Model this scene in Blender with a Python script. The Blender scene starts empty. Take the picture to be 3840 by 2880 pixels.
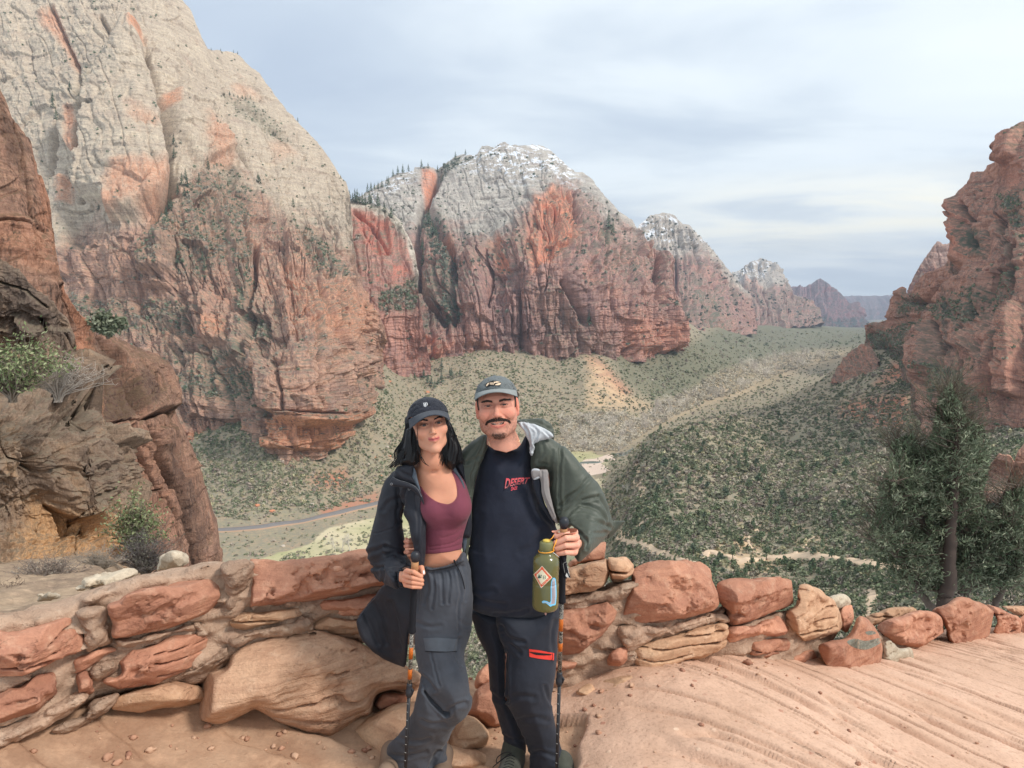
HAZE=7e-5; EXPO=0.6
import bpy, math, random
import numpy as np
from mathutils import Vector, Matrix
from mathutils.bvhtree import BVHTree
random.seed(7); RNG=np.random.default_rng(11)
C=bpy.context.scene.collection
F=760.0; PITCH=math.radians(5.6); CX,CY=512.0,384.0
cp,sp=math.cos(PITCH),math.sin(PITCH)
# ---------- camera geometry: a picture position plus a distance gives a world point ----------
def P(px,py,Y):
    px=np.asarray(px,float);py=np.asarray(py,float);Y=np.asarray(Y,float)
    a=(px-CX)/F; b=(CY-py)/F
    dy=cp+b*sp; dz=-sp+b*cp
    s=Y/dy
    return np.stack([a*s,Y+0*a,dz*s],-1)
def PV(px,py,Y): return Vector(P(px,py,Y).tolist())
def proj(X):
    x,y,z=X[...,0],X[...,1],X[...,2]
    d=y*cp-z*sp; u=y*sp+z*cp
    d=np.maximum(d,1e-3)
    return CX+F*x/d, CY-F*u/d
def mpx(Y): return Y/F
# ---------- tags ----------
def tag(o,label=None,cat=None,group=None,kind=None):
    if label:o['label']=label
    if cat:o['category']=cat
    if group:o['group']=group
    if kind:o['kind']=kind
    return o
def empty(name,loc,label=None,cat=None,group=None):
    o=bpy.data.objects.new(name,None);C.objects.link(o);o.location=loc
    o.empty_display_size=.1
    return tag(o,label,cat,group)
def link(name,me,mat=None,parent=None):
    o=bpy.data.objects.new(name,me);C.objects.link(o)
    if mat is not None and len(me.materials)==0: me.materials.append(mat)
    if parent is not None:
        o.parent=parent
        o.matrix_parent_inverse=Matrix.Translation(-Vector(parent.location))
    return o
def mesh_np(name,V,Fc,smooth=True,attrs=None,uv=None):
    """V (n,3); Fc (m,3|4) int array or list of such arrays"""
    me=bpy.data.meshes.new(name)
    V=np.ascontiguousarray(V,dtype=np.float32)
    if isinstance(Fc,np.ndarray): Fc=[Fc]
    Fc=[f for f in Fc if len(f)]
    li=np.concatenate([f.ravel() for f in Fc]).astype(np.int32)
    cnt=np.concatenate([np.full(len(f),f.shape[1],np.int32) for f in Fc])
    st=np.concatenate([[0],np.cumsum(cnt)[:-1]]).astype(np.int32)
    me.vertices.add(len(V)); me.vertices.foreach_set('co',V.ravel())
    me.loops.add(len(li)); me.loops.foreach_set('vertex_index',li)
    me.polygons.add(len(cnt)); me.polygons.foreach_set('loop_start',st)
    me.polygons.foreach_set('loop_total',cnt)
    if smooth: me.polygons.foreach_set('use_smooth',np.ones(len(cnt),bool))
    if attrs:
        for k,a in attrs.items():
            a=np.asarray(a,np.float32)
            if a.ndim==1:
                at=me.attributes.new(k,'FLOAT','POINT'); at.data.foreach_set('value',a)
            else:
                at=me.attributes.new(k,'FLOAT_COLOR','POINT')
                c=np.ones((len(a),4),np.float32);c[:,:3]=a[:,:3]; at.data.foreach_set('color',c.ravel())
    me.update(calc_edges=True); me.validate()
    return me
# ---------- noise ----------
def _h(ix,iy,iz,seed):
    h=(ix.astype(np.uint32)*np.uint32(374761393)+iy.astype(np.uint32)*np.uint32(668265263)+iz.astype(np.uint32)*np.uint32(2147483647)*np.uint32(3)+np.uint32(seed*974711+12345))
    h^=h>>np.uint32(13); h*=np.uint32(1274126177); h^=h>>np.uint32(16); h*=np.uint32(2246822519); h^=h>>np.uint32(15)
    return h.astype(np.float32)*np.float32(2/4294967295)-np.float32(1)
def vnoise(x,y,z,seed=0):
    x=np.asarray(x,np.float32);y=np.asarray(y,np.float32)+0*x;z=np.asarray(z,np.float32)+0*x
    fx,fy,fz=np.floor(x),np.floor(y),np.floor(z)
    ix,iy,iz=fx.astype(np.int64),fy.astype(np.int64),fz.astype(np.int64)
    x=x-fx;y=y-fy;z=z-fz
    u=x*x*x*(x*(x*6-15)+10);v=y*y*y*(y*(y*6-15)+10);w=z*z*z*(z*(z*6-15)+10)
    def g(a,b,c): return _h(ix+a,iy+b,iz+c,seed)
    a=g(0,0,0);a=a+(g(1,0,0)-a)*u; b=g(0,1,0);b=b+(g(1,1,0)-b)*u; a=a+(b-a)*v
    c=g(0,0,1);c=c+(g(1,0,1)-c)*u; d=g(0,1,1);d=d+(g(1,1,1)-d)*u; c=c+(d-c)*v
    return a+(c-a)*w
def fbm(x,y,z,oct=4,seed=0,lac=2.03,gain=.5):
    s=0;a=1;t=0
    for i in range(oct):
        s=s+a*vnoise(x,y,z,seed+i*17); t+=a; a*=gain; x=x*lac+3.1;y=y*lac+1.7;z=z*lac+5.3
    return s/t
def ridge(x,y,z,oct=3,seed=0):
    s=0;a=1;t=0
    for i in range(oct):
        s=s+a*(1-2*np.abs(vnoise(x,y,z,seed+i*13))); t+=a;a*=.5;x=x*2.1+1.3;y=y*2.1+4.1;z=z*2.1+2.2
    return s/t
def sstep(a,b,x):
    t=np.clip((x-a)/(b-a),0,1);return t*t*(3-2*t)
# ---------- thin-plate interpolation ----------
class TPS:
    def __init__(s,X,v,reg=1e-3):
        X=np.asarray(X,float);v=np.asarray(v,float);s.m=X.mean(0);s.s=X.std(0).max()+1e-9
        X=(X-s.m)/s.s;n=len(X)
        K=s.k(X,X)+reg*np.eye(n);A=np.zeros((n+3,n+3));A[:n,:n]=K;A[:n,n]=1;A[:n,n+1:]=X;A[n,:n]=1;A[n+1:,:n]=X.T
        s.w=np.linalg.solve(A,np.concatenate([v,np.zeros(3)]));s.X=X
    def k(s,a,b):
        r2=((a[:,None,:]-b[None,:,:])**2).sum(-1)
        return .5*r2*np.log(r2+1e-12)
    def __call__(s,x,y):
        x=np.asarray(x,float);sh=x.shape;Q=np.stack([x.ravel(),np.broadcast_to(y,sh).ravel()],-1);Q=(Q-s.m)/s.s
        out=np.empty(len(Q));n=len(s.X)
        for i in range(0,len(Q),40000):
            q=Q[i:i+40000];out[i:i+40000]=s.k(q,s.X)@s.w[:n]+s.w[n]+q@s.w[n+1:]
        return out.reshape(sh)
# ---------- polygons in the plane ----------
def smooth_poly(pts,closed=True,n=6):
    p=np.asarray(pts,float);N=len(p);out=[]
    rng=range(N) if closed else range(N-1)
    for i in rng:
        if closed: a,b,c,d=p[(i-1)%N],p[i],p[(i+1)%N],p[(i+2)%N]
        else: a,b,c,d=p[max(i-1,0)],p[i],p[i+1],p[min(i+2,N-1)]
        for k in range(n):
            t=k/n
            out.append(.5*((2*b)+(-a+c)*t+(2*a-5*b+4*c-d)*t*t+(-a+3*b-3*c+d)*t**3))
    if not closed: out.append(p[-1])
    return np.array(out)
def seg_dist(x,y,pts,closed=True):
    pts=np.asarray(pts,float);N=len(pts)
    x=np.asarray(x,np.float32);y=np.asarray(y,np.float32)
    d=np.full(x.shape,1e9,np.float32)
    for i in range(N if closed else N-1):
        a=pts[i];b=pts[(i+1)%N];e=b-a;L=e@e+1e-12
        wx=x-a[0];wy=y-a[1];t=np.clip((wx*e[0]+wy*e[1])/L,0,1)
        dx=wx-e[0]*t;dy=wy-e[1]*t
        np.minimum(d,dx*dx+dy*dy,out=d)
    return np.sqrt(d)
def inside(x,y,pts):
    pts=np.asarray(pts,float);N=len(pts);c=np.zeros(np.shape(x),bool)
    for i in range(N):
        a=pts[i];b=pts[(i+1)%N]
        if a[1]==b[1]: continue
        cond=((a[1]>y)!=(b[1]>y))&(x<(b[0]-a[0])*(y-a[1])/(b[1]-a[1])+a[0])
        c^=cond
    return c
def sd_poly(x,y,pts):   # positive inside
    return np.where(inside(x,y,pts),1,-1)*seg_dist(x,y,pts)
class PolyMap:
    """signed distance to a traced outline, rasterised once and looked up"""
    def __init__(s,pts,step=.5,pad=14,smooth=True):
        p=smooth_poly(pts) if smooth else np.asarray(pts,float)
        s.p=p;s.x0,s.y0=p.min(0)-pad;x1,y1=p.max(0)+pad;s.st=step
        nx=int((x1-s.x0)/step)+2;ny=int((y1-s.y0)/step)+2
        X,Y=np.meshgrid(s.x0+np.arange(nx)*step,s.y0+np.arange(ny)*step,indexing='ij')
        s.g=sd_poly(X,Y,p).astype(np.float32);s.nx,s.ny=nx,ny
    def __call__(s,x,y):
        fx=np.clip((x-s.x0)/s.st,0,s.nx-1.001);fy=np.clip((y-s.y0)/s.st,0,s.ny-1.001)
        i=fx.astype(np.int32);j=fy.astype(np.int32);u=fx-i;v=fy-j;g=s.g
        return (g[i,j]*(1-u)*(1-v)+g[i+1,j]*u*(1-v)+g[i,j+1]*(1-u)*v+g[i+1,j+1]*u*v)
# ---------- implicit modelling on a grid ----------
class Field:
    def __init__(s,lo,hi,h):
        s.lo=np.asarray(lo,float);s.h=float(h)
        s.n=np.maximum(((np.asarray(hi,float)-s.lo)/h).astype(int)+2,3)
        s.d=np.full(s.n,.2,np.float32)
        s.ax=[(s.lo[i]+np.arange(s.n[i])*h).astype(np.float32) for i in range(3)]
    def sub(s,lo,hi,pad):
        a=np.clip(((np.asarray(lo)-pad-s.lo)/s.h).astype(int),0,s.n-1)
        b=np.clip(((np.asarray(hi)+pad-s.lo)/s.h).astype(int)+2,1,s.n)
        if (b<=a).any(): return None,None
        sl=tuple(slice(a[i],b[i]) for i in range(3))
        X=np.meshgrid(*[s.ax[i][sl[i]] for i in range(3)],indexing='ij',sparse=True)
        return sl,X
    def comb(s,sl,v,k,mode):
        d=s.d[sl]
        if mode=='add':
            if k>0:
                h=np.maximum(k-np.abs(d-v),0)/k; s.d[sl]=np.minimum(d,v)-h*h*k*.25
            else: s.d[sl]=np.minimum(d,v)
        elif mode=='sub':
            v=-v
            if k>0:
                h=np.maximum(k-np.abs(d-v),0)/k; s.d[sl]=np.maximum(d,v)+h*h*k*.25
            else: s.d[sl]=np.maximum(d,v)
        elif mode=='int': s.d[sl]=np.maximum(d,v)
    def cone(s,a,b,ra,rb,k=.0,mode='add'):
        a=np.asarray(a,float);b=np.asarray(b,float);r=max(ra,rb)
        sl,X=s.sub(np.minimum(a,b),np.maximum(a,b),r+k+3*s.h)
        if sl is None: return
        e=b-a;L=e@e+1e-12;w=[X[i]-a[i] for i in range(3)]
        t=np.clip((w[0]*e[0]+w[1]*e[1]+w[2]*e[2])/L,0,1)
        q=np.sqrt((w[0]-e[0]*t)**2+(w[1]-e[1]*t)**2+(w[2]-e[2]*t)**2)-(ra+(rb-ra)*t)
        s.comb(sl,q.astype(np.float32),k,mode)
    def ell(s,c,r,rot=None,k=.0,mode='add'):
        c=np.asarray(c,float);r=np.asarray(r,float);m=r.max()
        sl,X=s.sub(c,c,m+k+3*s.h)
        if sl is None: return
        w=[X[i]-c[i] for i in range(3)]
        if rot is not None:
            R=np.asarray(rot)  # columns are the local axes
            w=[w[0]*R[0,j]+w[1]*R[1,j]+w[2]*R[2,j] for j in range(3)]
        k0=np.sqrt((w[0]/r[0])**2+(w[1]/r[1])**2+(w[2]/r[2])**2)
        k1=np.sqrt((w[0]/r[0]**2)**2+(w[1]/r[1]**2)**2+(w[2]/r[2]**2)**2)+1e-6
        q=k0*(k0-1)/k1
        s.comb(sl,q.astype(np.float32),k,mode)
    def infl(s,pm,y0,T,R,k=.0,mode='add',pad=.02):
        """a traced outline given roundness: pm PolyMap, y0 mid distance (number or f(px,py)), half thickness T, edge roundness R (metres)"""
        p=pm.p;yy=y0(p[:,0],p[:,1]) if callable(y0) else np.full(len(p),float(y0))
        q=P(p[:,0],p[:,1],yy);TT=float(np.max(T)) if not callable(T) else float(T(p[:,0],p[:,1]).max())
        lo=q.min(0)-pad;hi=q.max(0)+pad;lo[1]=yy.min()-TT-pad;hi[1]=yy.max()+TT+pad
        lo[[0,2]]-=.06*TT+.01;hi[[0,2]]+=.06*TT+.01
        sl,X=s.sub(lo,hi,k)
        if sl is None: return
        x=X[0]+0*X[1]+0*X[2];y=X[1]+0*x;z=X[2]+0*x
        px,py=proj(np.stack([x,y,z],-1))
        m=y/F
        d=pm(px,py)*m
        Y0=y0(px,py) if callable(y0) else y0
        Tv=T(px,py) if callable(T) else T
        a=np.maximum(R-d,0); b=(y-Y0)*(R/Tv)
        v=(np.sqrt(a*a+b*b)-R)*np.minimum(1,Tv/R)
        s.comb(sl,v.astype(np.float32),k,mode)
    def fn(s,f,mode='none'):
        X=np.meshgrid(*s.ax,indexing='ij',sparse=True)
        s.d=f(s.d,X).astype(np.float32)
    def mesh(s): return nets(s.d,s.lo,s.h)
def nets(d,lo,h):
    """naive surface nets, vectorised"""
    s=d<0
    n=d.shape;c=[slice(0,-1),slice(1,None)]
    cnt=np.zeros([k-1 for k in n],np.int8)
    for i in (0,1):
        for j in (0,1):
            for k in (0,1): cnt+=s[c[i],c[j],c[k]]
    act=(cnt>0)&(cnt<8)
    ci=np.argwhere(act)
    idx=np.full(act.shape,-1,np.int32);idx[act]=np.arange(len(ci),dtype=np.int32)
    acc=np.zeros((len(ci),3),np.float32);w=np.zeros(len(ci),np.float32)
    off=np.array([[a,b,e] for a in (0,1) for b in (0,1) for e in (0,1)])
    vals={tuple(o):d[ci[:,0]+o[0],ci[:,1]+o[1],ci[:,2]+o[2]] for o in off}
    for o in off:
        for ax in range(3):
            if o[ax]==0:
                o2=o.copy();o2[ax]=1
                va=vals[tuple(o)];vb=vals[tuple(o2)]
                m=(va<0)!=(vb<0)
                t=np.where(m,va/(va-vb+np.where(m,0,1)),0)
                p=np.broadcast_to(o.astype(np.float32),(len(ci),3)).copy();p[:,ax]=t
                acc[m]+=p[m];w+=m
    V=(ci+acc/np.maximum(w,1)[:,None])*h+np.asarray(lo)
    quads=[]
    for ax in range(3):
        a1,a2=(ax+1)%3,(ax+2)%3
        sa=[slice(1,-1)]*3;sb=[slice(1,-1)]*3
        sa[ax]=slice(0,-1);sb[ax]=slice(1,None)
        A=s[tuple(sa)];B=s[tuple(sb)];m=A!=B
        e=np.argwhere(m)
        if len(e)==0: continue
        base=e.copy();base[:,a1]+=1;base[:,a2]+=1   # edge start grid index
        def cell(d1,d2):
            q=base.copy();q[:,a1]-=d1;q[:,a2]-=d2
            return idx[q[:,0],q[:,1],q[:,2]]
        q=np.stack([cell(1,1),cell(0,1),cell(0,0),cell(1,0)],-1)
        fl=A[m]
        q[~fl]=q[~fl][:,::-1]
        quads.append(q)
    Q=np.concatenate(quads);Q=Q[(Q>=0).all(1)]
    return V.astype(np.float32),Q
def vnormals(V,Q):
    n=np.zeros_like(V,dtype=np.float64)
    f=np.cross(V[Q[:,2]]-V[Q[:,0]],V[Q[:,-1]]-V[Q[:,1]])
    for i in range(Q.shape[1]): 
        for a in range(3): n[:,a]+=np.bincount(Q[:,i],f[:,a],len(V))
    return (n/(np.linalg.norm(n,axis=1,keepdims=True)+1e-12)).astype(np.float32)
def relax(V,Q,it=1,lam=.5):
    e=np.concatenate([Q[:,[i,(i+1)%Q.shape[1]]] for i in range(Q.shape[1])])
    deg=np.bincount(e.ravel(),minlength=len(V))+1e-9
    for _ in range(it):
        s=np.stack([np.bincount(e[:,0],V[e[:,1],a],len(V))+np.bincount(e[:,1],V[e[:,0],a],len(V)) for a in range(3)],-1)
        V=V+(s/deg[:,None]-V)*lam
    return V.astype(np.float32)
def tube(pts,rads,n=8,cap=True):
    """swept tube; returns V,Q"""
    pts=np.asarray(pts,float);m=len(pts);rads=np.broadcast_to(np.asarray(rads,float),(m,))
    T=np.gradient(pts,axis=0);T/=np.linalg.norm(T,axis=1,keepdims=True)+1e-12
    u=np.cross(T[0],[.13,.27,.95]);u/=np.linalg.norm(u)+1e-12
    V=[];an=np.linspace(0,2*np.pi,n,endpoint=False)
    for i in range(m):
        u=u-T[i]*(u@T[i]);u/=np.linalg.norm(u)+1e-12;w=np.cross(T[i],u)
        V.append(pts[i]+rads[i]*(np.cos(an)[:,None]*u+np.sin(an)[:,None]*w))
    V=np.concatenate(V);Q=[]
    for i in range(m-1):
        for j in range(n): Q.append((i*n+j,i*n+(j+1)%n,(i+1)*n+(j+1)%n,(i+1)*n+j))
    if cap:
        V=np.concatenate([V,[pts[0]],[pts[-1]]]);a=len(V)-2
        for j in range(n):
            Q.append((a,(j+1)%n,j,j));Q.append((a+1,(m-1)*n+j,(m-1)*n+(j+1)%n,(m-1)*n+(j+1)%n))
    Q=np.array(Q)
    return V,Q
class MB:
    """collects V,Q pieces into one mesh"""
    def __init__(s): s.V=[];s.Q=[];s.A=[];s.n=0
    def add(s,V,Q,col=None):
        V=np.asarray(V,float);Q=np.asarray(Q)
        if Q.shape[1]==3: Q=np.concatenate([Q,Q[:,2:3]],1)
        s.V.append(V);s.Q.append(Q+s.n);s.n+=len(V)
        s.A.append(np.broadcast_to(np.asarray(col if col is not None else (1,1,1),float),(len(V),3)))
        return s
    def me(s,name,smooth=True,col=False):
        V=np.concatenate(s.V);Q=np.concatenate(s.Q)
        tri=Q[:,2]==Q[:,3]
        return mesh_np(name,V,[Q[~tri],Q[tri][:,:3]],smooth,{'Col':np.concatenate(s.A)} if col else None)
    def obj(s,name,mat,parent=None,smooth=True,col=False): return link(name,s.me(name,smooth,col),mat,parent)
def catmull(pts,n=6): return smooth_poly(pts,False,n)
# ---------- materials ----------
def newmat(name):
    m=bpy.data.materials.new(name);m.use_nodes=True;nt=m.node_tree
    for n in list(nt.nodes): nt.nodes.remove(n)
    out=nt.nodes.new('ShaderNodeOutputMaterial');b=nt.nodes.new('ShaderNodeBsdfPrincipled')
    nt.links.new(b.outputs[0],out.inputs[0]);b.inputs['Roughness'].default_value=.85
    b.inputs['Specular IOR Level'].default_value=.25
    return m,nt,b
class NT:
    def __init__(s,nt): s.nt=nt
    def n(s,t,**kw):
        x=s.nt.nodes.new(t)
        for k,v in kw.items(): setattr(x,k,v)
        return x
    def l(s,a,b): s.nt.links.new(a,b)
    def pos(s): return s.n('ShaderNodeNewGeometry').outputs['Position']
    def obj(s): return s.n('ShaderNodeTexCoord').outputs['Object']
    def mapping(s,v,scale=(1,1,1),rot=(0,0,0),loc=(0,0,0)):
        m=s.n('ShaderNodeMapping');m.inputs['Scale'].default_value=scale;m.inputs['Rotation'].default_value=rot;m.inputs['Location'].default_value=loc
        s.l(v,m.inputs['Vector']);return m.outputs[0]
    def noise(s,v,scale=1,detail=4,rough=.5,dist=0,lac=2):
        m=s.n('ShaderNodeTexNoise');m.inputs['Scale'].default_value=scale;m.inputs['Detail'].default_value=detail
        m.inputs['Roughness'].default_value=rough;m.inputs['Distortion'].default_value=dist;m.inputs['Lacunarity'].default_value=lac
        s.l(v,m.inputs['Vector']);return m.outputs['Fac']
    def vor(s,v,scale=1,feature='F1',out='Distance',rnd=1):
        m=s.n('ShaderNodeTexVoronoi');m.feature=feature;m.inputs['Scale'].default_value=scale;m.inputs['Randomness'].default_value=rnd
        s.l(v,m.inputs['Vector']);return m.outputs[out]
    def ramp(s,f,stops,interp='LINEAR'):
        r=s.n('ShaderNodeValToRGB');r.color_ramp.interpolation=interp;e=r.color_ramp.elements
        while len(e)<len(stops): e.new(.5)
        for i,(p,c) in enumerate(stops):
            e[i].position=p;e[i].color=(c,c,c,1) if isinstance(c,(int,float)) else (*c,1)
        s.l(f,r.inputs[0]);return r.outputs[0]
    def mix(s,f,a,b,mode='MIX'):
        m=s.n('ShaderNodeMix');m.data_type='RGBA';m.blend_type=mode
        for i,x in ((0,f),(6,a),(7,b)):
            if isinstance(x,bpy.types.NodeSocket): s.l(x,m.inputs[i])
            elif i==0: m.inputs[0].default_value=x
            else: m.inputs[i].default_value=(*x,1) if not isinstance(x,(int,float)) else (x,x,x,1)
        return m.outputs[2]
    def math(s,op,a,b=0.0,c=None,clamp=False):
        m=s.n('ShaderNodeMath');m.operation=op;m.use_clamp=clamp
        for i,x in enumerate((a,b,c)):
            if x is None: continue
            if isinstance(x,bpy.types.NodeSocket): s.l(x,m.inputs[i])
            else: m.inputs[i].default_value=x
        return m.outputs[0]
    def attr(s,name,out='Fac'):
        a=s.n('ShaderNodeAttribute');a.attribute_name=name;return a.outputs[out]
    def sep(s,v):
        x=s.n('ShaderNodeSeparateXYZ');s.l(v,x.inputs[0]);return x.outputs
    def bump(s,h,b,strength=.5,dist=.01,normal=None):
        m=s.n('ShaderNodeBump');m.inputs['Strength'].default_value=strength;m.inputs['Distance'].default_value=dist
        s.l(h,m.inputs['Height'])
        if normal is not None: s.l(normal,m.inputs['Normal'])
        if b is not None: s.l(m.outputs[0],b.inputs['Normal'])
        return m.outputs[0]
def simple(name,col,rough=.8,spec=.25,metal=0,var=.0,vscale=20,bump=0,bscale=60,sheen=0,coat=0,stretch=(1,1,1)):
    m,nt,b=newmat(name);t=NT(nt);b.inputs['Roughness'].default_value=rough;b.inputs['Specular IOR Level'].default_value=spec
    b.inputs['Metallic'].default_value=metal
    if sheen: b.inputs['Sheen Weight'].default_value=sheen
    if coat: b.inputs['Coat Weight'].default_value=coat
    p=t.pos()
    if stretch!=(1,1,1): p=t.mapping(p,stretch)
    if var>0:
        f=t.noise(p,vscale,4,.6);c=t.mix(f,tuple(x*(1-var) for x in col),tuple(min(1,x*(1+var)) for x in col));t.l(c,b.inputs['Base Color'])
    else: b.inputs['Base Color'].default_value=(*col,1)
    if bump: t.bump(t.noise(p,bscale,4,.6),b,1.0,bump)
    return m
def attrmat(name,rough=.8,spec=.25,var=.15,vscale=30,bump=0,bscale=80,sss=0):
    """colour from the vertex colour of the thing itself"""
    m,nt,b=newmat(name);t=NT(nt);b.inputs['Roughness'].default_value=rough;b.inputs['Specular IOR Level'].default_value=spec
    p=t.pos();f=t.noise(p,vscale,4,.6)
    k=t.math('MULTIPLY_ADD',f,2*var,1-var)
    c=t.mix(1.0,t.attr('Col','Color'),k,'MULTIPLY');t.l(c,b.inputs['Base Color'])
    if bump: t.bump(t.noise(p,bscale,4,.6),b,1.0,bump)
    if sss:
        b.inputs['Subsurface Weight'].default_value=sss;b.inputs['Subsurface Radius'].default_value=(.012,.004,.002);b.inputs['Subsurface Scale'].default_value=1
    return m
def srgb(r,g,b):
    f=lambda c:((c/255+.055)/1.055)**2.4 if c>10 else c/255/12.92
    return (f(r),f(g),f(b))
# transforms from the enlarged views I measured on to picture positions
def TR(k,x0,y0): return lambda *pts:[(x0+k*a,y0+k*b) for a,b in pts]
tA=TR(.14785,346.67,368);tC=TR(.1334,346.67,546.67);tD=TR(.19289,0,520);tE=TR(.22182,533.33,520);tB=TR(.072333,384,373.33)
tM0=TR(.16878,0,0);tM1=TR(.19284,0,240);tM2=TR(.16878,320,120);tM3=TR(.1768,640,106.67);tM4=TR(.19771,586.67,346.67);tM5=TR(.13667,186.67,346.67)
tS=TR(.46293,0,0);tL=TR(.30534,0,80);tJ=TR(.15266,853.33,373.33)
tW=TR(.030540,400,386.67);tN=TR(.044990,469.33,373.33);tH=TR(.056248,352,520)
def itp(pts): 
    p=sorted(pts);xs=[a for a,b in p];ys=[b for a,b in p];return lambda x:np.interp(x,xs,ys)
def gridQ(a,b,flip=False):
    i,j=np.meshgrid(np.arange(a-1),np.arange(b-1),indexing='ij');i=i.ravel();j=j.ravel()
    q=np.stack([i*b+j,(i+1)*b+j,(i+1)*b+j+1,i*b+j+1],-1)
    return q[:,::-1] if flip else q
# =================== ground of the canyon ===================
def wp(px,py,Y): q=P(px,py,Y); return (q[0],q[1],q[2])
GC=[ # px,py,Y
(230,575,430),(320,560,456),(220,531,519),(290,520,545),(375,503,592),(185,440,625),(120,440,640),(60,440,650),(290,455,590),(262,452,585),(345,405,700),(382,366,850),
(250,490,556),(340,480,600),(420,430,790),(400,378,1010),(470,352,1150),(560,368,1120),(625,356,1250),(690,352,1350),(600,375,1080),(645,412,1060),
(740,336,2400),(760,339,2900),(790,331,3300),(800,345,2600),(850,331,4200),(820,328,3800),(870,327,6500),(895,323,9500),(843,323,9500),
(600,465,735),(560,440,877),(700,408,1180),(665,385,1200),(760,368,2050),(800,352,2750),(720,345,2000),
(646,441,560),(682,426,620),(715,416,680),(759,410,720),(794,400,760),(834,377,850),(866,345,950),
(634,453,515),(627,515,390),(632,560,300),(640,600,240),(600,520,540),(600,570,400),(560,600,330),
(700,480,400),(700,560,250),(700,610,185),(780,440,560),(780,520,330),(780,600,195),
(850,400,640),(850,480,350),(850,560,220),(880,605,165),(910,435,480),(985,428,430),(1060,425,400),(1000,480,300),(1000,560,150),(960,520,220),
(500,640,215),(800,650,140),(230,600,350),(100,600,330),(-80,600,300),(-80,440,640),(1120,560,140),(1120,430,380),
]
GX=[];GV=[]
for a,b,c in GC:
    x,y,z=wp(a,b,c);GX.append((x/y*F/150,math.log(y)*1.6));GV.append(z)
def hid(u,Y,z): GX.append(((u-CX)/150,math.log(Y)*1.6));GV.append(z)
for u,Y,z in [(720,1050,-148),(700,900,-150),(780,1350,-148),(850,1500,-120),(880,1500,-60),(650,780,-150),(300,60,-62),(500,60,-62),(800,60,-60),(1050,60,-58),(300,40,-52),(700,40,-52),(1050,40,-50),(100,60,-62),(500,120,-80),(200,150,-100),(1000,900,-30),(1000,2500,0),(500,3000,100),(500,9000,100),(100,1500,-40),(100,3000,0),(1000,9000,50),(760,8000,-80)]:
    hid(u,Y,z)
_g=TPS(GX,GV,2e-3)
GU=np.arange(-140,1180,1.6);GL=np.linspace(math.log(36),math.log(13500),760)
_U,_L=np.meshgrid(GU,GL,indexing='ij')
_Z=_g((_U-CX)/150,_L*1.6)
_Y=np.exp(_L);_X=(_U-CX)/F*_Y
fl=-150
k=9.0;_Z=fl+k*np.logaddexp(0,(_Z-fl)/k)-k*.3
slope=sstep(4,25,_Z-fl)
_Z=_Z+slope*(7*fbm(_X/90,_Y/90,0*_X,4,5)+3.0*ridge(_X/40,_Y/55,0*_X,3,9)*sstep(60,200,_Y)+1.1*fbm(_X/9,_Y/9,0*_X,3,21)*sstep(60,200,_Y))+.5*fbm(_X/25,_Y/25,0*_X,3,8)
GZ=_Z.astype(np.float32)
def gz(X,Y):
    u=(X/Y*F+CX-GU[0])/1.6;l=(np.log(Y)-GL[0])/(GL[1]-GL[0])
    u=np.clip(u,0,len(GU)-1.001);l=np.clip(l,0,len(GL)-1.001);i=u.astype(int);j=l.astype(int);a=u-i;b=l-j
    return GZ[i,j]*(1-a)*(1-b)+GZ[i+1,j]*a*(1-b)+GZ[i,j+1]*(1-a)*b+GZ[i+1,j+1]*a*b
def hit(px,py,ymin=60):
    px=np.atleast_1d(np.asarray(px,float));py=np.atleast_1d(np.asarray(py,float));out=np.full(len(px),np.nan)
    Ys=np.exp(np.linspace(math.log(ymin),math.log(13000),620))
    for i in range(0,len(px),3000):
        q=P(px[i:i+3000,None],py[i:i+3000,None],Ys[None,:]);d=q[...,2]-gz(q[...,0],q[...,1])
        m=d<0;k=m.argmax(1);ok=m.any(1)&(k>0);r=np.arange(len(k));d1=d[r,k];d0=d[r,np.maximum(k-1,0)]
        t=d0/(d0-d1+1e-9);y=Ys[np.maximum(k-1,0)]+(Ys[k]-Ys[np.maximum(k-1,0)])*t
        out[i:i+3000]=np.where(ok,y,np.nan)
    Y=out;q=P(px,py,np.nan_to_num(Y,nan=1));q[:,2]=np.where(np.isnan(Y),np.nan,gz(q[:,0],q[:,1]));return q,Y
_V=np.stack([_X,_Y,_Z],-1)
gpx,gpy=proj(_V)
mead=sstep(6,1.5,_Z-fl)*sstep(1150,800,_Y)*np.clip(sstep(-6,6,sd_poly(gpx,gpy,np.array([(225,572),(262,558),(310,543),(330,527),(380,516),(470,480),(556,450),(622,452),(634,470),(624,520),(610,600),(300,615),(230,600)]))),0,1)*sstep(-.35,.1,fbm(_X/60,_Y/60,0*_X,3,77)+.5*sstep(300,470,np.abs(_Y))*sstep(620,480,_Y))
def soft(poly,px,py,w): return sstep(-w,w,sd_poly(px,py,np.array(poly)))
red=np.zeros_like(_Z)
for pl,w in [(tM5((980,1200),(1150,1130),(1400,1060),(1400,1150),(1000,1235)),5),(tM5((900,960),(1150,900),(1200,1040),(950,1030)),8),
    (tM4((1290,300),(1360,270),(1620,240),(1640,420),(1500,420),(1400,380),(1280,350)),7),(tM4((0,60),(60,60),(220,230),(170,250),(60,160)),6),(tM4((1550,80),(1650,80),(1620,170),(1450,200)),6)]:
    m=(gpx>min(a for a,b in pl)-20)&(gpx<max(a for a,b in pl)+20)
    red[m]=np.maximum(red[m],soft(pl,gpx[m],gpy[m],w))
tan_=np.zeros_like(_Z)
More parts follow.
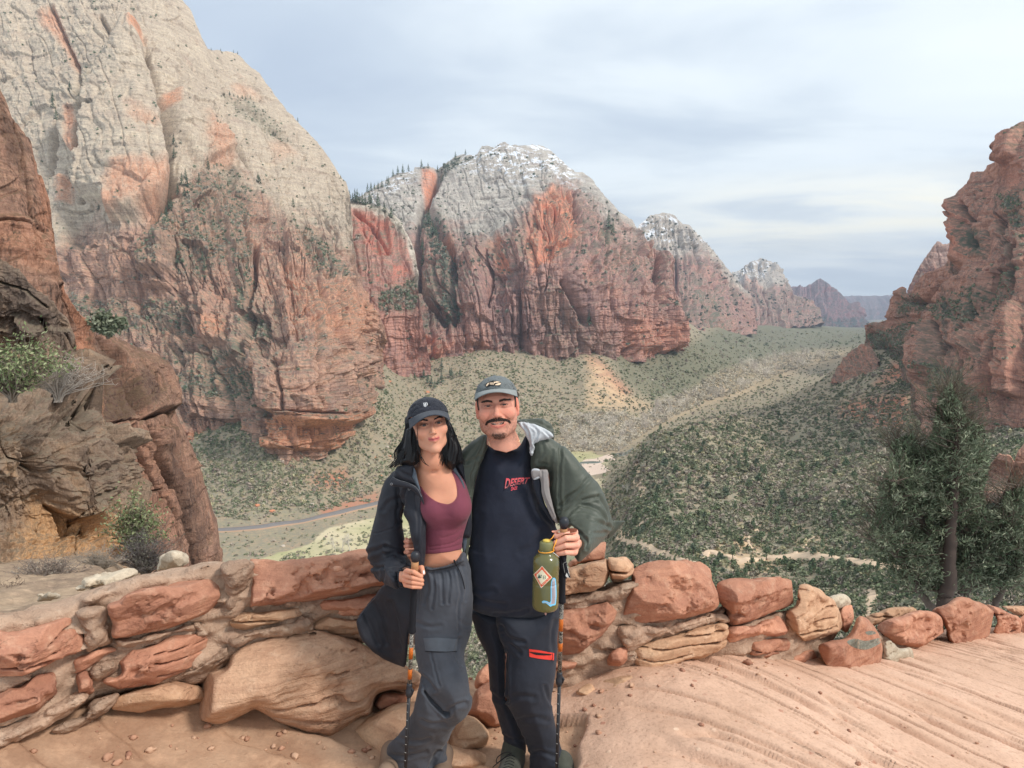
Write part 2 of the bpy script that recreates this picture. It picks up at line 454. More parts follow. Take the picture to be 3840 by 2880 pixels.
for pl,w in [(tM4((0,60),(70,70),(180,230),(300,290),(380,320),(120,320),(0,310)),6),(tM4((770,940),(860,960),(900,1060),(1150,1040),(1000,1110),(850,1180),(640,1080),(600,1040)),4),(tM4((1050,980),(1200,960),(1250,1080),(1060,1060)),4),(tM4((800,1180),(1080,1230),(640,1230)),4)]:
    m=(gpx>min(a for a,b in pl)-20)&(gpx<max(a for a,b in pl)+20)
    tan_[m]=np.maximum(tan_[m],soft(pl,gpx[m],gpy[m],w))
dkg=np.maximum(.8*sstep(-6,6,sd_poly(gpx,gpy,np.array(tM4((110,0),(300,-40),(560,10),(800,60),(1000,160),(880,205),(560,190),(400,255),(330,270),(180,170))))),sstep(-8,8,sd_poly(gpx,gpy,np.array([(640,366),(700,338),(735,316),(800,304),(872,306),(880,345),(830,350),(800,352),(760,366),(715,385),(680,402),(650,395)]))))
VREG=np.array([(560,452),(560,418),(600,412),(640,418),(662,402),(690,390),(720,372),(750,362),(790,354),(838,350),(850,352),(840,362),(800,372),(770,384),(740,396),(705,406),(668,422),(640,438),(618,454)])
m=(gpx>540)&(gpx<870)&(gpy>335)&(gpy<470)&(_Y>600);tan_[m]=np.maximum(tan_[m],.55*sstep(-5,5,sd_poly(gpx[m],gpy[m],VREG)))
def mat_ground():
    m,nt,b=newmat('canyon_scrub_soil');t=NT(nt);p=t.pos();b.inputs['Roughness'].default_value=1;b.inputs['Specular IOR Level'].default_value=.05
    n1=t.noise(p,.012,5,.6);n2=t.noise(p,.07,5,.65);n3=t.noise(p,.35,4,.7)
    soil=t.mix(t.ramp(n2,[(.35,0),(.65,1)]),srgb(176,152,128),srgb(158,150,124))
    scrub=t.mix(n3,srgb(124,122,104),srgb(156,148,130))
    c=t.mix(t.ramp(n3,[(.38,0),(.6,1)]),soil,scrub)
    md=t.mix(t.ramp(n2,[(.36,0),(.5,.5),(.64,1)]),srgb(188,180,140),srgb(160,162,118))
    md=t.mix(t.ramp(n1,[(.4,0),(.6,1)]),md,srgb(206,192,160))
    c=t.mix(t.math('MULTIPLY',t.attr('dkg'),.75),c,t.mix(n3,srgb(82,92,76),srgb(126,124,102)))
    c=t.mix(t.ramp(t.math('ADD',t.attr('mead'),t.math('MULTIPLY',t.math('SUBTRACT',n2,.5),1.1)),[(.42,0),(.62,1)]),c,md)
    c=t.mix(t.math('MULTIPLY',t.attr('red'),t.ramp(n2,[(.3,.35),(.6,1)])),c,srgb(188,128,104))
    c=t.mix(t.math('MULTIPLY',t.attr('tan'),t.ramp(n2,[(.35,.1),(.62,1)])),c,srgb(206,176,142))
    t.l(c,b.inputs['Base Color']);t.bump(n3,b,.6,.6)
    return m
me=mesh_np('canyon_ground',_V.reshape(-1,3),gridQ(len(GU),len(GL)),True,{'mead':mead.ravel(),'red':red.ravel(),'tan':tan_.ravel(),'dkg':dkg.ravel()})
tag(link('ground',me,mat_ground()),kind='structure')
def strip(name,pts,width,mat,off=.3,label=None,kind='structure',n=10,wvar=0):
    q,Y=hit([a for a,b in pts],[b for a,b in pts]);q=q[~np.isnan(Y)]
    c=catmull(q[:,:2],n);t=np.gradient(c,axis=0);t/=np.linalg.norm(t,axis=1,keepdims=True)+1e-9;nn=np.stack([-t[:,1],t[:,0]],-1)
    w=width*.72*(1+wvar*fbm(np.arange(len(c))*.35,0*c[:,0],0*c[:,0],2,3));W=np.linspace(-.5,.5,5)
    XY=c[:,None,:]+nn[:,None,:]*(w[:,None]*W)[...,None]
    zz=gz(XY[...,0],XY[...,1])+off
    V=np.concatenate([XY,zz[...,None]],-1)
    # shoulders run down into the ground
    L=V[:,:1].copy();L[:,:,:2]-=nn[:,None,:]*off*1.5;L[...,2]-=off*2.2;R=V[:,-1:].copy();R[:,:,:2]+=nn[:,None,:]*off*1.5;R[...,2]-=off*2.2
    V=np.concatenate([L,V,R],1)
    return tag(link(name,mesh_np(name,V.reshape(-1,3),gridQ(len(c),7,True)),mat),kind=kind)
asph=simple('asphalt_far',srgb(128,124,122),.9,.1,var=.06,vscale=.3)
roadedge=simple('road_gravel_edge',srgb(176,146,122),.95,.1,var=.1,vscale=.5)
dust=simple('trail_dust',srgb(214,188,160),.95,.1,var=.12,vscale=.4)
rd=tM5((120,1350),(230,1345),(400,1335),(560,1320),(740,1293),(900,1268),(1080,1225),(1240,1185),(1400,1148),(1500,1120))
strip('road_shoulder',rd,11,roadedge,.45);strip('road',rd,6.5,asph,.9)
strip('path',tM4((180,600+380),(230,980),(310,1012),(400,1050),(470,1085),(560,1110)),3.2,dust,.5)
strip('path',tM4((597,1075),(600,1050),(640,1042),(720,1062),(800,1082),(900,1076),(960,1070),(1060,1062),(1180,1062),(1300,1080),(1450,1104),(1540,1116),(1680,1135)),3.6,dust,.55,wvar=.4)
strip('path',tM4((860,925),(820,970),(830,1020),(880,1050),(930,1070)),1.6,dust,.4,wvar=.5)
strip('path',tM4((1180,960),(1110,1000),(1060,1040),(1000,1072)),1.4,dust,.4,wvar=.5)
strip('path',tM4((1425,1235),(1450,1250),(1440,1290),(1425,1330),(1430,1370)),3.6,dust,.45,wvar=.3)
strip('path',tM4((246,590),(270,612),(262,640),(250,665),(262,690),(285,720),(270,760),(240,790)),3.0,dust,.5,wvar=.3)
strip('path',tM4((330,860),(270,900),(220,935),(160,950)),2.6,dust,.5)
# pale sand bars and the shallow river beside the meadow
def patch(name,poly,mat,off,kind='structure'):
    pl=smooth_poly(poly);q,Y=hit(pl[:,0],pl[:,1]);q=q[~np.isnan(Y)]
    c=q.mean(0);R=np.linspace(1,0,6)
    V=np.concatenate([c+(q-c)*r for r in R]);V[:,2]=gz(V[:,0],V[:,1]).max()*0+fl+off+ -k*.3+1.2
    V[:len(q),2]-=1.5
    V[:,2]=np.maximum(V[:,2],gz(V[:,0],V[:,1])+off*.5) ;V[:len(q),2]-=1.0
    n=len(q);Q=[]
    for i in range(5):
        for j in range(n): Q.append((i*n+j,i*n+(j+1)%n,(i+1)*n+(j+1)%n,(i+1)*n+j))
    return tag(link(name,mesh_np(name,V,np.array(Q)),mat),kind=kind)
sand=simple('river_sand',srgb(222,200,182),.95,.1,var=.08,vscale=.1)
water=simple('river_water',srgb(120,132,124),.15,.5)
patch('sand_bar',tM4((-40,575),(40,560),(110,538),(150,545),(120,570),(60,590),(110,610),(130,630),(60,655),(-40,660)),sand,.15)
patch('river',tM4((-40,583),(30,578),(90,582),(60,590),(20,592),(-40,592)),water,.5)
patch('river',tM4((120,545),(160,548),(200,535),(230,520),(245,505),(235,525),(200,550),(150,562)),water,.3)
patch('sand_bar',tM4((110,540),(90,565),(60,570),(100,580),(150,572),(140,555)),sand,.35)

# =================== rock masses ===================
ROCKS={}
def rock(name,top,base,depth,mat,step=.6,U=1.0,feats=(),cracks=(),style={},masks={},back=120,seed=1,x0=None,x1=None,label=None,kind='structure',rough_top=2.0,inv=False):
    T=itp(top);B=itp(base);x0=x0 if x0 is not None else min(a for a,b in top);x1=x1 if x1 is not None else max(a for a,b in top)
    nx=int((x1-x0)/step)+1;px=np.linspace(x0,x1,nx)
    t=T(px);b=B(px)
    t=t+rough_top*(fbm(px/14,0*px,0*px+seed,4,seed)+.6*vnoise(px/2.2,0*px,0*px,seed+4)*.5)
    h=np.maximum(b-t,1.0);ny=int(h.max()/step)+1
    v=np.linspace(0,1,ny);v=v**1.0
    PX=px[:,None]+0*v[None];PY=t[:,None]+h[:,None]*v[None]
    D=TPS([(a,c) for a,c,_ in depth],[math.log(y) for *_,y in depth],1e-3)
    Yd=np.exp(D(PX,PY))
    V=P(PX,PY,Yd)
    dx=np.gradient(V,axis=0);dy=np.gradient(V,axis=1);N=np.cross(dx,dy);N/=np.linalg.norm(N,axis=-1,keepdims=True)+1e-9
    s=np.sign(-(N*V).sum(-1,keepdims=True));N=N*np.where(s==0,1,s)
    N[...,2]=np.clip(N[...,2],-.3,.5);N/=np.linalg.norm(N,axis=-1,keepdims=True)
    st=dict(big=8,bigL=60,col=5,colL=20,colH=110,crack=4,crackL=16,crackH=120,ledge=1.6,ledgeL=9,fine=.9,fineL=5,slant=0,slot=3,blk=3.2)
    st.update(style)
    X=V[...,0]/U;Y_=V[...,1]/U;Z=V[...,2]/U
    g=(np.arctan2(X,Y_)*np.median(Y_)*1.0+Y_*.06)+st['slant']*Z*.35
    edge=sstep(0,.06,v)[None]*1.0
    wz=fbm(X/40,Y_/90,Z/50,2,seed+90)*3.5
    d=st['big']*fbm(X/st['bigL'],Y_/st['bigL'],Z/st['bigL']/1.5,3,seed)
    mk=lambda key,default: masks[key](PX,PY) if key in masks else default
    cm=mk('colm',1.0)
    cn=g+wz
    d=d+cm*st['col']*ridge(cn/st['colL'],0*cn+.5,Z/st['colH'],3,seed+3)
    nn=vnoise(cn/st['crackL'],0*cn,Z/st['crackH'],seed+7);nn2=vnoise(cn/st['crackL']*2.3,0*cn+4,Z/st['crackH']*1.9,seed+8)
    pres=sstep(-.1,.35,fbm(X/30,Y_/30,Z/45,2,seed+31))
    cr=np.exp(-(nn/.05)**2)+.5*np.exp(-(nn2/.07)**2)*pres
    d=d-cm*st['crack']*cr
    if st['slot']:
        n3=vnoise(cn/(st['crackL']*2.7),0*cn+9,Z/(st['crackH']*1.5),seed+17);d=d-cm*st['slot']*np.exp(-(n3/.045)**2)*sstep(-.2,.2,vnoise(X/50,Y_/50,Z/70,seed+18))
    bl=0
    if st.get('blk',0):
        for li,(L,a) in enumerate(((1,1.0),(.43,.55),(.19,.3))):
            u=cn/(st['colL']*1.25*L)+.45*vnoise(X/(30*L),Y_/(90*L),Z/(26*L),seed+200+li)
            tz=Z/(st['colL']*(2.6+1.2*li)*L)+.8*vnoise(cn/(40*L),0*cn,Z/(60*L),seed+210+li)
            iu=np.floor(u).astype(np.int64);tz=tz+.6*_h(iu,0*iu,0*iu,seed+li);it=np.floor(tz).astype(np.int64)
            fu=u-iu;hh=_h(iu,it,0*iu,seed+220+li);hn=np.where(fu>.5,_h(iu+1,it,0*iu,seed+220+li),_h(iu-1,it,0*iu,seed+220+li))
            e=np.minimum(fu,1-fu);w=sstep(0,.07,e)*.5+.5
            val=hh*w+hn*(1-w)
            bl=bl+a*(val-.55*np.exp(-(e/.05)**2)*(_h(iu,0*iu,0*iu+3,seed+li)>-.3))
        d=d+cm*st['blk']*bl
    lz=Z/st['ledgeL']+1.1*fbm(X/45,Y_/45,Z/30,3,seed+5)+.25*vnoise(X/8,Y_/8,Z/8,seed+66)
    fr=lz-np.floor(lz);la=.5+.5*_h(np.floor(lz).astype(np.int64),0*lz.astype(np.int64),0*lz.astype(np.int64),seed)
    d=d+cm*st['ledge']*la*(sstep(0,.75,1-fr)-sstep(.88,1,1-fr)*.9)
    lz2=lz*3.3;fr2=lz2-np.floor(lz2);d=d+cm*st['ledge']*.3*sstep(0,.8,1-fr2)*(1-sstep(.85,1,1-fr2))
    d=d+st['fine']*fbm(X/st['fineL'],Y_/st['fineL'],Z/st['fineL']*.7,4,seed+11,gain=.6)+st['fine']*.8*ridge(X/st['fineL']/2.4,Y_/st['fineL']/2.4,Z/st['fineL']/6,2,seed+13)*cm
    for poly,amt,w in feats:
        pl=np.array(poly);lo=pl.min(0)-w*2;hi=pl.max(0)+w*2
        m=(PX>lo[0])&(PX<hi[0])&(PY>lo[1])&(PY<hi[1])
        if m.any():
            wob=1.6*fbm(PX[m]/7,PY[m]/7,0*PX[m],3,seed+40)
            d[m]+=amt*sstep(-.1*w,w,sd_poly(PX[m],PY[m],pl)+wob)
    for line,amt,w in cracks:
        pl=np.array(line);lo=pl.min(0)-w*3;hi=pl.max(0)+w*3
        m=(PX>lo[0])&(PX<hi[0])&(PY>lo[1])&(PY<hi[1])
        if m.any():
            wob=.9*fbm(PX[m]/5,PY[m]/9,0*PX[m],3,seed+41)
            dd=seg_dist(PX[m]+wob,PY[m],pl,False);d[m]-=2.0*amt*np.exp(-(dd/(w*.62))**2)
    d=d*U*(.25+.75*edge)
    V=V+N*d[...,None]
    at={}
    for kk in ('wht','red','veg','dark','snow'):
        at[kk]=(masks[kk](PX,PY)+0*PX) if kk in masks else np.zeros_like(PX)
    # shelves hold vegetation: a real property of level ground
    ddx=np.gradient(V,axis=0);ddy=np.gradient(V,axis=1);n2=np.cross(ddx,ddy);n2/=np.linalg.norm(n2,axis=-1,keepdims=True)+1e-9
    s=np.sign(-(n2*V).sum(-1,keepdims=True));n2*=np.where(s==0,1,s)
    up=np.maximum(n2[...,2],0)
    at['up']=up
    ROCKS[seed]=(px,PY.copy(),V.copy(),up)
    # back of the mass: falls away behind the skyline and at both sides, so it is a solid
    rows=[V]
    q=V[:,0];away=q.copy();away[:,2]=0;away/=np.linalg.norm(away,axis=1,keepdims=True)
    br=[]
    for i,(f,zf) in enumerate([(.04,-.002),(.12,.0),(.3,-.03),(.6,-.15),(1,-.6),(1.1,-2.2)]):
        r=q+away*back*f;r[:,2]=q[:,2]+back*zf+back*.01*fbm(r[:,0]/back*6,r[:,1]/back*6,0*r[:,0]+i,2,seed)
        br.append(r[:,None])
    VV=np.concatenate(br[::-1]+[V],1);nb=6
    for kk in at: at[kk]=np.concatenate([np.repeat(at[kk][:,:1],nb,1),at[kk]],1)
    sides=[]
    me=mesh_np(name,VV.reshape(-1,3),gridQ(nx,ny+nb,True),True,{kk:a.ravel() for kk,a in at.items()})
    o=link(name,me,mat);tag(o,kind=kind) if kind else None
    return o
def mat_rock(name,U=1.0,red1=(168,112,88),red2=(142,96,80),white1=(206,196,178),white2=(178,166,150),orange=(196,112,74),varn=(88,70,66),strat=.5,vegc=(128,128,110),streak=.8,bump=.5,bandscale=1.0,rough=.95):
    m,nt,b=newmat(name);t=NT(nt);p=t.pos();b.inputs['Roughness'].default_value=rough;b.inputs['Specular IOR Level'].default_value=.08
    ps=t.mapping(p,(1/U,1/U,1/U))
    w=t.noise(ps,.018,4,.55)
    big=t.noise(ps,.03,4,.6)
    hs=t.mapping(ps,(.02,.02,.28*bandscale));hn=t.noise(hs,1,6,.65,.4)          # bedding
    vs=t.mapping(ps,(.35,.35,.018));vn=t.noise(vs,1,5,.62,.3)        # water streaks
    fine=t.noise(ps,.5,6,.7)
    redc=t.mix(t.ramp(hn,[(.35,0),(.65,1)]),srgb(*red2),srgb(*red1))
    redc=t.mix(t.math('MULTIPLY',t.ramp(big,[(.48,0),(.72,1)]),.35),redc,srgb(*orange))
    whc=t.mix(t.ramp(hn,[(.35,0),(.68,1)]),srgb(*white2),srgb(*white1))
    # boundary between the pale upper rock and the red lower rock wanders
    wf=t.math('ADD',t.attr('wht'),t.math('MULTIPLY',t.math('SUBTRACT',big,.5),1.5));wf=t.math('ADD',wf,t.math('MULTIPLY',t.math('SUBTRACT',vn,.5),.9));wf=t.ramp(wf,[(.18,0),(.82,1)])
    c=t.mix(wf,redc,whc)
    bd2=t.noise(t.mapping(ps,(.06,.06,.02)),1,5,.6,.5);c=t.mix(t.ramp(bd2,[(.45,.0),(.70,.38)]),c,t.mix(wf,srgb(*varn),tuple(x*.72 for x in srgb(*white2))))
    rf=t.math('MULTIPLY',t.math('MULTIPLY',t.attr('red'),t.ramp(vn,[(.3,.4),(.55,1)])),t.ramp(hn,[(.3,.65),(.55,1)]))
    c=t.mix(rf,c,t.mix(hn,srgb(*orange),tuple(x*1.12 for x in srgb(*orange))))
    sf=t.math('MULTIPLY',t.ramp(vn,[(.47,0),(.66,1)]),t.ramp(w,[(.38,.15),(.58,streak)]))
    sf=t.math('MULTIPLY',sf,t.math('SUBTRACT',1,t.math('MULTIPLY',wf,.7)))
    c=t.mix(sf,c,srgb(*varn))
    c=t.mix(t.attr('dark'),c,srgb(*varn))  # masked dark areas use the varnish colour, painted crack shade included
    ln_=t.noise(t.mapping(ps,(.015,.015,.55*bandscale)),1,4,.6,1.0);ln_=t.ramp(t.math('ABSOLUTE',t.math('SUBTRACT',ln_,.5)),[(.0,.38),(.022,0)])
    vl_=t.noise(t.mapping(ps,(.16,.16,.012)),1,4,.6,.8);vl_=t.ramp(t.math('ABSOLUTE',t.math('SUBTRACT',vl_,.5)),[(.0,.5),(.020,0)])
    c=t.mix(t.math('MAXIMUM',ln_,vl_),c,tuple(x*.45 for x in srgb(*varn)))
    c=t.mix(t.ramp(fine,[(.3,.30),(.5,0)]),c,tuple(x*.55 for x in srgb(*varn)))
    c=t.mix(t.ramp(fine,[(.55,0),(.75,.22)]),c,srgb(*white1))
    # scrub on shelves
    vf=t.math('MULTIPLY',t.math('ADD',t.attr('veg'),t.math('MULTIPLY',t.math('MULTIPLY',t.ramp(t.attr('up'),[(.42,0),(.75,1)]),.8),t.math('SUBTRACT',1,t.math('MULTIPLY',t.attr('wht'),.85)))),t.ramp(t.noise(ps,.16,5,.7),[(.35,.2),(.6,1)]),clamp=True)
    c=t.mix(vf,c,t.mix(fine,srgb(*vegc),tuple(x*.55 for x in srgb(*vegc))))
    snw=t.math('MULTIPLY',t.attr('snow'),t.ramp(t.noise(ps,.085,6,.68),[(.53,0),(.57,1)]));snw=t.math('MULTIPLY',snw,t.ramp(t.attr('up'),[(.12,0),(.3,1)]))
    c=t.mix(snw,c,(.8,.83,.88))
    t.l(c,b.inputs['Base Color'])
    n=t.bump(hn,None,bump*.8,1.6*U);n=t.bump(fine,None,bump,1.4*U,n);t.bump(vn,b,bump*.7,1.4*U,n)
    return m
def band(fn,w=14):   # 1 above a traced line, fading to 0 below it
    f=itp(fn);return lambda X,Y:sstep(w,-w,Y-f(X))
def polys(lst):
    def f(X,Y):
        o=np.zeros_like(X)
        for pl,w,a in lst:
            pl=np.array(pl);lo=pl.min(0)-w*2-4;hi=pl.max(0)+w*2+4
            m=(X>lo[0])&(X<hi[0])&(Y>lo[1])&(Y<hi[1])
            if m.any():
                wob=.6*w*fbm(X[m]/9,Y[m]/9,0*X[m],3,5)
                o[m]=np.maximum(o[m],a*sstep(-w,w,sd_poly(X[m],Y[m],pl)+wob))
        return o
    return f
# --- 1 the great pale mountain on the left
t1=[(-60,-150),(60,-110),(120,-60),(165,-20),(182,0),(190.7,10),(199,29),(207.6,49),(214,50),(224.5,50.5),(239.7,56),(248,67),(258,72.6),(270,87.8),(287,111),(303.8,130),(317,142),(329,158.6),(339,175.5),(346,184),(350,196),(354,260),(358,285),(364,299),(372,315),(378,345),(382,372)]
b1=[(-60,455),(60,455),(185,452),(230,458),(262,462),(290,466),(320,456),(345,425),(362,400),(382,380)]
dp1=[(-60,440,660),(60,440,660),(185,440,635),(225,440,640),(266,440,590),(290,455,588),(345,405,700),(380,366,850),(300,380,610),(340,330,720),(370,320,830),
(240,330,690),(150,340,720),(60,330,760),(-60,330,760),(200,250,770),(110,210,790),(40,200,850),(-60,200,850),(280,250,820),(330,230,900),(110,100,900),(160,60,1000),(40,60,1000),(-60,-100,1200),(182,0,1250),(240,60,1350),(290,140,1150),(345,186,1100),(352,230,900)]
f1=[(tM0((690,110),(760,100),(830,190),(860,330),(920,620),(960,850),(1010,1100),(980,1230),(800,1330),(690,1350),(640,1250),(500,1200),(510,800),(560,560),(630,350),(680,200)),26,10),
(tM0((380,680),(450,620),(540,640),(520,1000),(480,1000),(380,800)),14,5),(tM0((980,560),(1040,480),(1230,560),(1400,900),(1180,1010),(1000,800)),14,6),
(tM0((870,1500),(920,1380),(990,1290),(1040,1400),(1050,1659),(870,1659)),16,5),
(tM0((320,1060),(420,1040),(450,1200),(460,1659),(330,1659)),10,5),
(tM0((1660,1330),(1790,1390),(1840,1600),(1700,1600)),10,4),
(tM1((1370,760),(1400,660),(1470,600),(1700,560),(1870,600),(1880,860),(1800,960),(1660,990),(1500,980),(1380,900)),16,6),
(tM1((1380,915),(1700,930),(1830,1040),(1700,1100),(1390,1080)),9,4),
(tM1((1000,310),(1190,300),(1200,550),(1050,560),(1000,450)),9,4),(tM1((770,30),(890,10),(900,260),(760,260)),9,4)]
c1=[(tM0((620,330),(520,480),(450,560),(370,650),(300,900),(310,1180)),14,5),(tM0((860,330),(960,640),(1000,900),(1020,1150),(900,1350),(860,1600)),16,5),
(tM0((1240,560),(1290,700),(1420,900),(1470,1000)),8,3),(tM0((590,80),(640,170),(660,240)),6,3),(tM0((310,60),(400,270),(460,420),(460,500)),6,3),(tM0((560,560),(520,800),(500,1200)),7,3),
(tM1((1330,30),(1320,250),(1290,480),(1280,720),(1370,900)),12,4),(tM1((1460,620),(1475,740),(1478,900)),5,1.2),(tM1((1590,600),(1585,740),(1600,880)),5,1.2),(tM1((1660,720),(1665,960)),5,1.2),(tM1((1380,912),(1500,905),(1600,910),(1700,925)),4,1.2),
(tM1((1740,300),(1760,500),(1800,660),(1880,640)),6,2),(tM0((930,430),(1040,520),(1160,560)),4,2),(tM0((1330,560),(1500,680),(1680,830)),5,3)]
wl1=[(-60,330),(40,300),(70,250),(85,225),(120,235),(160,215),(170,205),(200,170),(235,178),(262,200),(290,225),(320,232),(350,250),(372,300)]
m1={'wht':band(wl1,34),
'red':polys([(tM0((230,80),(320,60),(420,290),(450,400),(340,230),(240,130)),5,.8),(tM0((760,170),(830,190),(850,260),(780,250)),3,.9),(tM0((700,1250),(740,1060),(960,1060),(1000,1150),(940,1300),(880,1320),(820,1250),(700,1330)),7,.75),(tM0((450,690),(500,690),(500,980),(470,980)),3,.9),(tM0((1180,700),(1260,740),(1350,850),(1380,980),(1240,1000),(1190,850)),8,.7),(tM0((390,1060),(450,1080),(450,1220),(390,1220)),4,.8),(tM0((780,700),(900,800),(880,830),(780,800)),6,.5),(tM0((970,560),(1010,560),(1010,640),(980,640)),3,.9),(tM1((1380,920),(1700,920),(1850,900),(1900,860),(1800,1060),(1650,1110),(1500,1090),(1390,1060)),5,1),(tM1((940,1010),(1250,980),(1100,1060),(960,1060)),4,1),(tM1((1110,430),(1195,430),(1200,530),(1040,540)),3,.8),(tM0((1380,500),(1440,500),(1540,590),(1420,580)),5,.4),(tM0((1650,820),(1740,930),(1620,960),(1600,850)),6,.35),(tM1((1480,160),(1900,300),(1900,500),(1700,500),(1500,400)),14,.6)]),
'veg':polys([(tM0((1040,1200),(1200,1000),(1400,1000),(1500,1230),(1400,1500),(1200,1640),(860,1640),(900,1400)),12,.5),(tM0((420,560),(640,300),(640,480),(520,640),(400,620)),5,.7),(tM1((340,280),(620,330),(1000,300),(990,480),(600,500),(420,400)),10,.5),(tM1((880,720),(1290,640),(1330,760),(1270,820),(900,820)),9,.6),(tM1((880,560),(1300,560),(1290,640),(880,680)),8,.5),(tM0((1330,560),(1500,600),(1720,830),(1680,870),(1400,680)),5,.5),(tM0((1700,1300),(1900,1400),(2050,1640),(1900,1640)),7,.5),(tM1((1180,0),(1300,0),(1320,300),(1380,500),(1280,520)),8,.6)]),
'colm':lambda X,Y:.48+.52*sstep(30,-60,itp(wl1)(X)-Y+0*X)}
R1=mat_rock('sandstone_pale_over_red',1.0,red1=(216,172,146),red2=(182,146,130),white1=(222,206,182),white2=(190,172,154),orange=(216,152,118),varn=(116,96,92),bump=.8)
rock('mountain',t1,b1,dp1,R1,.62,1.0,f1,c1,dict(big=7,bigL=55,col=7,colL=17,colH=100,crack=5.5,crackL=13,crackH=80,ledge=2.0,ledgeL=8,fine=1.6,fineL=6,slant=.25,slot=6,blk=6.0),m1,back=300,seed=3,rough_top=2.2)
# --- 2 the red walled dome between the mountains
t2=[(325,212),(345,203),(357,201),(369,203),(387.5,209.5),(399,221),(408,238),(414.5,252),(417,268.5),(419,300),(424,330),(430,365)]
b2=[(325,390),(380,385),(430,375)]
dp2=[(325,210,1180),(370,204,1200),(415,260,1120),(417,300,1060),(370,250,1100),(345,300,1030),(390,330,1040),(340,380,1000),(425,368,1060)]
m2={'wht':band([(325,218),(345,212),(370,212),(390,222),(405,245),(430,330)],10),'red':polys([(tM2((180,530),(300,560),(400,620),(440,800),(380,820),(300,760),(230,650)),4,1.0),(tM2((80,740),(110,670),(180,670),(120,750)),3,1),(tM2((430,840),(480,840),(530,890),(420,950)),3,.9),(tM2((310,900),(380,960),(370,980),(330,960)),3,1)]),
'veg':polys([(tM2((330,1050),(560,930),(600,1010),(560,1130),(350,1130)),5,.7),(tM2((290,490),(400,530),(520,700),(500,720),(380,580),(290,540)),3,.6)])}
R2=mat_rock('sandstone_red_wall',1.5,red1=(206,154,136),red2=(176,132,122),white1=(222,212,196),white2=(196,182,168),orange=(204,128,108),varn=(124,102,100))
rock('mountain',t2,b2,dp2,R2,.6,1.5,[(tM2((180,530),(300,560),(400,620),(440,800),(380,820),(300,760),(230,650)),-5,4)],[(tM2((200,540),(330,640),(410,790)),3,2)],dict(big=6,col=3,ledge=1.6,crack=2.5),m2,back=300,seed=23,rough_top=1.5)
# --- 3 the broad central mountain
t3=[(340,212),(352,200),(364.7,193),(384,181),(394,174),(413.7,170.6),(414.5,166.4),(438,168),(445.7,164.7),(455,157),(460,155.4),(477,154.6),(482,146),(488.8,145.3),(494,148),(496.4,146),(504,142),(510.7,146),(515.8,144),(541,146),(551,151),(559.7,158),(566.4,163.9),(574.9,170.6),(583,171.5),(593.4,182.4),(603.6,196),(617,211),(632,221),(640.7,236.5),(654,250),(672.8,256),(675,290),(681,303),(686,330),(690,352)]
b3=[(340,372),(399,372),(441.5,370),(460,362),(522.5,364),(590,362),(624,362),(690,362)]
dp3=[(340,365,1080),(399,368,1100),(441,366,1130),(470,358,1160),(520,360,1180),(590,356,1210),(650,356,1300),(690,350,1400),(400,320,1130),(430,300,1240),(455,300,1200),(520,290,1200),(590,280,1230),(650,280,1350),(675,270,1420),(420,230,1450),(405,250,1400),(450,230,1500),(520,230,1330),(560,230,1300),(600,230,1420),(440,170,1900),(364,195,1800),(384,182,1850),(500,145,1950),(560,160,1900),(600,190,1750),(640,236,1550),(415,190,1750),(500,190,1700)]
arch=tM2((1210,740),(1230,560),(1270,470),(1310,440),(1380,400),(1490,440),(1510,480),(1530,600),(1540,700),(1400,800),(1330,860),(1270,930),(1250,850))
f3=[(tM2((1290,640),(1310,500),(1350,490),(1410,560),(1430,640),(1400,760),(1330,850),(1290,830)),-7,3),(arch,-5,4),(tM2((1000,700),(1050,670),(1080,720),(1060,790),(1010,790)),-5,3),(tM2((1040,790),(1090,790),(1120,840),(1110,890),(1030,885)),-4,3),
(tM2((410,1290),(450,1245),(560,1250),(640,1260),(680,1310),(660,1330),(430,1320)),-9,3),(tM2((600,1400),(640,1380),(720,1400),(720,1440),(600,1440)),-8,3),
(tM2((840,800),(1000,760),(1000,1350),(840,1350)),8,8),(tM2((1780,700),(1990,770),(2000,1370),(1780,1370)),9,8),(tM2((1560,770),(1700,740),(1720,1000),(1600,1050)),6,5),(tM2((1990,780),(2090,830),(2100,1370),(2000,1370)),7,5),(tM2((1940,1090),(2080,1090),(2130,1390),(1960,1390)),8,5)]
c3=[(tM2((700,300),(650,430),(600,540),(560,700),(570,900),(580,1000)),18,6),(tM2((570,900),(620,1050),(740,1200)),7,3),(tM2((640,520),(700,640),(790,800),(800,1000),(800,1180)),14,5),(tM2((990,780),(1000,900),(1000,1110)),9,2),(tM2((1440,960),(1500,1090),(1560,1200)),7,4),(tM2((1700,580),(1690,700),(1680,900),(1700,1200)),7,3),(tM2((1500,440),(1520,560),(1640,720)),6,2.5),(tM2((1990,780),(2000,1090)),7,1.8),(tM2((2080,1090),(2085,1370)),6,1.6),(tM2((1180,1000),(1200,1350)),5,2),(tM2((1320,500),(1370,500),(1430,590)),6,1.5)]
wl3=[(340,230),(400,240),(430,215),(460,235),(500,235),(530,205),(560,180),(580,195),(610,225),(640,238),(690,262)]
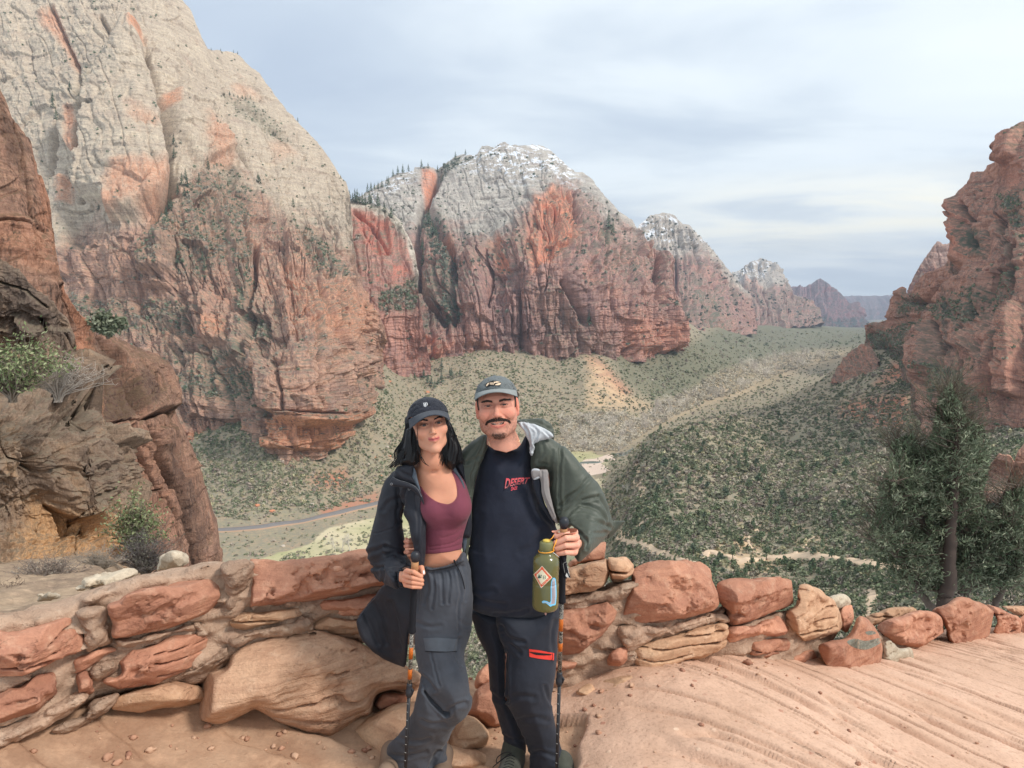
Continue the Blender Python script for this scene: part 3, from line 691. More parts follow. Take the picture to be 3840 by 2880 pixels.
m3={'wht':band(wl3,24),'red':polys([(arch,4,1.0),(f3[0][0],3,1),(f3[2][0],4,.9),(f3[3][0],3,1),(f3[4][0],3,1),(f3[5][0],3,.9),(tM2((610,290),(690,295),(680,400),(640,480),(600,400)),3,1),(tM2((690,680),(780,680),(790,780),(740,780)),5,.8),(tM2((1780,1200),(2080,1200),(2090,1390),(1780,1390)),8,.6),(tM2((600,1340),(780,1330),(720,1420),(580,1400)),5,.7),(tM2((940,1330),(1000,1330),(1000,1370),(930,1370)),4,.5)]),
'veg':polys([(tM2((600,520),(700,560),(800,800),(830,1000),(800,1200),(740,1200),(740,900),(580,640)),6,.6),(tM2((1270,1000),(1440,1050),(1600,1250),(1750,1400),(1400,1420),(1300,1200)),14,.38),(tM2((380,940),(560,960),(560,1130),(380,1060)),6,.8),(tM2((1660,650),(1740,600),(1740,720),(1680,740)),5,.8),(tM2((700,260),(930,210),(800,290),(700,360)),5,.7),(tM2((400,1320),(680,1340),(560,1400),(380,1390)),5,.7),(tM2((560,930),(700,800),(740,1200),(650,1250)),8,.45)]),
'snow':lambda X,Y:np.maximum(sstep(30,4,Y-itp(t3)(X))*sstep(445,470,X)*sstep(590,560,X),.0)+polys([(tM2((250,440),(380,360),(555,290),(560,340),(420,430),(300,480)),6,1.0),(tM2((950,180),(1400,180),(1480,300),(1250,370),(1120,360),(1020,400),(960,260)),10,1.0)])(X,Y),
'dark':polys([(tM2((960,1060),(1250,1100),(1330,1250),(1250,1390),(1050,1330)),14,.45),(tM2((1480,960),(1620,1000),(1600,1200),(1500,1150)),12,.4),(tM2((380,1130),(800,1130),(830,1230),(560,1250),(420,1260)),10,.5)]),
'colm':lambda X,Y:.45+.55*sstep(20,-30,itp(wl3)(X)-Y+0*X)}
R3=mat_rock('sandstone_grey_over_pink',1.8,red1=(212,166,150),red2=(174,138,130),white1=(214,208,196),white2=(180,170,162),orange=(228,150,116),varn=(112,94,98),bump=.8)
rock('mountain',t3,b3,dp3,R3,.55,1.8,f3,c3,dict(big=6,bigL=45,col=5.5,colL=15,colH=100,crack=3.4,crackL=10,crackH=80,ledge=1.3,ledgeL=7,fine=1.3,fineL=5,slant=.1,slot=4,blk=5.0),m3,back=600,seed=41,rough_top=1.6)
# --- 4, 5, 6 peaks further down the canyon, 7 the far plateau
t4=[(632,240),(640,224),(650.6,214.5),(663,212.7),(673.6,215.4),(682.4,224),(687.7,225),(700,237.5),(710.7,248),(719.6,258.7),(728.4,269),(733,276),(745,290),(752,312),(757,328)]
b4=[(632,350),(700,346),(730,338),(757,334)]
dp4=[(632,345,1900),(700,340,2200),(755,330,2900),(640,225,2900),(663,214,3000),(700,240,2900),(730,275,3000),(690,290,2500),(660,270,2700),(745,300,2900)]
m4={'wht':band([(632,262),(660,270),(690,255),(710,262),(757,310)],12),'snow':polys([(tM3((0,640),(130,590),(220,640),(190,760),(100,790),(0,740)),5,.9),(tM3((270,700),(360,740),(330,850),(280,800)),4,.8)]),'veg':polys([(tM3((280,1050),(440,1080),(480,1300),(360,1300)),8,.5)])}
R4=mat_rock('sandstone_far_pink',3.2,red1=(200,156,142),red2=(172,136,128),white1=(210,200,186),white2=(174,164,156),orange=(212,150,126),varn=(122,106,108))
far=dict(big=5,bigL=30,col=4.5,colL=11,colH=70,crack=3.2,crackL=7,crackH=50,ledge=1.0,ledgeL=6,fine=1.0,fineL=4,slot=3,blk=2.6)
rock('mountain',t4,b4,dp4,R4,.5,3.2,[(tM3((90,810),(190,860),(190,1150),(100,1150)),5,4),(tM3((240,1080),(310,1070),(330,1320),(260,1300)),6,3)],[(tM3((270,700),(320,880)),5,2),(tM3((200,860),(210,1150)),6,2)],far,m4,back=900,seed=61,rough_top=1.2)
t5=[(722,300),(732,272),(739,271),(748,264),(753,261.4),(760,257.8),(770.8,261.4),(778,269),(784,279),(790,285),(794,294),(802,297),(810,301),(816,310),(822,319)]
b5=[(722,340),(760,336),(822,326)]
dp5=[(722,320,3600),(730,335,3500),(780,325,3600),(822,320,3900),(740,270,4600),(760,258,4700),(790,287,4400),(760,295,4000),(800,305,4000)]
m5={'wht':band([(722,282),(760,290),(790,288),(822,300)],6),'snow':polys([(tM3((530,930),(600,900),(680,855),(730,880),(700,960),(560,980)),4,1)]),'red':polys([(tM3((600,980),(690,1020),(660,1030),(600,1010)),3,.8)])}
rock('mountain',t5,b5,dp5,R4,.45,4.8,[],[(tM3((700,1030),(720,1180)),5,2),(tM3((820,1040),(830,1180)),5,1.5)],dict(far,big=4),m5,back=1200,seed=71,rough_top=1.0)
t6=[(785,292),(792,287),(804,287.5),(813,282.6),(820,278.6),(827,283.5),(840,292),(847,300),(850,303),(855.7,302),(858,306),(861,315),(868,322),(876,330)]
b6=[(785,335),(876,336)]
dp6=[(785,330,5600),(870,328,6200),(820,279,6600),(830,310,5900),(795,290,6300),(857,304,6300)]
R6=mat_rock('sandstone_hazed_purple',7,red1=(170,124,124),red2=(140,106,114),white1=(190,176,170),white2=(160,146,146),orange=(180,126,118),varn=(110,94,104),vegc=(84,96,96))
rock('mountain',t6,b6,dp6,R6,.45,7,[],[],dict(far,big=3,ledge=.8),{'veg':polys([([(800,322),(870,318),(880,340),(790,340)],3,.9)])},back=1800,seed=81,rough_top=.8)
t7=[(700,290),(780,298),(835,297),(843,296),(870,295.5),(896,295),(940,296)]
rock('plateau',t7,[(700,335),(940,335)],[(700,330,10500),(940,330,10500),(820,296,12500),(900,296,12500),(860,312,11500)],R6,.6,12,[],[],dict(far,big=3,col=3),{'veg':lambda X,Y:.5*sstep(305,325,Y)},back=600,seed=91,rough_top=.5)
# --- 8, 9 the walls on the right
t9=[(896,318),(902,306),(908.7,294),(914,276.4),(923,262),(930,251.6),(937,242),(943,245),(949,243.7),(962,246),(985,250)]
rock('mountain',t9,[(896,330),(985,330)],[(896,320,1700),(985,320,1500),(937,243,1750),(985,250,1700),(920,290,1650)],
 mat_rock('sandstone_right_far',1.8,red1=(190,140,124),red2=(156,116,106),white1=(200,166,150),white2=(172,136,124),orange=(190,126,104),varn=(104,88,88)),.5,1.8,[],[],dict(far,big=4,slant=.5),{'wht':band([(890,270),(985,270)],14)},back=500,seed=101,rough_top=1.0)
t8=[(858,352),(864,345),(866,338),(867,325),(872,323.5),(878.7,323),(885,321),(891,319),(894.6,306.5),(896,292),(898,288.5),(901.7,286.7),(907,288),(909.6,297.6),(915.8,295.8),(918,285),(921,276),(930,271),(937,269),(944,265.8),(949.4,257),(951,240),(952,221.6),(954.7,202),(957,195),(960,190),(970.6,181),(972,174),(974,172),(984.8,171),(988,165),(999,158),(1001.5,154),(1002,151),(1000.5,145),(1002,134),(1008,130),(1016,126),(1023.7,122.6),(1060,112),(1110,104)]
b8=[(858,362),(900,366),(915,400),(922,446),(985,446),(1110,446)]
dp8=[(858,358,880),(900,362,780),(870,325,920),(901,288,860),(915,440,455),(985,440,420),(1110,440,370),(950,300,620),(930,360,580),(1000,350,440),(1060,350,410),(952,220,760),(1000,150,650),(1024,123,640),(1110,104,640),(1000,250,520),(1080,250,480),(985,172,700),(925,275,740)]
f8=[(tM3((1770,900),(1770,560),(1840,500),(1870,700),(1860,850),(1780,920)),12,6),(tM3((2050,160),(2172,90),(2172,300),(2060,330),(2030,290)),12,5),(tM3((1600,1300),(1700,1220),(1730,1500),(1620,1659)),14,6),(tM3((1840,1400),(1900,1280),(2060,1260),(2000,1659),(1880,1600)),12,6),(tM3((2070,1200),(2172,1100),(2172,1659),(2040,1640)),14,5),(tM3((1290,1240),(1400,1230),(1390,1290),(1290,1300)),6,3)]
c8=[(tM3((2130,800),(2120,1000),(2080,1150),(2060,1300),(2020,1480),(1990,1659),(1980,1700)),22,3.2),(tM3((1850,560),(1890,680),(1880,780)),14,3),(tM3((1700,1220),(1730,1340),(1730,1500)),8,2.5),(tM3((1840,1250),(1830,1500)),7,2.5),(tM3((1530,1100),(1640,1130),(1740,1000),(1800,900)),7,4),(tM3((2040,640),(2060,800),(1980,1000),(1900,1200)),9,4),(tM3((1960,700),(1900,900),(1880,1200)),6,4)]
m8={'veg':polys([(tM3((1860,720),(1920,700),(1900,830),(1860,850)),4,1),(tM3((2060,520),(2172,480),(2172,680),(2100,690)),7,.9),(tM3((1650,1150),(1900,1000),(2000,1050),(1880,1230),(1730,1230)),8,.6),(tM3((1290,1310),(1620,1200),(1660,1270),(1560,1500),(1440,1480)),8,.8),(tM3((1680,1480),(1880,1500),(1900,1659),(1660,1659)),7,.9),(tM3((1500,1080),(1620,1060),(1620,1160),(1480,1180)),5,.6),(tM3((1960,1000),(2140,900),(2100,1080),(1960,1180)),6,.5)]),
'red':polys([(tM3((1770,880),(1780,600),(1840,560),(1860,850)),8,.7),(tM3((2050,200),(2172,150),(2172,450),(2060,600)),14,.4),(tM3((2080,1260),(2172,1240),(2172,1600),(2060,1600)),12,.4)]),
'dark':polys([(tM3((2000,760),(2172,700),(2172,900),(2060,1100),(1960,1000)),14,.35)])}
R8=mat_rock('sandstone_red_right',.8,red1=(210,160,138),red2=(170,128,112),white1=(212,180,160),white2=(182,150,134),orange=(206,134,108),varn=(104,82,78),vegc=(98,102,86),streak=.6)
rock('mountain',t8,b8,dp8,R8,.55,.8,f8,c8,dict(big=3,bigL=60,col=5,colL=24,colH=150,crack=6,crackL=14,crackH=220,ledge=1.8,ledgeL=8,fine=1.6,fineL=5,slant=.05,slot=9,blk=5),m8,back=300,seed=111,rough_top=1.2)
# small outcrop on the crest and the rocks by the right edge
rock('rock_outcrop',[(832,380),(836,368),(842,360),(850,353),(860,346),(868,344),(874,352),(880,362)],[(832,384),(845,384),(860,392),(880,398)],[(832,380,830),(880,390,720),(850,353,860),(868,346,830)],R8,.5,.9,[],[],dict(big=3,col=3,colL=9,crack=2.4,ledge=2),{},back=40,seed=121)
def outcrop(top,base,key,U,st):
    q,Y=hit([a for a,b in base],[b for a,b in base]);Ym=float(np.nanmedian(Y))*.94
    rock('rock_outcrop',top,[(a,b+14) for a,b in base],[(base[0][0],base[0][1],Ym),(base[-1][0],base[-1][1],Ym*.97),(top[len(top)//2][0],top[len(top)//2][1],Ym*1.03),(top[0][0],top[0][1],Ym*1.03)],R8b,.45,U,[],[],st,{},back=Ym*.08,seed=key)
R8b=mat_rock('sandstone_outcrop',.25,red1=(198,150,126),red2=(164,122,106),orange=(206,140,108),varn=(104,84,78),white1=(212,180,160))
outcrop(tM4((2005,720),(2020,640),(2040,600),(2090,545),(2150,560),(2175,600)),tM4((2005,725),(2180,740)),131,.25,dict(big=5,col=3,crack=4,ledge=3,ledgeL=16,blk=2))
outcrop(tM4((2085,850),(2100,790),(2120,720),(2150,620),(2180,540),(2230,470),(2330,430)),tM4((2085,855),(2330,880)),141,.2,dict(big=6,col=3,crack=4,ledge=3.5,ledgeL=18,blk=2))
# =================== near cliffs on the left ===================
t10=[(-80,-40),(-20,60),(0,86),(12,116.6),(18,123),(30.5,141),(33.6,159),(42.7,181),(49,202),(54,233),(55.5,251),(61,275),(65.6,294),(76,309),(93,325),(97.7,336),(107,335),(131,349),(158,355),(165,370),(169.5,385),(172.5,408),(180,428),(195,462),(207.6,501),(217,532),(220,556),(223,600)]
b10=[(-80,640),(223,640)]
dp10=[(-80,300,38),(0,90,52),(0,300,44),(50,220,50),(60,290,47),(100,400,47),(93,330,52),(130,350,56),(165,400,60),(150,420,52),(180,480,58),(210,540,62),(222,600,64),(150,600,48),(100,600,42),(0,600,38),(-80,-40,60)]
f10=[(tL((335,850),(360,838),(430,880),(520,905),(560,1000),(572,1080),(540,1100),(470,1110),(430,1060),(400,960)),3.2,3),
(tL((178,500),(250,750),(305,805),(325,1000),(328,1110),(290,1060),(245,900),(240,800),(200,700)),-1.5,2.5),
(tL((0,560),(60,580),(180,660),(180,500),(140,460),(0,440)),1.6,5),(tL((330,900),(400,1000),(420,1110),(330,1130)),-1.6,2),
(tL((480,1140),(570,1130),(640,1260),(700,1480),(720,1600),(640,1600),(560,1350)),1.8,4)]
c10=[(tL((325,842),(360,890),(395,960),(430,1060),(462,1120),(500,1210),(560,1340),(600,1450),(640,1570),(650,1620)),6,1.9),(tL((455,1118),(500,1100),(572,1082)),2.2,1.3),(tL((340,1135),(400,1120),(455,1120)),1.4,1.2),
(tL((50,140),(70,260),(85,360),(95,450),(140,500)),2.2,1.2),(tL((0,455),(80,480),(140,500)),1,1),(tL((430,1360),(520,1340)),.8,.9),(tL((110,190),(130,330),(175,480)),1.2,1),(tL((0,525),(8,575)),1,1),(tL((190,680),(230,800),(240,900)),1.5,1.5),(tL((420,1140),(480,1290),(560,1460),(600,1600)),1.6,1.4)]
m10={'red':polys([(tL((178,480),(250,740),(305,805),(325,1000),(328,1110),(290,1060),(245,900),(240,800),(200,700)),3,1.0),(tL((100,160),(150,300),(190,500),(160,600),(120,440)),4,.6),(tL((0,440),(130,500),(180,640),(60,600),(0,560)),8,.55),(tL((380,1130),(480,1140),(600,1500),(480,1500)),10,.35)]),
'dark':polys([(tL((0,80),(60,150),(80,330),(0,260)),5,.55),(tL((330,860),(380,900),(440,1100),(400,1130),(330,1110)),3,.75),(tL((400,1020),(450,1090),(480,1080),(480,1020),(430,960)),3,.6),(tL((430,1300),(440,1270),(445,1400),(425,1400)),3,.6),(tL((520,1180),(560,1200),(660,1500),(640,1570),(560,1330)),5,.55),(tL((300,800),(340,860),(330,900),(310,860)),2,.4)])}  # varnish patches; those along the long crack paint its shade into the colour
R10=mat_rock('varnished_orange_sandstone',.075,red1=(174,136,114),red2=(138,106,92),orange=(182,126,98),varn=(78,62,56),vegc=(120,100,80),streak=1.0,bump=.8,bandscale=.7)
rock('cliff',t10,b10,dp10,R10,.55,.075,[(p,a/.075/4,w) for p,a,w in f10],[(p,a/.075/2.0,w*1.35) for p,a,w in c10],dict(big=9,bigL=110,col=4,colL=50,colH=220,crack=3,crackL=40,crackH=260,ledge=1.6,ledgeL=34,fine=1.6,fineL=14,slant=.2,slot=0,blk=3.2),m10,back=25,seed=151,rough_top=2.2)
# --- 11 grey-brown crag just beyond the wall
t11=[(-90,225),(-30,250),(0,257),(9,263),(21,271),(33.6,287.6),(52,300),(67,321),(75,339.5),(76.5,383),(84,391),(98,404),(102,425),(119,434),(122,449),(131,465),(134,489),(137,545),(142,600)]
b11=[(-90,680),(142,650)]
dp11=[(-90,240,12.5),(0,260,13),(40,300,13),(74,345,13.5),(0,370,12.4),(50,380,12.2),(76,395,11.6),(0,410,9.6),(60,430,10),(100,440,10.8),(130,480,11.5),(60,540,9.7),(0,540,9.0),(110,540,10.3),(120,560,10.6),(60,590,8.6),(0,590,8),(-90,560,8.5),(130,640,9.2),(30,640,7.5)]
f11=[(tL((0,900),(60,930),(130,1010),(150,1100),(0,1100)),14,6),(tL((200,1000),(250,1000),(320,1060),(260,1070),(200,1040)),26,3),(tL((330,1150),(395,1160),(400,1215),(340,1200)),22,3),(tL((160,1400),(300,1440),(390,1480),(380,1500),(200,1500)),-22,5),(tL((60,760),(240,820),(245,930),(150,960),(100,860)),24,7),(tL((390,1220),(430,1290),(430,1400),(395,1400)),-20,3),(tL((150,1000),(260,1080),(300,1150),(220,1180),(140,1100)),-22,6),(tL((300,1480),(400,1540),(395,1590),(300,1560)),18,3),(tL((80,1180),(140,1220),(140,1300),(90,1280)),-16,4)]
c11=[(tL((0,905),(100,935),(180,960)),20,1.8),(tL((180,1080),(260,1090),(320,1060)),16,1.4),(tL((130,770),(170,850),(240,880)),14,1.6),(tL((0,1180),(30,1240),(130,1260)),10,1.3),(tL((330,1160),(350,1250),(385,1320),(380,1440)),14,1.8),(tL((0,660),(90,690),(150,740)),8,1.3)]
m11={'red':polys([(tL((140,1380),(390,1450),(400,1600),(60,1640),(60,1500)),16,1.0),(tL((200,1240),(240,1330),(200,1400)),8,.5),(tL((0,930),(100,960),(60,1060),(0,1040)),10,.4),(tL((20,1260),(60,1270),(60,1300),(20,1300)),5,.5)]),
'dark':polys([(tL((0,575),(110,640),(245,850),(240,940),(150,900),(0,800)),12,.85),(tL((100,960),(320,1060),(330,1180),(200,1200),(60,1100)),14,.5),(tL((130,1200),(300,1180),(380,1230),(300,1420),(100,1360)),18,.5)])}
R11=mat_rock('weathered_grey_brown_rock',.014,red1=(176,150,128),red2=(138,118,102),orange=(204,160,116),varn=(92,80,74),white1=(206,192,172),vegc=(140,128,110),streak=.3,bump=.9,bandscale=.5)
rock('crag',t11,b11,dp11,R11,.5,.014,[(p,a*.9,w) for p,a,w in f11],c11,dict(big=22,bigL=60,col=5,colL=40,colH=60,crack=4,crackL=34,crackH=50,ledge=6,ledgeL=26,fine=9,fineL=13,slant=.4,slot=0,blk=5),m11,back=4,seed=161,rough_top=4)
# =================== vegetation ===================
def leafcloud(n,r,size,seed,flat=.8,shell=.45,up=0):
    g=np.random.default_rng(seed);d=g.normal(size=(n,3));d/=np.linalg.norm(d,axis=1,keepdims=True)
    rad=shell+(1-shell)*g.random(n)**.6;c=d*rad[:,None]*r
    lump=1+.28*np.sin(d[:,0]*5+seed)*np.cos(d[:,1]*4+seed*2)+.2*np.sin(d[:,2]*7)
    c=c*lump[:,None];c[:,2]=c[:,2]*flat+r*flat*.8+up
    a=g.normal(size=(n,3));a/=np.linalg.norm(a,axis=1,keepdims=True);b=np.cross(a,g.normal(size=(n,3)));b/=np.linalg.norm(b,axis=1,keepdims=True)
    s=size*(.6+.8*g.random(n))[:,None]
    V=np.stack([c+a*s,c-a*s*.5+b*s*.8,c-a*s*.5-b*s*.8],1).reshape(-1,3)
    return V
SH=[leafcloud(n,1,.5,i,flat=f) for i,(n,f) in enumerate([(30,.7),(26,.6),(34,.85),(24,.55),(38,.8),(20,.5)])]
def merge_instances(protos,pos,scl,col,seed,zs=None,jit=.12):
    g=np.random.default_rng(seed);k=g.integers(0,len(protos),len(pos));VV=[];CC=[]
    for j,pr in enumerate(protos):
        m=k==j
        if not m.any(): continue
        p=pos[m];s=scl[m];a=g.random(len(p))*6.283;c,sn=np.cos(a),np.sin(a)
        X=pr[None,:,0]*c[:,None]-pr[None,:,1]*sn[:,None];Y=pr[None,:,0]*sn[:,None]+pr[None,:,1]*c[:,None]
        z=pr[None,:,2]*(zs[m][:,None] if zs is not None else 1)
        V=np.stack([X,Y,z+0*X],-1)*s[:,None,None]+p[:,None,:];VV.append(V.reshape(-1,3))
        nf=len(pr)//3;cc=col[m][:,None,:]*(1+jit*g.normal(size=(len(p),nf,1)));cc=np.repeat(cc,3,axis=1).reshape(-1,3);CC.append(np.clip(cc,0,1))
    V=np.concatenate(VV);return V,np.concatenate(CC)
def mat_leaf(name,trans=.0,rough=.8):
    m,nt,b=newmat(name);t=NT(nt);t.l(t.attr('Col','Color'),b.inputs['Base Color']);b.inputs['Roughness'].default_value=rough;b.inputs['Specular IOR Level'].default_value=.12
    return m
LEAF=mat_leaf('scrub_foliage')
# --- ground cover shrubs: nobody could count them
g=np.random.default_rng(5);N=150000
px=g.uniform(-40,1064,N);py=330+(700-330)*g.random(N)**.9
q,Y=hit(px,py);ok=~np.isnan(Y)&(Y<5200);q=q[ok];Y=Y[ok];px=px[ok];py=py[ok]
h=q[:,2]-fl;meadow=sstep(5,1.5,h)*(Y<1000)
dn=fbm(q[:,0]/45,q[:,1]/45,0*Y,4,55)*.5+.5+.25*vnoise(q[:,0]/12,q[:,1]/12,0*Y,56)
keepP=np.where(meadow>.5,.10+.5*(dn>.66),.42+.9*(dn-.35))
keepP*=np.where((sd_poly(px,py,np.array(tM4((600,1030),(860,930),(1200,950),(1300,1060),(1100,1230),(640,1210))))>0),.35,1)
keepP*=np.where((sd_poly(px,py,np.array(tM4((0,60),(70,70),(200,240),(330,300),(0,310))))>0),.3,1)
trails=[rd,tM4((180,980),(310,1012),(400,1050),(470,1085),(560,1110)),tM4((597,1075),(600,1050),(640,1042),(720,1062),(800,1082),(960,1070),(1180,1062),(1300,1080),(1450,1104),(1680,1135)),tM4((1425,1235),(1450,1250),(1440,1290),(1425,1330),(1430,1370))]
td=np.min([seg_dist(px,py,np.array(a),False) for a in trails],0)
keepP=np.where(td<2.6,0,keepP)
rs=(px>612)&(Y<1100);keepP=np.where(rs,keepP*1.5+.12,np.where(meadow>.5,keepP,keepP*1.35+.06))
keepP=np.where(inside(px,py,VREG)&(Y>600),keepP*.35,keepP)
keepP=np.where(td<2.6,0,keepP)
k_=g.random(len(Y))<keepP;rs=rs[k_];q=q[k_];Y=Y[k_];px=px[k_];py=py[k_];meadow=meadow[k_]
s=np.clip(g.lognormal(.0,.35,len(Y))*.80,.35,2.2)*np.clip(Y/420,.42,1)**.75*np.clip(Y/900,1,2.6)
s=np.where(meadow>.5,s*.75,s)
pal=np.array([srgb(154,158,134),srgb(168,166,148),srgb(136,146,120),srgb(178,170,158),srgb(116,130,102),srgb(184,182,150),srgb(160,150,142)])
wts=np.array([.26,.2,.16,.14,.1,.06,.08]);ci=g.choice(len(pal),len(Y),p=wts/wts.sum())
dk=fbm(q[:,0]/70,q[:,1]/70,0*Y,3,91)
ci=np.where((dk>.12)&(g.random(len(Y))<.5),g.choice([2,4],len(Y)),ci)
col=np.clip(pal[ci]*(1.0+.35*g.random((len(Y),1)))*np.where(rs,.66,np.where(Y>1200,.68,.82))[:,None]*np.array([1.05,.99,.93]),0,.8);s=np.where(rs,s*1.18,s*1.08)
q[:,2]-=s*.15
V,cc=merge_instances(SH,q,s,col,3)
me=mesh_np('scrub',V,np.arange(len(V)).reshape(-1,3),False,{'Col':cc});tag(link('scrub',me,LEAF),kind='stuff')
print('shrubs',len(Y),'tris',len(V)//3)
# --- scrub on the ledges of the walls
def onrock(name,n,x0,x1,y0,y1,seed,upmin=.3,pl=None):
    px,PY,V,up=ROCKS[name];g=np.random.default_rng(seed);out=[]
    i=g.integers(0,len(px),n*12);j=g.integers(2,PY.shape[1]-2,n*12)
    X=px[i];Y=PY[i,j];m=(X>x0)&(X<x1)&(Y>y0)&(Y<y1)
    w=np.clip((up[i,j]-upmin)*2.4,0,1)*sstep(-.35,.25,fbm(V[i,j,0]/60,V[i,j,1]/60,V[i,j,2]/40,2,seed))
    if pl is not None:
        w=w*.10
        for poly,a in pl:
            w=np.maximum(w,a*(sd_poly(X,Y,np.array(poly))>0))
    m&=g.random(len(w))<w
    return V[i[m],j[m]][:n],X[m][:n],Y[m][:n]
pos=[];sc_=[];cl=[]
def ledge(key,n,reg,seed,size,pl=None,upmin=.3,cols=(srgb(136,144,122),srgb(112,126,102),srgb(158,154,140))):
    V,X,Y=onrock(key,n,*reg,seed,upmin,pl);g=np.random.default_rng(seed+1)
    pos.append(V);sc_.append(size*(.5+g.random(len(V))));c=np.array(cols)[g.integers(0,len(cols),len(V))];cl.append(c*(.85+.3*g.random((len(V),1))))
ledge(3,3200,(-20,385,0,470),1,1.15,[(p,.4) for p in [tM0((1040,1200),(1200,1000),(1400,1000),(1500,1230),(1400,1500),(1200,1640),(860,1640),(900,1400)),tM1((340,280),(620,330),(1000,300),(990,480),(600,500),(420,400)),tM1((880,720),(1290,640),(1330,760),(1270,820),(900,820)),tM0((1330,560),(1500,600),(1720,830),(1680,870),(1400,680)),tM1((1180,0),(1300,0),(1320,300),(1380,500),(1280,520)),tM0((1700,1300),(1900,1400),(2050,1640),(1900,1640))]])
ledge(41,2600,(345,690,140,365),2,2.1,[(p,.8) for p in [tM2((600,520),(700,560),(800,800),(830,1000),(800,1200),(740,1200),(740,900),(580,640)),tM2((700,260),(930,210),(800,290),(700,360))]],.35,(srgb(130,136,122),srgb(104,118,104)))
ledge(23,400,(325,430,200,380),3,1.7,[(tM2((330,1050),(560,930),(600,1010),(560,1130),(350,1130)),.8)])
ledge(111,2200,(866,1060,120,450),4,1.0,[(p,.8) for p in [tM3((2060,520),(2172,480),(2172,680),(2100,690)),tM3((1650,1150),(1900,1000),(2000,1050),(1880,1230),(1730,1230)),tM3((1290,1310),(1620,1200),(1660,1270),(1560,1500),(1440,1480)),tM3((1680,1480),(1880,1500),(1900,1659),(1660,1659)),tM3((1500,1080),(1620,1060),(1620,1160),(1480,1180)),tM3((1960,1000),(2140,900),(2100,1080),(1960,1180))]],.3,(srgb(132,140,114),srgb(108,122,96),srgb(150,148,130)))
ledge(61,400,(632,757,212,340),6,3.2,None,.4,(srgb(92,102,92),));ledge(71,200,(722,822,258,330),7,4.5,None,.4,(srgb(92,102,92),))
V,cc=merge_instances(SH,np.concatenate(pos),np.concatenate(sc_),np.concatenate(cl),8)
me=mesh_np('ledge_scrub',V,np.arange(len(V)).reshape(-1,3),False,{'Col':cc});tag(link('ledge_scrub',me,LEAF),kind='stuff')
# --- individual trees
def juniper_mesh(seed,tall=1.0,dens=230,col=srgb(84,98,74)):
    g=np.random.default_rng(seed);VV=[];
    # crown of several clumps round a leaning stem
    for i in range(9):
        h=.25+.75*g.random();r=(1-h*.75)*.62;a=g.random()*6.28
        V=leafcloud(dens//9,.34*(1.15-h*.6),.13,seed*31+i,flat=.95,shell=.3);V=V+np.array([math.cos(a)*r*.6,math.sin(a)*r*.6,h*1.35*tall]);VV.append(V)
    V=np.concatenate(VV);n=len(V)//3;c=np.array(col)*(1+.22*g.normal(size=(n,1)))*np.ones((1,3));c=np.repeat(np.clip(c,0,1),3,0)
    mb=MB();tv,tq=tube([(0,0,-.4),(.03,0,.3),(0,.04,.9*tall),(0,0,1.4*tall)],[.09,.07,.04,.01],5)
    F3=np.arange(len(V)).reshape(-1,3)
    VA=np.concatenate([V,tv]);CA=np.concatenate([c,np.tile(srgb(112,98,86),(len(tv),1))])
    tri=tq[:,2]==tq[:,3];return mesh_np('juniper_tree',VA,[F3,tq[~tri]+len(V),tq[tri][:,:3]+len(V)],False,{'Col':CA})
def conifer_mesh(seed,col=srgb(74,92,74)):
    g=np.random.default_rng(seed);n=170;h=g.random(n)**.8;a=g.random(n)*6.283;r=(1-h)*.24*(.5+.6*g.random(n))+.01
    c=np.stack([np.cos(a)*r,np.sin(a)*r,.1+h*.9],-1);s=.075*(1.2-h)[:,None]
    o=np.stack([np.cos(a),np.sin(a),-.5+0*a],-1);w=np.stack([-np.sin(a),np.cos(a),0*a],-1)
    V=np.stack([c+o*s*1.3,c-o*s*.6+w*s*.8,c-o*s*.6-w*s*.8],1).reshape(-1,3)
    cc=np.repeat(np.clip(np.array(col)*(1+.2*g.normal(size=(n,1)))*np.ones((1,3)),0,1),3,0)
    tv,tq=tube([(0,0,-.1),(0,0,.5),(0,0,.97)],[.022,.014,.004],5);tri=tq[:,2]==tq[:,3]
    return mesh_np('pine_tree',np.concatenate([V,tv]),[np.arange(len(V)).reshape(-1,3),tq[~tri]+len(V),tq[tri][:,:3]+len(V)],False,{'Col':np.concatenate([cc,np.tile(srgb(96,84,74),(len(tv),1))])})
def bare_mesh(seed,col=srgb(186,178,164),big=1):
    g=np.random.default_rng(seed);mb=MB()
    def br(p,d,L,r,lv):
        n=3 if lv<2 else 2;pts=[p];dd=d.copy()
        for i in range(n):
            dd=dd+g.normal(size=3)*.16;dd[2]+=.05;dd/=np.linalg.norm(dd);pts.append(pts[-1]+dd*L/n)
        if lv<3:
            V,Q=tube(pts,np.linspace(r,r*.55,n+1),4 if lv else 5,False);mb.add(V,Q,col)
        else:
            a=pts[0];b=pts[-1];w=np.cross(b-a,g.normal(size=3));w/=np.linalg.norm(w)+1e-9;w*=r*1.2
            mb.add([a-w,a+w,b],np.array([(0,1,2)]),col)
        if lv>=4: return
        k={0:5,1:4,2:4,3:3}[lv]
        for i in range(k):
            t=pts[1+int(g.random()*(n))] if lv else pts[-1 if i>1 else -2]
            e=dd+g.normal(size=3)*(.75 if lv<2 else .8);e[2]+=.12;e/=np.linalg.norm(e);br(t,e,L*(.62+.2*g.random()),r*.5,lv+1)
    for i in range(big): 
        d0=np.array([g.normal()*.25,g.normal()*.25,1.]);br(np.array([0,0,-.05]),d0/np.linalg.norm(d0),.34,.022,0)
    return mb.me('bare_tree',False,True)
JM=[juniper_mesh(i,1.0+.25*(i%3),col=c) for i,c in enumerate([srgb(110,124,96),srgb(96,112,86),srgb(120,132,104),srgb(106,118,98)])]
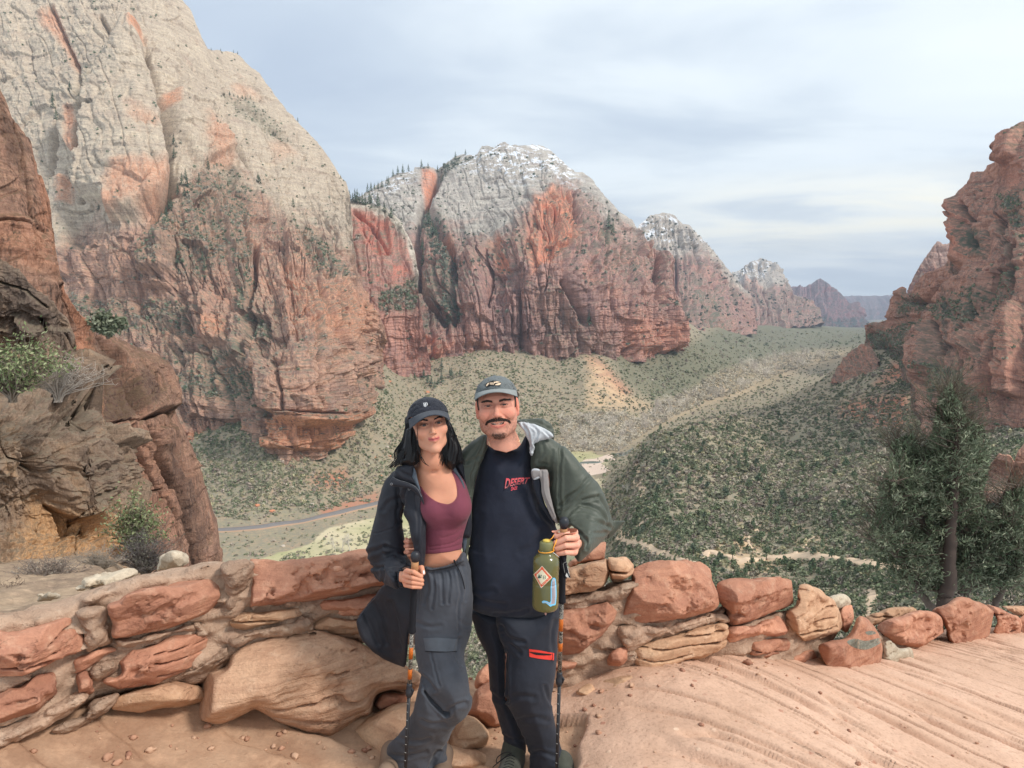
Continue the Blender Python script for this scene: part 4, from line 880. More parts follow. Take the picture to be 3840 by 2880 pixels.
CM=[conifer_mesh(i,col=c) for i,c in enumerate([srgb(92,112,92),srgb(82,102,84),srgb(104,120,98)])]
BM=[bare_mesh(i,c) for i,c in enumerate([srgb(226,218,204),srgb(208,200,188),srgb(232,224,208),srgb(196,186,176)])]
for m in JM+CM+BM: m.materials.append(LEAF)
def plant(me,name,p,s,sz,label,cat,group,rot=None):
    o=bpy.data.objects.new(name,me);C.objects.link(o);o.location=p;o.scale=(s,s,sz);o.rotation_euler=(0,0,random.random()*6.28 if rot is None else rot)
    tag(o,label,cat,group);return o
g=np.random.default_rng(77)
# junipers on the right hand slope (traced stand-outs first, then sampled)
tr=tM4((885,1000),(738,1080),(835,1130),(1000,1120),(1140,1140),(780,1020),(1025,1010),(1190,1040),(1335,1030),(700,770),(612,725),(515,725),(430,790),(345,900),(350,790),(285,950),(650,1150),(760,1180),(1395,520),(1435,500),(1210,590),(1350,690),(1270,530),(395,620),(1310,620),(1160,400),(1060,800),(1090,640),(930,830),(990,790),(870,700),(1145,1060),(910,1080),(1240,1080),(840,930),(960,920),(540,1050),(460,990),(680,1090),(1380,800),(1420,900),(1300,830),(1250,900))
tpx=np.array([a for a,b in tr]);tpy=np.array([b for a,b in tr])
rp=g.uniform(628,930,900);ry=g.uniform(400,625,900);rq,rY=hit(rp,ry)
m=~np.isnan(rY)&(rY<820);dn=fbm(rq[:,0]/50,rq[:,1]/50,0*rY,3,91)
m&=(dn>-.05)|(g.random(900)<.25);m&=seg_dist(rp,ry,np.array(trails[2]),False)>4
q,Y=hit(tpx,tpy);allp=[(q[i],Y[i],1) for i in range(len(Y)) if not np.isnan(Y[i])]+[(rq[i],rY[i],0) for i in np.where(m)[0][:235]]
for p,y,big in allp:
    s=(3.1 if big else 2.0)*(.75+.5*g.random())*min(1.25,max(.55,y/330))
    plant(JM[g.integers(0,4)],'juniper_tree',p,s,s*(.9+.25*g.random()),'small dark green juniper growing on the scrub slope below the right hand cliffs','tree','junipers scattered over the right hand slope')
# bare cottonwoods on the valley floor
bp=[];rp=g.uniform(556,830,3600);ry=g.uniform(352,452,3600);reg=np.array([(560,452),(560,418),(600,412),(640,418),(662,402),(690,390),(720,372),(750,362),(790,354),(838,352),(840,358),(800,368),(770,378),(740,392),(705,402),(668,420),(640,436),(618,452)])
rq,rY=hit(rp,ry,500);m=(~np.isnan(rY))&inside(rp,ry,reg)&(rq[:,2]<fl+16)
ii=np.where(m)[0][:230]
for i in ii:
    s=(15+8*g.random())*(.8 if rY[i]<800 else 1)*np.clip(rY[i]/1000,.8,1.9)
    plant(BM[g.integers(0,4)],'bare_tree',rq[i],s,s*.9,'pale leafless cottonwood standing in the grove on the valley floor','tree','leafless cottonwoods along the river')
for a,b,s,lab in [(*tM5((1090,1500))[0],14,'leafless pale tree with a rounded crown below the road, left of the leaning one'),(*tM5((1140,1495))[0],14,'leaning leafless tree in the meadow below the road'),(*tM5((1196,1500))[0],16,'upright pale leafless tree at the right end of the meadow trio'),(*tM4((210,750))[0],10,'lone leafless tree at the meadow edge beside the olive sleeve'),(*tM4((330,410))[0],12,'leafless tree at the front edge of the grove')]:
    q,Y=hit([a],[b]);plant(BM[g.integers(0,4)],'bare_tree',q[0],s,s,lab,'tree',None)
# grey thicket between the cottonwoods
rp=g.uniform(556,845,14000);ry=g.uniform(350,455,14000);rq,rY=hit(rp,ry,500);m=(~np.isnan(rY))&inside(rp,ry,reg);rq=rq[m];rY=rY[m]
s=1.5*np.clip(rY/900,.8,2.2)*(.5+g.random(len(rY)));c=np.array([srgb(196,186,166),srgb(176,168,152),srgb(208,198,176)])[g.integers(0,3,len(rY))]
V,cc=merge_instances(SH[:3],rq,s,c,19);tag(link('thicket',mesh_np('thicket',V,np.arange(len(V)).reshape(-1,3),False,{'Col':cc}),LEAF),kind='stuff')
# conifers in the gullies
def rk(key,px_,py_):
    px,PY,V,up=ROCKS[key];i=int(np.clip(np.searchsorted(px,px_),1,len(px)-2));j=int(np.argmin(abs(PY[i]-py_)));return V[i,j]
cg=[(3,tM0((600,300),(640,280),(655,300),(600,380),(560,440),(530,460),(590,450),(540,510),(500,520),(470,560),(450,590),(420,600),(410,540),(570,500),(560,540),(510,570),(400,640),(380,690),(318,610),(320,650),(190,640),(1210,1000),(1215,1030),(1090,1080),(1070,1120),(1100,1130),(1050,1160),(1080,1190),(1000,1240),(980,1270),(1010,1260),(950,1290),(930,1320),(960,1330),(990,1310),(920,1370),(1160,1100),(1540,1090),(1530,1080),(1740,1220),(1030,860),(1035,930),(410,780),(400,830),(420,860),(430,1080),(290,1020),(600,1220),(590,1250),(870,1560),(860,1600),(850,1540),(880,1480),(1200,1540),(1210,1580),(1060,1580)),9,'tall dark conifer rooted in a gully of the great pale mountain','conifers in the gullies of the pale mountain'),
(3,tM0((1340,560),(1360,565),(1385,570),(1410,580),(1430,590),(1450,600),(1475,600),(1500,650),(1530,720),(1560,740),(1600,770),(1630,780),(1640,790),(1680,820),(1700,850),(1310,300),(1380,310),(1405,325),(1250,300),(1760,710),(1980,1040),(2015,1060)),5,'little pine on the high pale shelf of the great mountain','pines on the high shelves'),
(23,tM2((160,490),(175,480),(190,490),(205,495),(220,500),(235,495),(250,500),(265,505),(140,480),(120,470),(300,500),(340,520),(380,560),(420,590),(290,410+90)),15,'dark conifer on the rim of the red walled dome','conifers on the dome rim'),
(41,tM2((280,430),(300,420),(320,410),(340,400),(360,395),(385,385),(400,380),(395,360),(430,335),(460,325),(490,315),(520,305),(600,285),(640,290),(690,290),(730,285),(760,280),(740,320),(720,350),(800,240),(860,210)),14,'dark conifer on the snowy rim left of the central summit','conifers on the snowy rim'),
(41,tM2((650,560),(690,600),(640,640),(660,700),(690,680),(800,860),(810,920),(790,960),(800,1010),(810,1080),(800,1130),(820,1180),(1710,640),(1690,700),(1730,680),(1550,1190),(1570,1220),(600,760),(590,820)),22,'dark conifer deep in the side gully of the central mountain','conifers in the side gully')]
for key,pts,s0,lab,grp in cg:
    for a,b in pts:
        s=s0*(.75+.6*g.random());p=rk(key,a,b);plant(CM[g.integers(0,3)],'pine_tree',Vector(p)-Vector((0,0,.3)),s,s*1.25,lab,'tree',grp)
for a,b in tM2((600,1500),(605,1480),(615,1530),(560,1540),(640,1560),(660,1580),(680,1590),(700,1570),(720,1560),(770,1510),(780,1530),(830,1520),(570,1470),(640,1470),(720,1490)):
    q,Y=hit([a],[b]);s=16*(.7+.5*g.random());plant(CM[g.integers(0,3)],'pine_tree',q[0],s,s,'dark conifer at the foot of the alcove behind the two hikers','tree','conifers below the alcove')
# boulders on the slopes
def boulder_me(seed,col):
    g=np.random.default_rng(seed);f=Field((-1.4,-1.4,-1),(1.4,1.4,1.2),.14);f.ell((0,0,0),(1,.75,.6),k=0)
    for i in range(7):
        n=g.normal(size=3);n/=np.linalg.norm(n);f.fn(lambda d,X,n=n:np.maximum(d,X[0]*n[0]+X[1]*n[1]+X[2]*n[2]-.62))
    V,Q=f.mesh();return mesh_np('boulder',V,Q,False)
bmats=[simple('boulder_red',srgb(206,140,108),.9,.1,var=.15,vscale=1),simple('boulder_grey',srgb(188,176,160),.9,.1,var=.15,vscale=1)]
BO=[]
for i in range(4):
    m=boulder_me(i,None);m.materials.append(bmats[i%2]);BO.append(m)
for (a,b),s,lab in zip(tM5((626,1207),(515,1162),(1110,962),(1272,996),(1418,945),(1470,735),(1385,812),(920,1152),(830,1075),(1330,862),(706,1462),(385,845),(1484,800))+tB((595,262),(80,120),(905,330),(1905,340),(45,1015),(75,1140))+tM4((1265,1150),(1160,857),(1235,850),(925,480),(660,640),(330,170),(40,1050))
  ,[4.6,3.6,3.6,2.4,3.2,4,2.6,3.2,2.2,3.4,3.5,3,3,6,5,3,5,3,3,2.2,1.6,1.6,2,2,6,1.5],
  ['large orange boulder just above the road','dark red boulder left of the orange one above the road','tan boulder below the red soil patch','small red boulder right of the tan one','red boulder beside the black jacket shoulder','grey slab on the talus under the prow','small orange boulder among the talus scrub','pale boulder in the scrub above the road bend','small cream boulder high above the road','grey boulder left of the hood','flat boulder in the scrub below the road','dark boulder near the foot of the cliff','grey block right of the small orange boulder','orange block on the slope above the two caps','red rubble block at the far left of the talus','pale block right of the black cap','pale rock right of the grey cap','cream slab left of the long black hair','cream rock left of the black hair, the lower of two','pale pointed boulder beside the slope trail','pale boulder in the middle of the slope scrub','small pale rock right of the middle boulder','white rock on the bare clearing of the slope','grey rock on the slope left of the clearing','long grey rock on the far talus fan','tan rock by the lower trail']):
    q,Y=hit([a],[b])
    if not np.isnan(Y[0]):
        i=0 if ('red' in lab or 'orange' in lab or 'tan' in lab) else 1
        plant(BO[i+2*g.integers(0,2)],'boulder',q[0],s*.62,s*.55,lab,'boulder','boulders lying on the slopes')
# =================== near plants ===================
def twig_bush(name,px,py,Y,w,h,n,label,leafcol=None,twigcol=(128,116,104),seed=0,lean=0,leaves=1400,lsize=.02):
    g=np.random.default_rng(seed);base=P(px,py,Y);root=empty(name,Vector(base.tolist()),label,'shrub')
    mb=MB();tips=[]
    for i in range(n):
        a=g.random()*6.283;sp_=g.random()**.7;tx=math.cos(a)*w*sp_+lean*w;ty=math.sin(a)*w*sp_*.6;tz=h*(1-.45*sp_**2)*(.65+.5*g.random())
        pts=[base+np.array([g.normal()*.03*w,g.normal()*.03*w,-.05])];m_=5
        for k in range(1,m_+1):
            t_=k/m_;pts.append(base+np.array([tx*t_**1.2,ty*t_**1.2,tz*t_])+g.normal(size=3)*.05*h*t_)
        pts=np.array(pts);V,Q=tube(pts,np.linspace(.010,.0025,len(pts))*(h/.9+.2),4,False);mb.add(V,Q,np.array(srgb(*twigcol))*(.75+.5*g.random()))
        for k in range(6):
            j=g.integers(2,len(pts));q=pts[j];d=g.normal(size=3)*.16*h;d[2]=abs(d[2])*.8;e=q+d;V,Q=tube([q,(q+e)/2+g.normal(size=3)*.01,e],[.0035*h+.001,.0025*h+.001,.0012],3,False);mb.add(V,Q,np.array(srgb(*twigcol))*(.8+.5*g.random()));tips.append(e);tips.append((q+e)/2)
    mb.obj('branches',LEAF,root,False,True)
    if leafcol:
        t_=np.array(tips);k=g.integers(0,len(t_),leaves);c=t_[k]+g.normal(size=(leaves,3))*.05*h
        a=g.normal(size=(leaves,3));a/=np.linalg.norm(a,axis=1,keepdims=True);b_=np.cross(a,g.normal(size=(leaves,3)));b_/=np.linalg.norm(b_,axis=1,keepdims=True);s=lsize*(.6+.8*g.random(leaves))[:,None]
        V=np.stack([c+a*s*1.5,c+b_*s*.6,c-a*s*1.2,c-b_*s*.6],1).reshape(-1,3);cc=np.repeat(np.array(leafcol)[g.integers(0,len(leafcol),leaves)]*(.75+.5*g.random((leaves,1))),4,0)
        link('leaves',mesh_np('leaves',V,np.arange(len(V)).reshape(-1,4),False,{'Col':np.clip(cc,0,1)}),LEAF,root)
    return root
gl=[srgb(112,124,86),srgb(132,142,102),srgb(90,104,70),srgb(148,154,118)]
twig_bush('leafy_shrub',12,398,8.6,.62,.62,70,'green leafed shrub growing from a ledge of the grey brown crag',gl,seed=1,lean=.15,leaves=3000,lsize=.017)
twig_bush('dry_shrub',58,398,8.9,.55,.45,70,'leafless pale twiggy shrub on the crag beside the green one',None,(170,160,150),seed=2,lean=.25)
twig_bush('leafy_shrub',136,556,8.8,.36,.62,60,'green topped shrub behind the wall between the crag and the red cliff',gl,seed=3,leaves=2400,lsize=.015)
twig_bush('dry_shrub',146,576,8.2,.42,.42,120,'tangled dark leafless shrub below the green topped one',[srgb(110,108,96),srgb(92,92,84)],(104,98,96),seed=4,leaves=1500,lsize=.008)
twig_bush('dry_shrub',50,592,6.6,.38,.30,110,'low grey leafless shrub at the foot of the crag just behind the wall',[srgb(140,132,120)],(132,120,112),seed=5,leaves=700,lsize=.008)
twig_bush('dry_shrub',100,572,7.4,.30,.22,110,'small tuft of dry grey stems on the white rubble',None,(150,140,128),seed=6)
twig_bush('dry_shrub',14,612,5.6,.35,.22,100,'brown leafless shrub at the left edge just behind the wall',[srgb(124,110,96)],(122,106,94),seed=7,leaves=500,lsize=.008)
twig_bush('leafy_shrub',108,338,46,.95,1.35,60,'dark green juniper bush on top of the red cliff edge',[srgb(112,118,96),srgb(98,106,86),srgb(128,132,112)],seed=8,leaves=2600,lsize=.11)
# the large open juniper behind the wall on the right
TY=13.0
big=empty('juniper_tree',PV(938,612,TY),'large airy juniper with dark trunk standing behind the wall on the right','tree')
g=np.random.default_rng(21);tr_mb=MB();br_mb=MB();tips=[];tw=[]
def J(x,y,dy=0): return P(*tJ((x,y))[0],TY+dy)
def limb(pts,r0,r1,mbx,col=(96,84,76)):
    p=catmull([J(*q) for q in pts],5);p=p+g.normal(size=p.shape)*.012;V,Q=tube(p,np.linspace(r0,r1,len(p)),7,False);mbx.add(V,Q,np.array(srgb(*col))*(.85+.3*g.random()));return p
_TY=TY;TY=TY-.5
trunk=limb([(600,1560),(602,1470),(625,1370),(628,1200),(636,1040),(650,900),(662,740),(672,620),(684,430),(692,330),(640,170),(636,110)],.14,.012,tr_mb,(84,72,66));TY=_TY
L_=[trunk[14:]]
for pts,r in [([(620,1385),(590,1190),(520,1110),(460,980),(400,930),(350,870),(300,800)],.09),([(635,1360),(720,1320),(790,1200),(860,1140),(940,1050),(990,930)],.08),([(520,1540),(440,1450),(370,1330),(320,1230),(240,1160),(200,1080)],.07),([(440,930),(432,800),(405,600),(395,500),(400,440)],.05),
 ([(700,1450),(725,1300),(730,1180),(735,1080)],.05),([(730,1480),(770,1350),(800,1180),(850,1060),(900,960)],.05),([(920,1540),(980,1420),(1020,1290),(1080,1180),(1120,1080)],.06),([(632,1130),(700,1090),(760,1040)],.03),([(640,1010),(560,960),(500,900)],.03),([(655,880),(720,830),(800,800)],.03),
 ([(662,760),(600,700),(530,640)],.03),([(670,650),(740,600),(820,570)],.03),([(676,560),(620,500),(560,450)],.025),([(684,450),(740,410),(800,380)],.022),([(690,360),(650,330),(600,300)],.018),([(330,1250),(280,1180),(200,1140),(130,1100)],.04),([(480,1300),(455,1150),(430,1050)],.04),([(860,1140),(960,1130),(1060,1080)],.04),([(1000,1300),(1060,1250),(1120,1240)],.04),
 ([(350,870),(260,830),(200,760)],.03),([(400,640),(330,600),(270,540),(290,440)],.025),([(430,780),(340,740),(250,700)],.025),([(780,1400),(900,1380),(1000,1400)],.03),([(600,1440),(480,1420),(380,1420)],.03),([(700,1200),(860,1230),(980,1180)],.03),([(990,930),(1040,860),(1060,790),(1080,740)],.03),([(1080,1180),(1140,1000),(1150,880)],.04),([(636,180),(610,140)],.012),([(600,330),(560,260),(560,200)],.015),([(250,1100),(190,980),(170,940)],.025)]:
    dy=g.normal()*.5 if r<.06 else -.5
    q=[(a,b_,dy*i/len(pts)) for i,(a,b_) in enumerate(pts)];L_.append(limb(q,r,r*.18,br_mb))
for p in L_:
    n=max(8,int(len(p)*2.5))
    for i in range(n):
        j=int(len(p)*(.22+.78*g.random()))-1;o=p[j];d=g.normal(size=3);d[1]*=.8;d[2]=abs(d[2])*.9+.25;d/=np.linalg.norm(d);ln=.55*(.35+g.random());e=o+d*ln
        m_=(o+e)/2+g.normal(size=3)*.05;V,Q=tube([o,m_,e],[.012,.008,.003],3,False);br_mb.add(V,Q,np.array(srgb(112,98,88))*(.8+.4*g.random()))
        for k in range(5):
            s_=o+(e-o)*(.25+.75*g.random());d2=d*.6+g.normal(size=3)*.5;d2[2]+=.15;d2/=np.linalg.norm(d2);tw.append((s_,s_+d2*.26*(.5+g.random())))
lim=np.array(tJ((640,60),(700,200),(740,300),(860,360),(900,480),(890,640),(850,780),(880,900),(960,880),(1000,780),(1130,740),(1300,900),(1300,1560),(300,1560),(120,1260),(90,1060),(150,900),(170,720),(240,640),(230,480),(300,420),(390,400),(450,500),(520,380),(560,160)))
LV=[];LC=[]
for a,b_ in tw:
    V,Q=tube([a,b_],[.004,.002],3,False);br_mb.add(V,Q,srgb(104,100,84))
    m_=13;t_=g.random(m_)[:,None];c=a+(b_-a)*t_+g.normal(size=(m_,3))*.035;d=(b_-a)/np.linalg.norm(b_-a);u=d+g.normal(size=(m_,3))*.55;u/=np.linalg.norm(u,axis=1,keepdims=True);w_=np.cross(u,g.normal(size=(m_,3)));w_/=np.linalg.norm(w_,axis=1,keepdims=True)
    px_,py_=proj(c);ok=inside(px_,py_,lim)
    c,u,w_=c[ok],u[ok],w_[ok];s_=.055*(.6+.8*g.random(len(c)))[:,None]
    LV.append(np.stack([c-u*s_*.6,c+w_*s_*.16,c+u*s_,c-w_*s_*.16],1).reshape(-1,3))
    col=np.array([srgb(100,110,88),srgb(118,126,102),srgb(84,96,74),srgb(134,138,116)])[g.integers(0,4)];LC.append(np.tile(np.clip(col*(.8+.4*g.random()),0,1),(len(c)*4,1)))
V=np.concatenate(LV);tr_mb.obj('trunk',LEAF,big,True,True);br_mb.obj('branches',LEAF,big,True,True)
link('crown',mesh_np('crown',V,np.arange(len(V)).reshape(-1,4),False,{'Col':np.concatenate(LC)}),LEAF,big);print('juniper leaves',len(V)//4)
# =================== parapet wall, floor and boulders ===================
def mat_stone(name,c1,c2,c3,spots=.3,bed=26,bumpd=.007,pale=(206,176,150)):
    m,nt,b=newmat(name);t=NT(nt);p=t.pos();b.inputs['Roughness'].default_value=.93;b.inputs['Specular IOR Level'].default_value=.12
    oi=t.n('ShaderNodeObjectInfo').outputs['Random']
    rr=t.n('ShaderNodeVectorMath');rr.operation='ADD';t.l(p,rr.inputs[0]);cx=t.n('ShaderNodeCombineXYZ');t.l(t.math('MULTIPLY',oi,37.0),cx.inputs[0]);t.l(t.math('MULTIPLY',oi,11.0),cx.inputs[2]);t.l(cx.outputs[0],rr.inputs[1]);q=rr.outputs[0]
    big=t.noise(q,3.2,5,.6,.3);mid=t.noise(q,14,5,.65);fine=t.noise(q,90,4,.7)
    bd=t.noise(t.mapping(q,(2.2,2.2,bed),(math.radians(6),math.radians(-9),0)),1,5,.6,.6)
    c=t.mix(t.ramp(big,[(.35,0),(.65,1)]),srgb(*c1),srgb(*c2))
    c=t.mix(t.math('MULTIPLY',t.ramp(bd,[(.45,0),(.7,1)]),.5),c,srgb(*c3))
    c=t.mix(t.math('MULTIPLY',t.ramp(mid,[(.52,0),(.72,1)]),.5),c,srgb(*pale))
    c=t.mix(t.math('MULTIPLY',t.ramp(mid,[(.28,1),(.45,0)]),.45),c,tuple(x*.55 for x in srgb(*c2)))
    k=t.math('MULTIPLY_ADD',oi,.3,.85);c=t.mix(1.0,c,k,'MULTIPLY')
    k=t.math('MULTIPLY_ADD',fine,.5,.75);c=t.mix(1.0,c,k,'MULTIPLY')
    ck=t.noise(t.mapping(q,(5,5,11)),1,4,.6,1.2);ck=t.ramp(t.math('ABSOLUTE',t.math('SUBTRACT',ck,.5)),[(.0,1),(.018,0)])
    ck=t.math('MULTIPLY',ck,t.ramp(big,[(.52,0),(.66,1)]))
    pit=t.ramp(t.vor(q,42),[(.12,1),(.3,0)]);pit=t.math('MULTIPLY',pit,t.ramp(mid,[(.52,0),(.66,.7)]))
    c=t.mix(t.math('MULTIPLY',ck,.22),c,tuple(x*.35 for x in srgb(*c3)));c=t.mix(t.math('MULTIPLY',pit,.35),c,tuple(x*.5 for x in srgb(*c3)))
    t.l(c,b.inputs['Base Color'])
    n=t.bump(ck,None,.6,-bumpd*1.2);n=t.bump(pit,None,.7,-bumpd*.8,n);n=t.bump(bd,None,.7,bumpd*2,n);n=t.bump(mid,None,.8,bumpd*1.8,n);t.bump(fine,b,.8,bumpd*.5,n);return m
STR=mat_stone('red_sandstone_block',(194,142,116),(172,122,100),(148,102,86),pale=(212,174,148))
STT=mat_stone('tan_sandstone_block',(202,166,134),(186,146,118),(160,120,96),pale=(220,190,162))
STB=mat_stone('bedded_sandstone',(198,162,134),(180,142,116),(146,110,90),bed=40,bumpd=.012)
STW=mat_stone('pale_limestone',(200,186,164),(176,160,140),(140,124,106),pale=(222,210,190))
MOR=mat_stone('crumbly_mortar',(188,160,138),(164,136,116),(138,112,96),bed=8,bumpd=.014,pale=(214,192,170))
LICH=mat_stone('grey_lichen',(110,110,100),(150,150,138),(60,60,56),bumpd=.01)
yw=itp([(-40,2.72),(0,2.75),(100,3.0),(220,3.3),(380,3.6),(470,3.75),(560,3.8),(640,3.9),(700,4.05),(760,4.3),(800,4.55),(850,5.0),(900,5.5),(960,6.1),(1024,6.6),(1100,7.1)])
def stone(name,pts,mat,T=.15,R=.045,front=0.0,h=.0065,rough=.010,freq=11,parent=None,seed=0,face=.32,yfun=None,ledge=.0,label=None,tilt=0,chips=0):
    pm=PolyMap(pts,.5);g=np.random.default_rng(seed+hash(str(pts[0]))%1 );g=np.random.default_rng(int(abs(pts[0][0]*31+pts[0][1]*17))+seed)
    cxx,cyy=pm.p.mean(0);ext=np.ptp(pm.p,axis=0).max()/2
    pl=[(g.normal()*.5,g.normal()*.5,g.random()*.25) for _ in range(5)]
    base=yfun or yw;cy=float(base(cxx))
    def Tf(px,py):
        u=(px-cxx)/ext;v=(py-cyy)/ext;f=0*px
        for a,b_,c in pl: f=np.minimum(f,c*.6-(a*u+b_*v))
        return T*(1+face*np.clip(f,-1.2,.3))
    mid=lambda px,py: base(px)+front+T+tilt*(cyy-py)/ext*T
    q=P(pm.p[:,0],pm.p[:,1],np.interp(pm.p[:,0],[pm.p[:,0].min(),pm.p[:,0].max()],[float(base(pm.p[:,0].min())),float(base(pm.p[:,0].max()))])+front)
    y0=min(float(base(pm.p[:,0].min())),float(base(pm.p[:,0].max())))+front;y1=max(float(base(pm.p[:,0].min())),float(base(pm.p[:,0].max())))+front+2*T
    lo=np.minimum(P(pm.p[:,0],pm.p[:,1],y0).min(0),P(pm.p[:,0],pm.p[:,1],y1).min(0))-.05;hi=np.maximum(P(pm.p[:,0],pm.p[:,1],y0).max(0),P(pm.p[:,0],pm.p[:,1],y1).max(0))+.05
    lo[1]=y0-.05-T*abs(tilt);hi[1]=y1+.05+T*abs(tilt);h=max(h,((hi-lo).prod()/1.6e6)**(1/3))
    f=Field(lo,hi,h);f.infl(pm,mid,Tf,R,pad=.06)
    def rg(d,X):
        x=X[0]+0*X[1]+0*X[2];y=X[1]+0*x;z=X[2]+0*x;m=np.abs(d)<.06;o=d.copy()
        xx,yy,zz=x[m],y[m],z[m]
        n=rough*fbm(xx*freq+seed,yy*freq,zz*freq*1.3,5,seed+3,gain=.62)+rough*.8*ridge(xx*freq*.35+seed,yy*freq*.35,zz*freq*.9,2,seed+9)
        if ledge:
            lz=(zz+.12*xx+.03*vnoise(xx*5,yy*5,zz*5,seed))*ledge+.35*vnoise(xx*4,yy*4,zz*9,seed+5);fr=lz-np.floor(lz);n=n+rough*1.1*(np.exp(-((fr-.5)/.07)**2)*1.6)*(vnoise(xx*3,yy*3,zz*6,seed+50)>-.15)
        o[m]=d[m]+n;return o
    f.fn(rg)
    if chips:
        sm=f.d<0;ix=np.argwhere(sm)
        if len(ix)>50:
            W=f.lo+ix*f.h;cc=W.mean(0);sel=W[g.integers(0,len(W),400)]-cc
            for _ in range(chips):
                n=g.normal(size=3)*[1,.9,1];n[1]=-abs(n[1]);n/=np.linalg.norm(n);hsup=np.quantile(sel@n,.965)*1.07
                f.fn(lambda d,X,n=n,hs=hsup:np.maximum(d,(X[0]-cc[0])*n[0]+(X[1]-cc[1])*n[1]+(X[2]-cc[2])*n[2]-hs+.0))
    V,Q=f.mesh();V=relax(V,Q,1,.25)
    o=link(name,mesh_np(name,V,Q),mat,parent)
    return o,V
wall=empty('stone_wall',PV(420,700,3.6),'low parapet of red sandstone blocks set in crumbly mortar along the trail edge','wall')
stones=[
(tD((-90,560),(20,568),(90,568),(150,545),(270,520),(370,500),(395,540),(430,590),(447,640),(425,685),(330,715),(250,745),(150,790),(0,822),(-90,830)),STR,-.03,.15),
(tD((550,450),(620,420),(680,375),(800,345),(950,320),(1060,300),(1130,285),(1150,330),(1157,440),(1145,490),(1000,530),(850,560),(700,600),(610,612),(580,600),(575,540)),STR,-.05,.14),
(tD((1215,440),(1260,390),(1310,330),(1290,240),(1300,215),(1380,200),(1460,207),(1560,200),(1700,185),(1800,165),(1900,150),(2050,140),(2300,140),(2320,300),(2080,330),(1975,345),(1880,370),(1800,405),(1600,430),(1400,455),(1240,462)),STR,-.04,.2),
(tD((570,700),(650,660),(800,640),(900,590),(1000,570),(1080,600),(1085,640),(1060,700),(1000,760),(900,800),(800,850),(700,870),(560,900),(480,905),(495,830),(600,810),(620,760)),STR,-.02,.16),
(tD((365,720),(440,690),(560,650),(620,680),(560,700),(490,740),(400,790),(380,770)),STR,.0,.12),
(tD((-90,890),(100,860),(200,790),(290,775),(310,830),(300,900),(240,950),(180,1010),(60,1050),(-90,1080)),STR,-.01,.16),
(tD((1130,530),(1200,490),(1400,465),(1560,450),(1600,470),(1560,510),(1450,540),(1300,570),(1240,580),(1180,555)),STT,.0,.13),
(tD((1600,430),(1800,410),(1950,375),(2100,360),(2100,420),(1900,470),(1840,495),(1700,480)),STR,.0,.13),
(tD((1610,560),(1640,490),(1750,505),(1860,520),(1950,520),(1960,570),(1700,590)),STT,.02,.12),
(tD((390,800),(450,785),(490,830),(490,900),(400,930),(395,860)),STR,.01,.12),
(tE((160,185),(230,140),(325,90),(330,160),(300,185),(170,210)),STR,.12,.1),
(tE((60,220),(140,215),(220,200),(355,175),(352,240),(310,310),(150,335),(60,340)),STT,-.03,.16),
(tE((335,172),(375,162),(428,162),(458,218),(438,256),(372,284),(335,250)),STT,.0,.16),
(tE((60,400),(135,400),(250,385),(370,365),(398,420),(360,470),(300,530),(230,590),(135,605),(60,600)),STR,-.02,.15),
(tE((450,215),(600,180),(700,178),(780,190),(806,220),(815,290),(836,345),(820,400),(700,440),(560,465),(430,475),(400,450),(395,340),(440,300)),STR,-.05,.2),
(tE((430,665),(425,600),(500,560),(650,510),(780,470),(850,460),(888,495),(850,580),(740,630),(560,670),(470,678)),STT,-.06,.17),
(tE((825,290),(900,262),(1000,268),(1120,258),(1180,285),(1198,340),(1150,385),(1060,420),(930,470),(880,470),(870,410),(835,370)),STR,-.06,.2),
(tE((870,485),(980,470),(1100,430),(1145,470),(1145,520),(1000,530),(870,555)),STR,-.02,.15),
(tE((1195,300),(1250,295),(1310,330),(1370,380),(1385,490),(1340,520),(1200,550),(1150,500),(1140,420),(1190,380)),STT,-.12,.2),
(tE((1330,345),(1390,333),(1430,370),(1380,405),(1340,385)),STW,.1,.12),
(tE((1380,405),(1440,380),(1448,450),(1430,490),(1385,510)),STR,.05,.12),
(tE((1500,440),(1600,400),(1690,388),(1760,410),(1640,445),(1530,475)),STT,.5,.2),
(tE((1540,475),(1640,440),(1760,405),(1840,435),(1855,500),(1840,540),(1700,590),(1640,560),(1590,530)),STR,-.1,.22),
(tE((1785,410),(1860,380),(1920,350),(1990,360),(2060,400),(2085,440),(2060,530),(1960,570),(1880,560),(1850,470)),STR,-.1,.24),
(tE((2040,380),(2130,410),(2195,440),(2200,500),(2120,555),(2060,540),(2090,450)),STR,.1,.2),
(tE((2110,395),(2180,385),(2300,400),(2300,430),(2200,435)),STT,.4,.2),
(tE((2195,440),(2320,430),(2320,560),(2200,560)),STR,.2,.2),
(tE((1730,610),(1740,600),(1860,585),(1925,620),(1925,640),(1900,668),(1800,645)),STT,-.2,.18),
(tE((1925,580),(2060,560),(2095,610),(2060,640),(1960,675),(1940,640)),STR,-.2,.2),
(tE((2080,565),(2180,550),(2300,560),(2300,640),(2100,640)),STR,-.1,.2),
(tE((960,560),(1140,530),(1155,590),(1000,620)),STR,.02,.12),(tE((1150,625),(1270,585),(1275,640),(1180,648)),STR,.0,.12),
(tE((330,620),(380,580),(425,570),(425,650),(340,658)),STR,-.03,.1),(tE((60,630),(190,640),(190,672),(60,680)),STR,.02,.12),
(tE((265,745),(450,695),(485,790),(300,808)),STT,-.12,.14),(tE((185,775),(260,740),(290,805),(200,805)),STT,-.1,.12),
]
for i,(pts,mt,fr,T) in enumerate(stones):
    o,V=stone('block',pts,mt,T=T,front=fr,R=.030,rough=.014,seed=i,parent=wall,ledge=14 if i%3==0 else 0,chips=8)
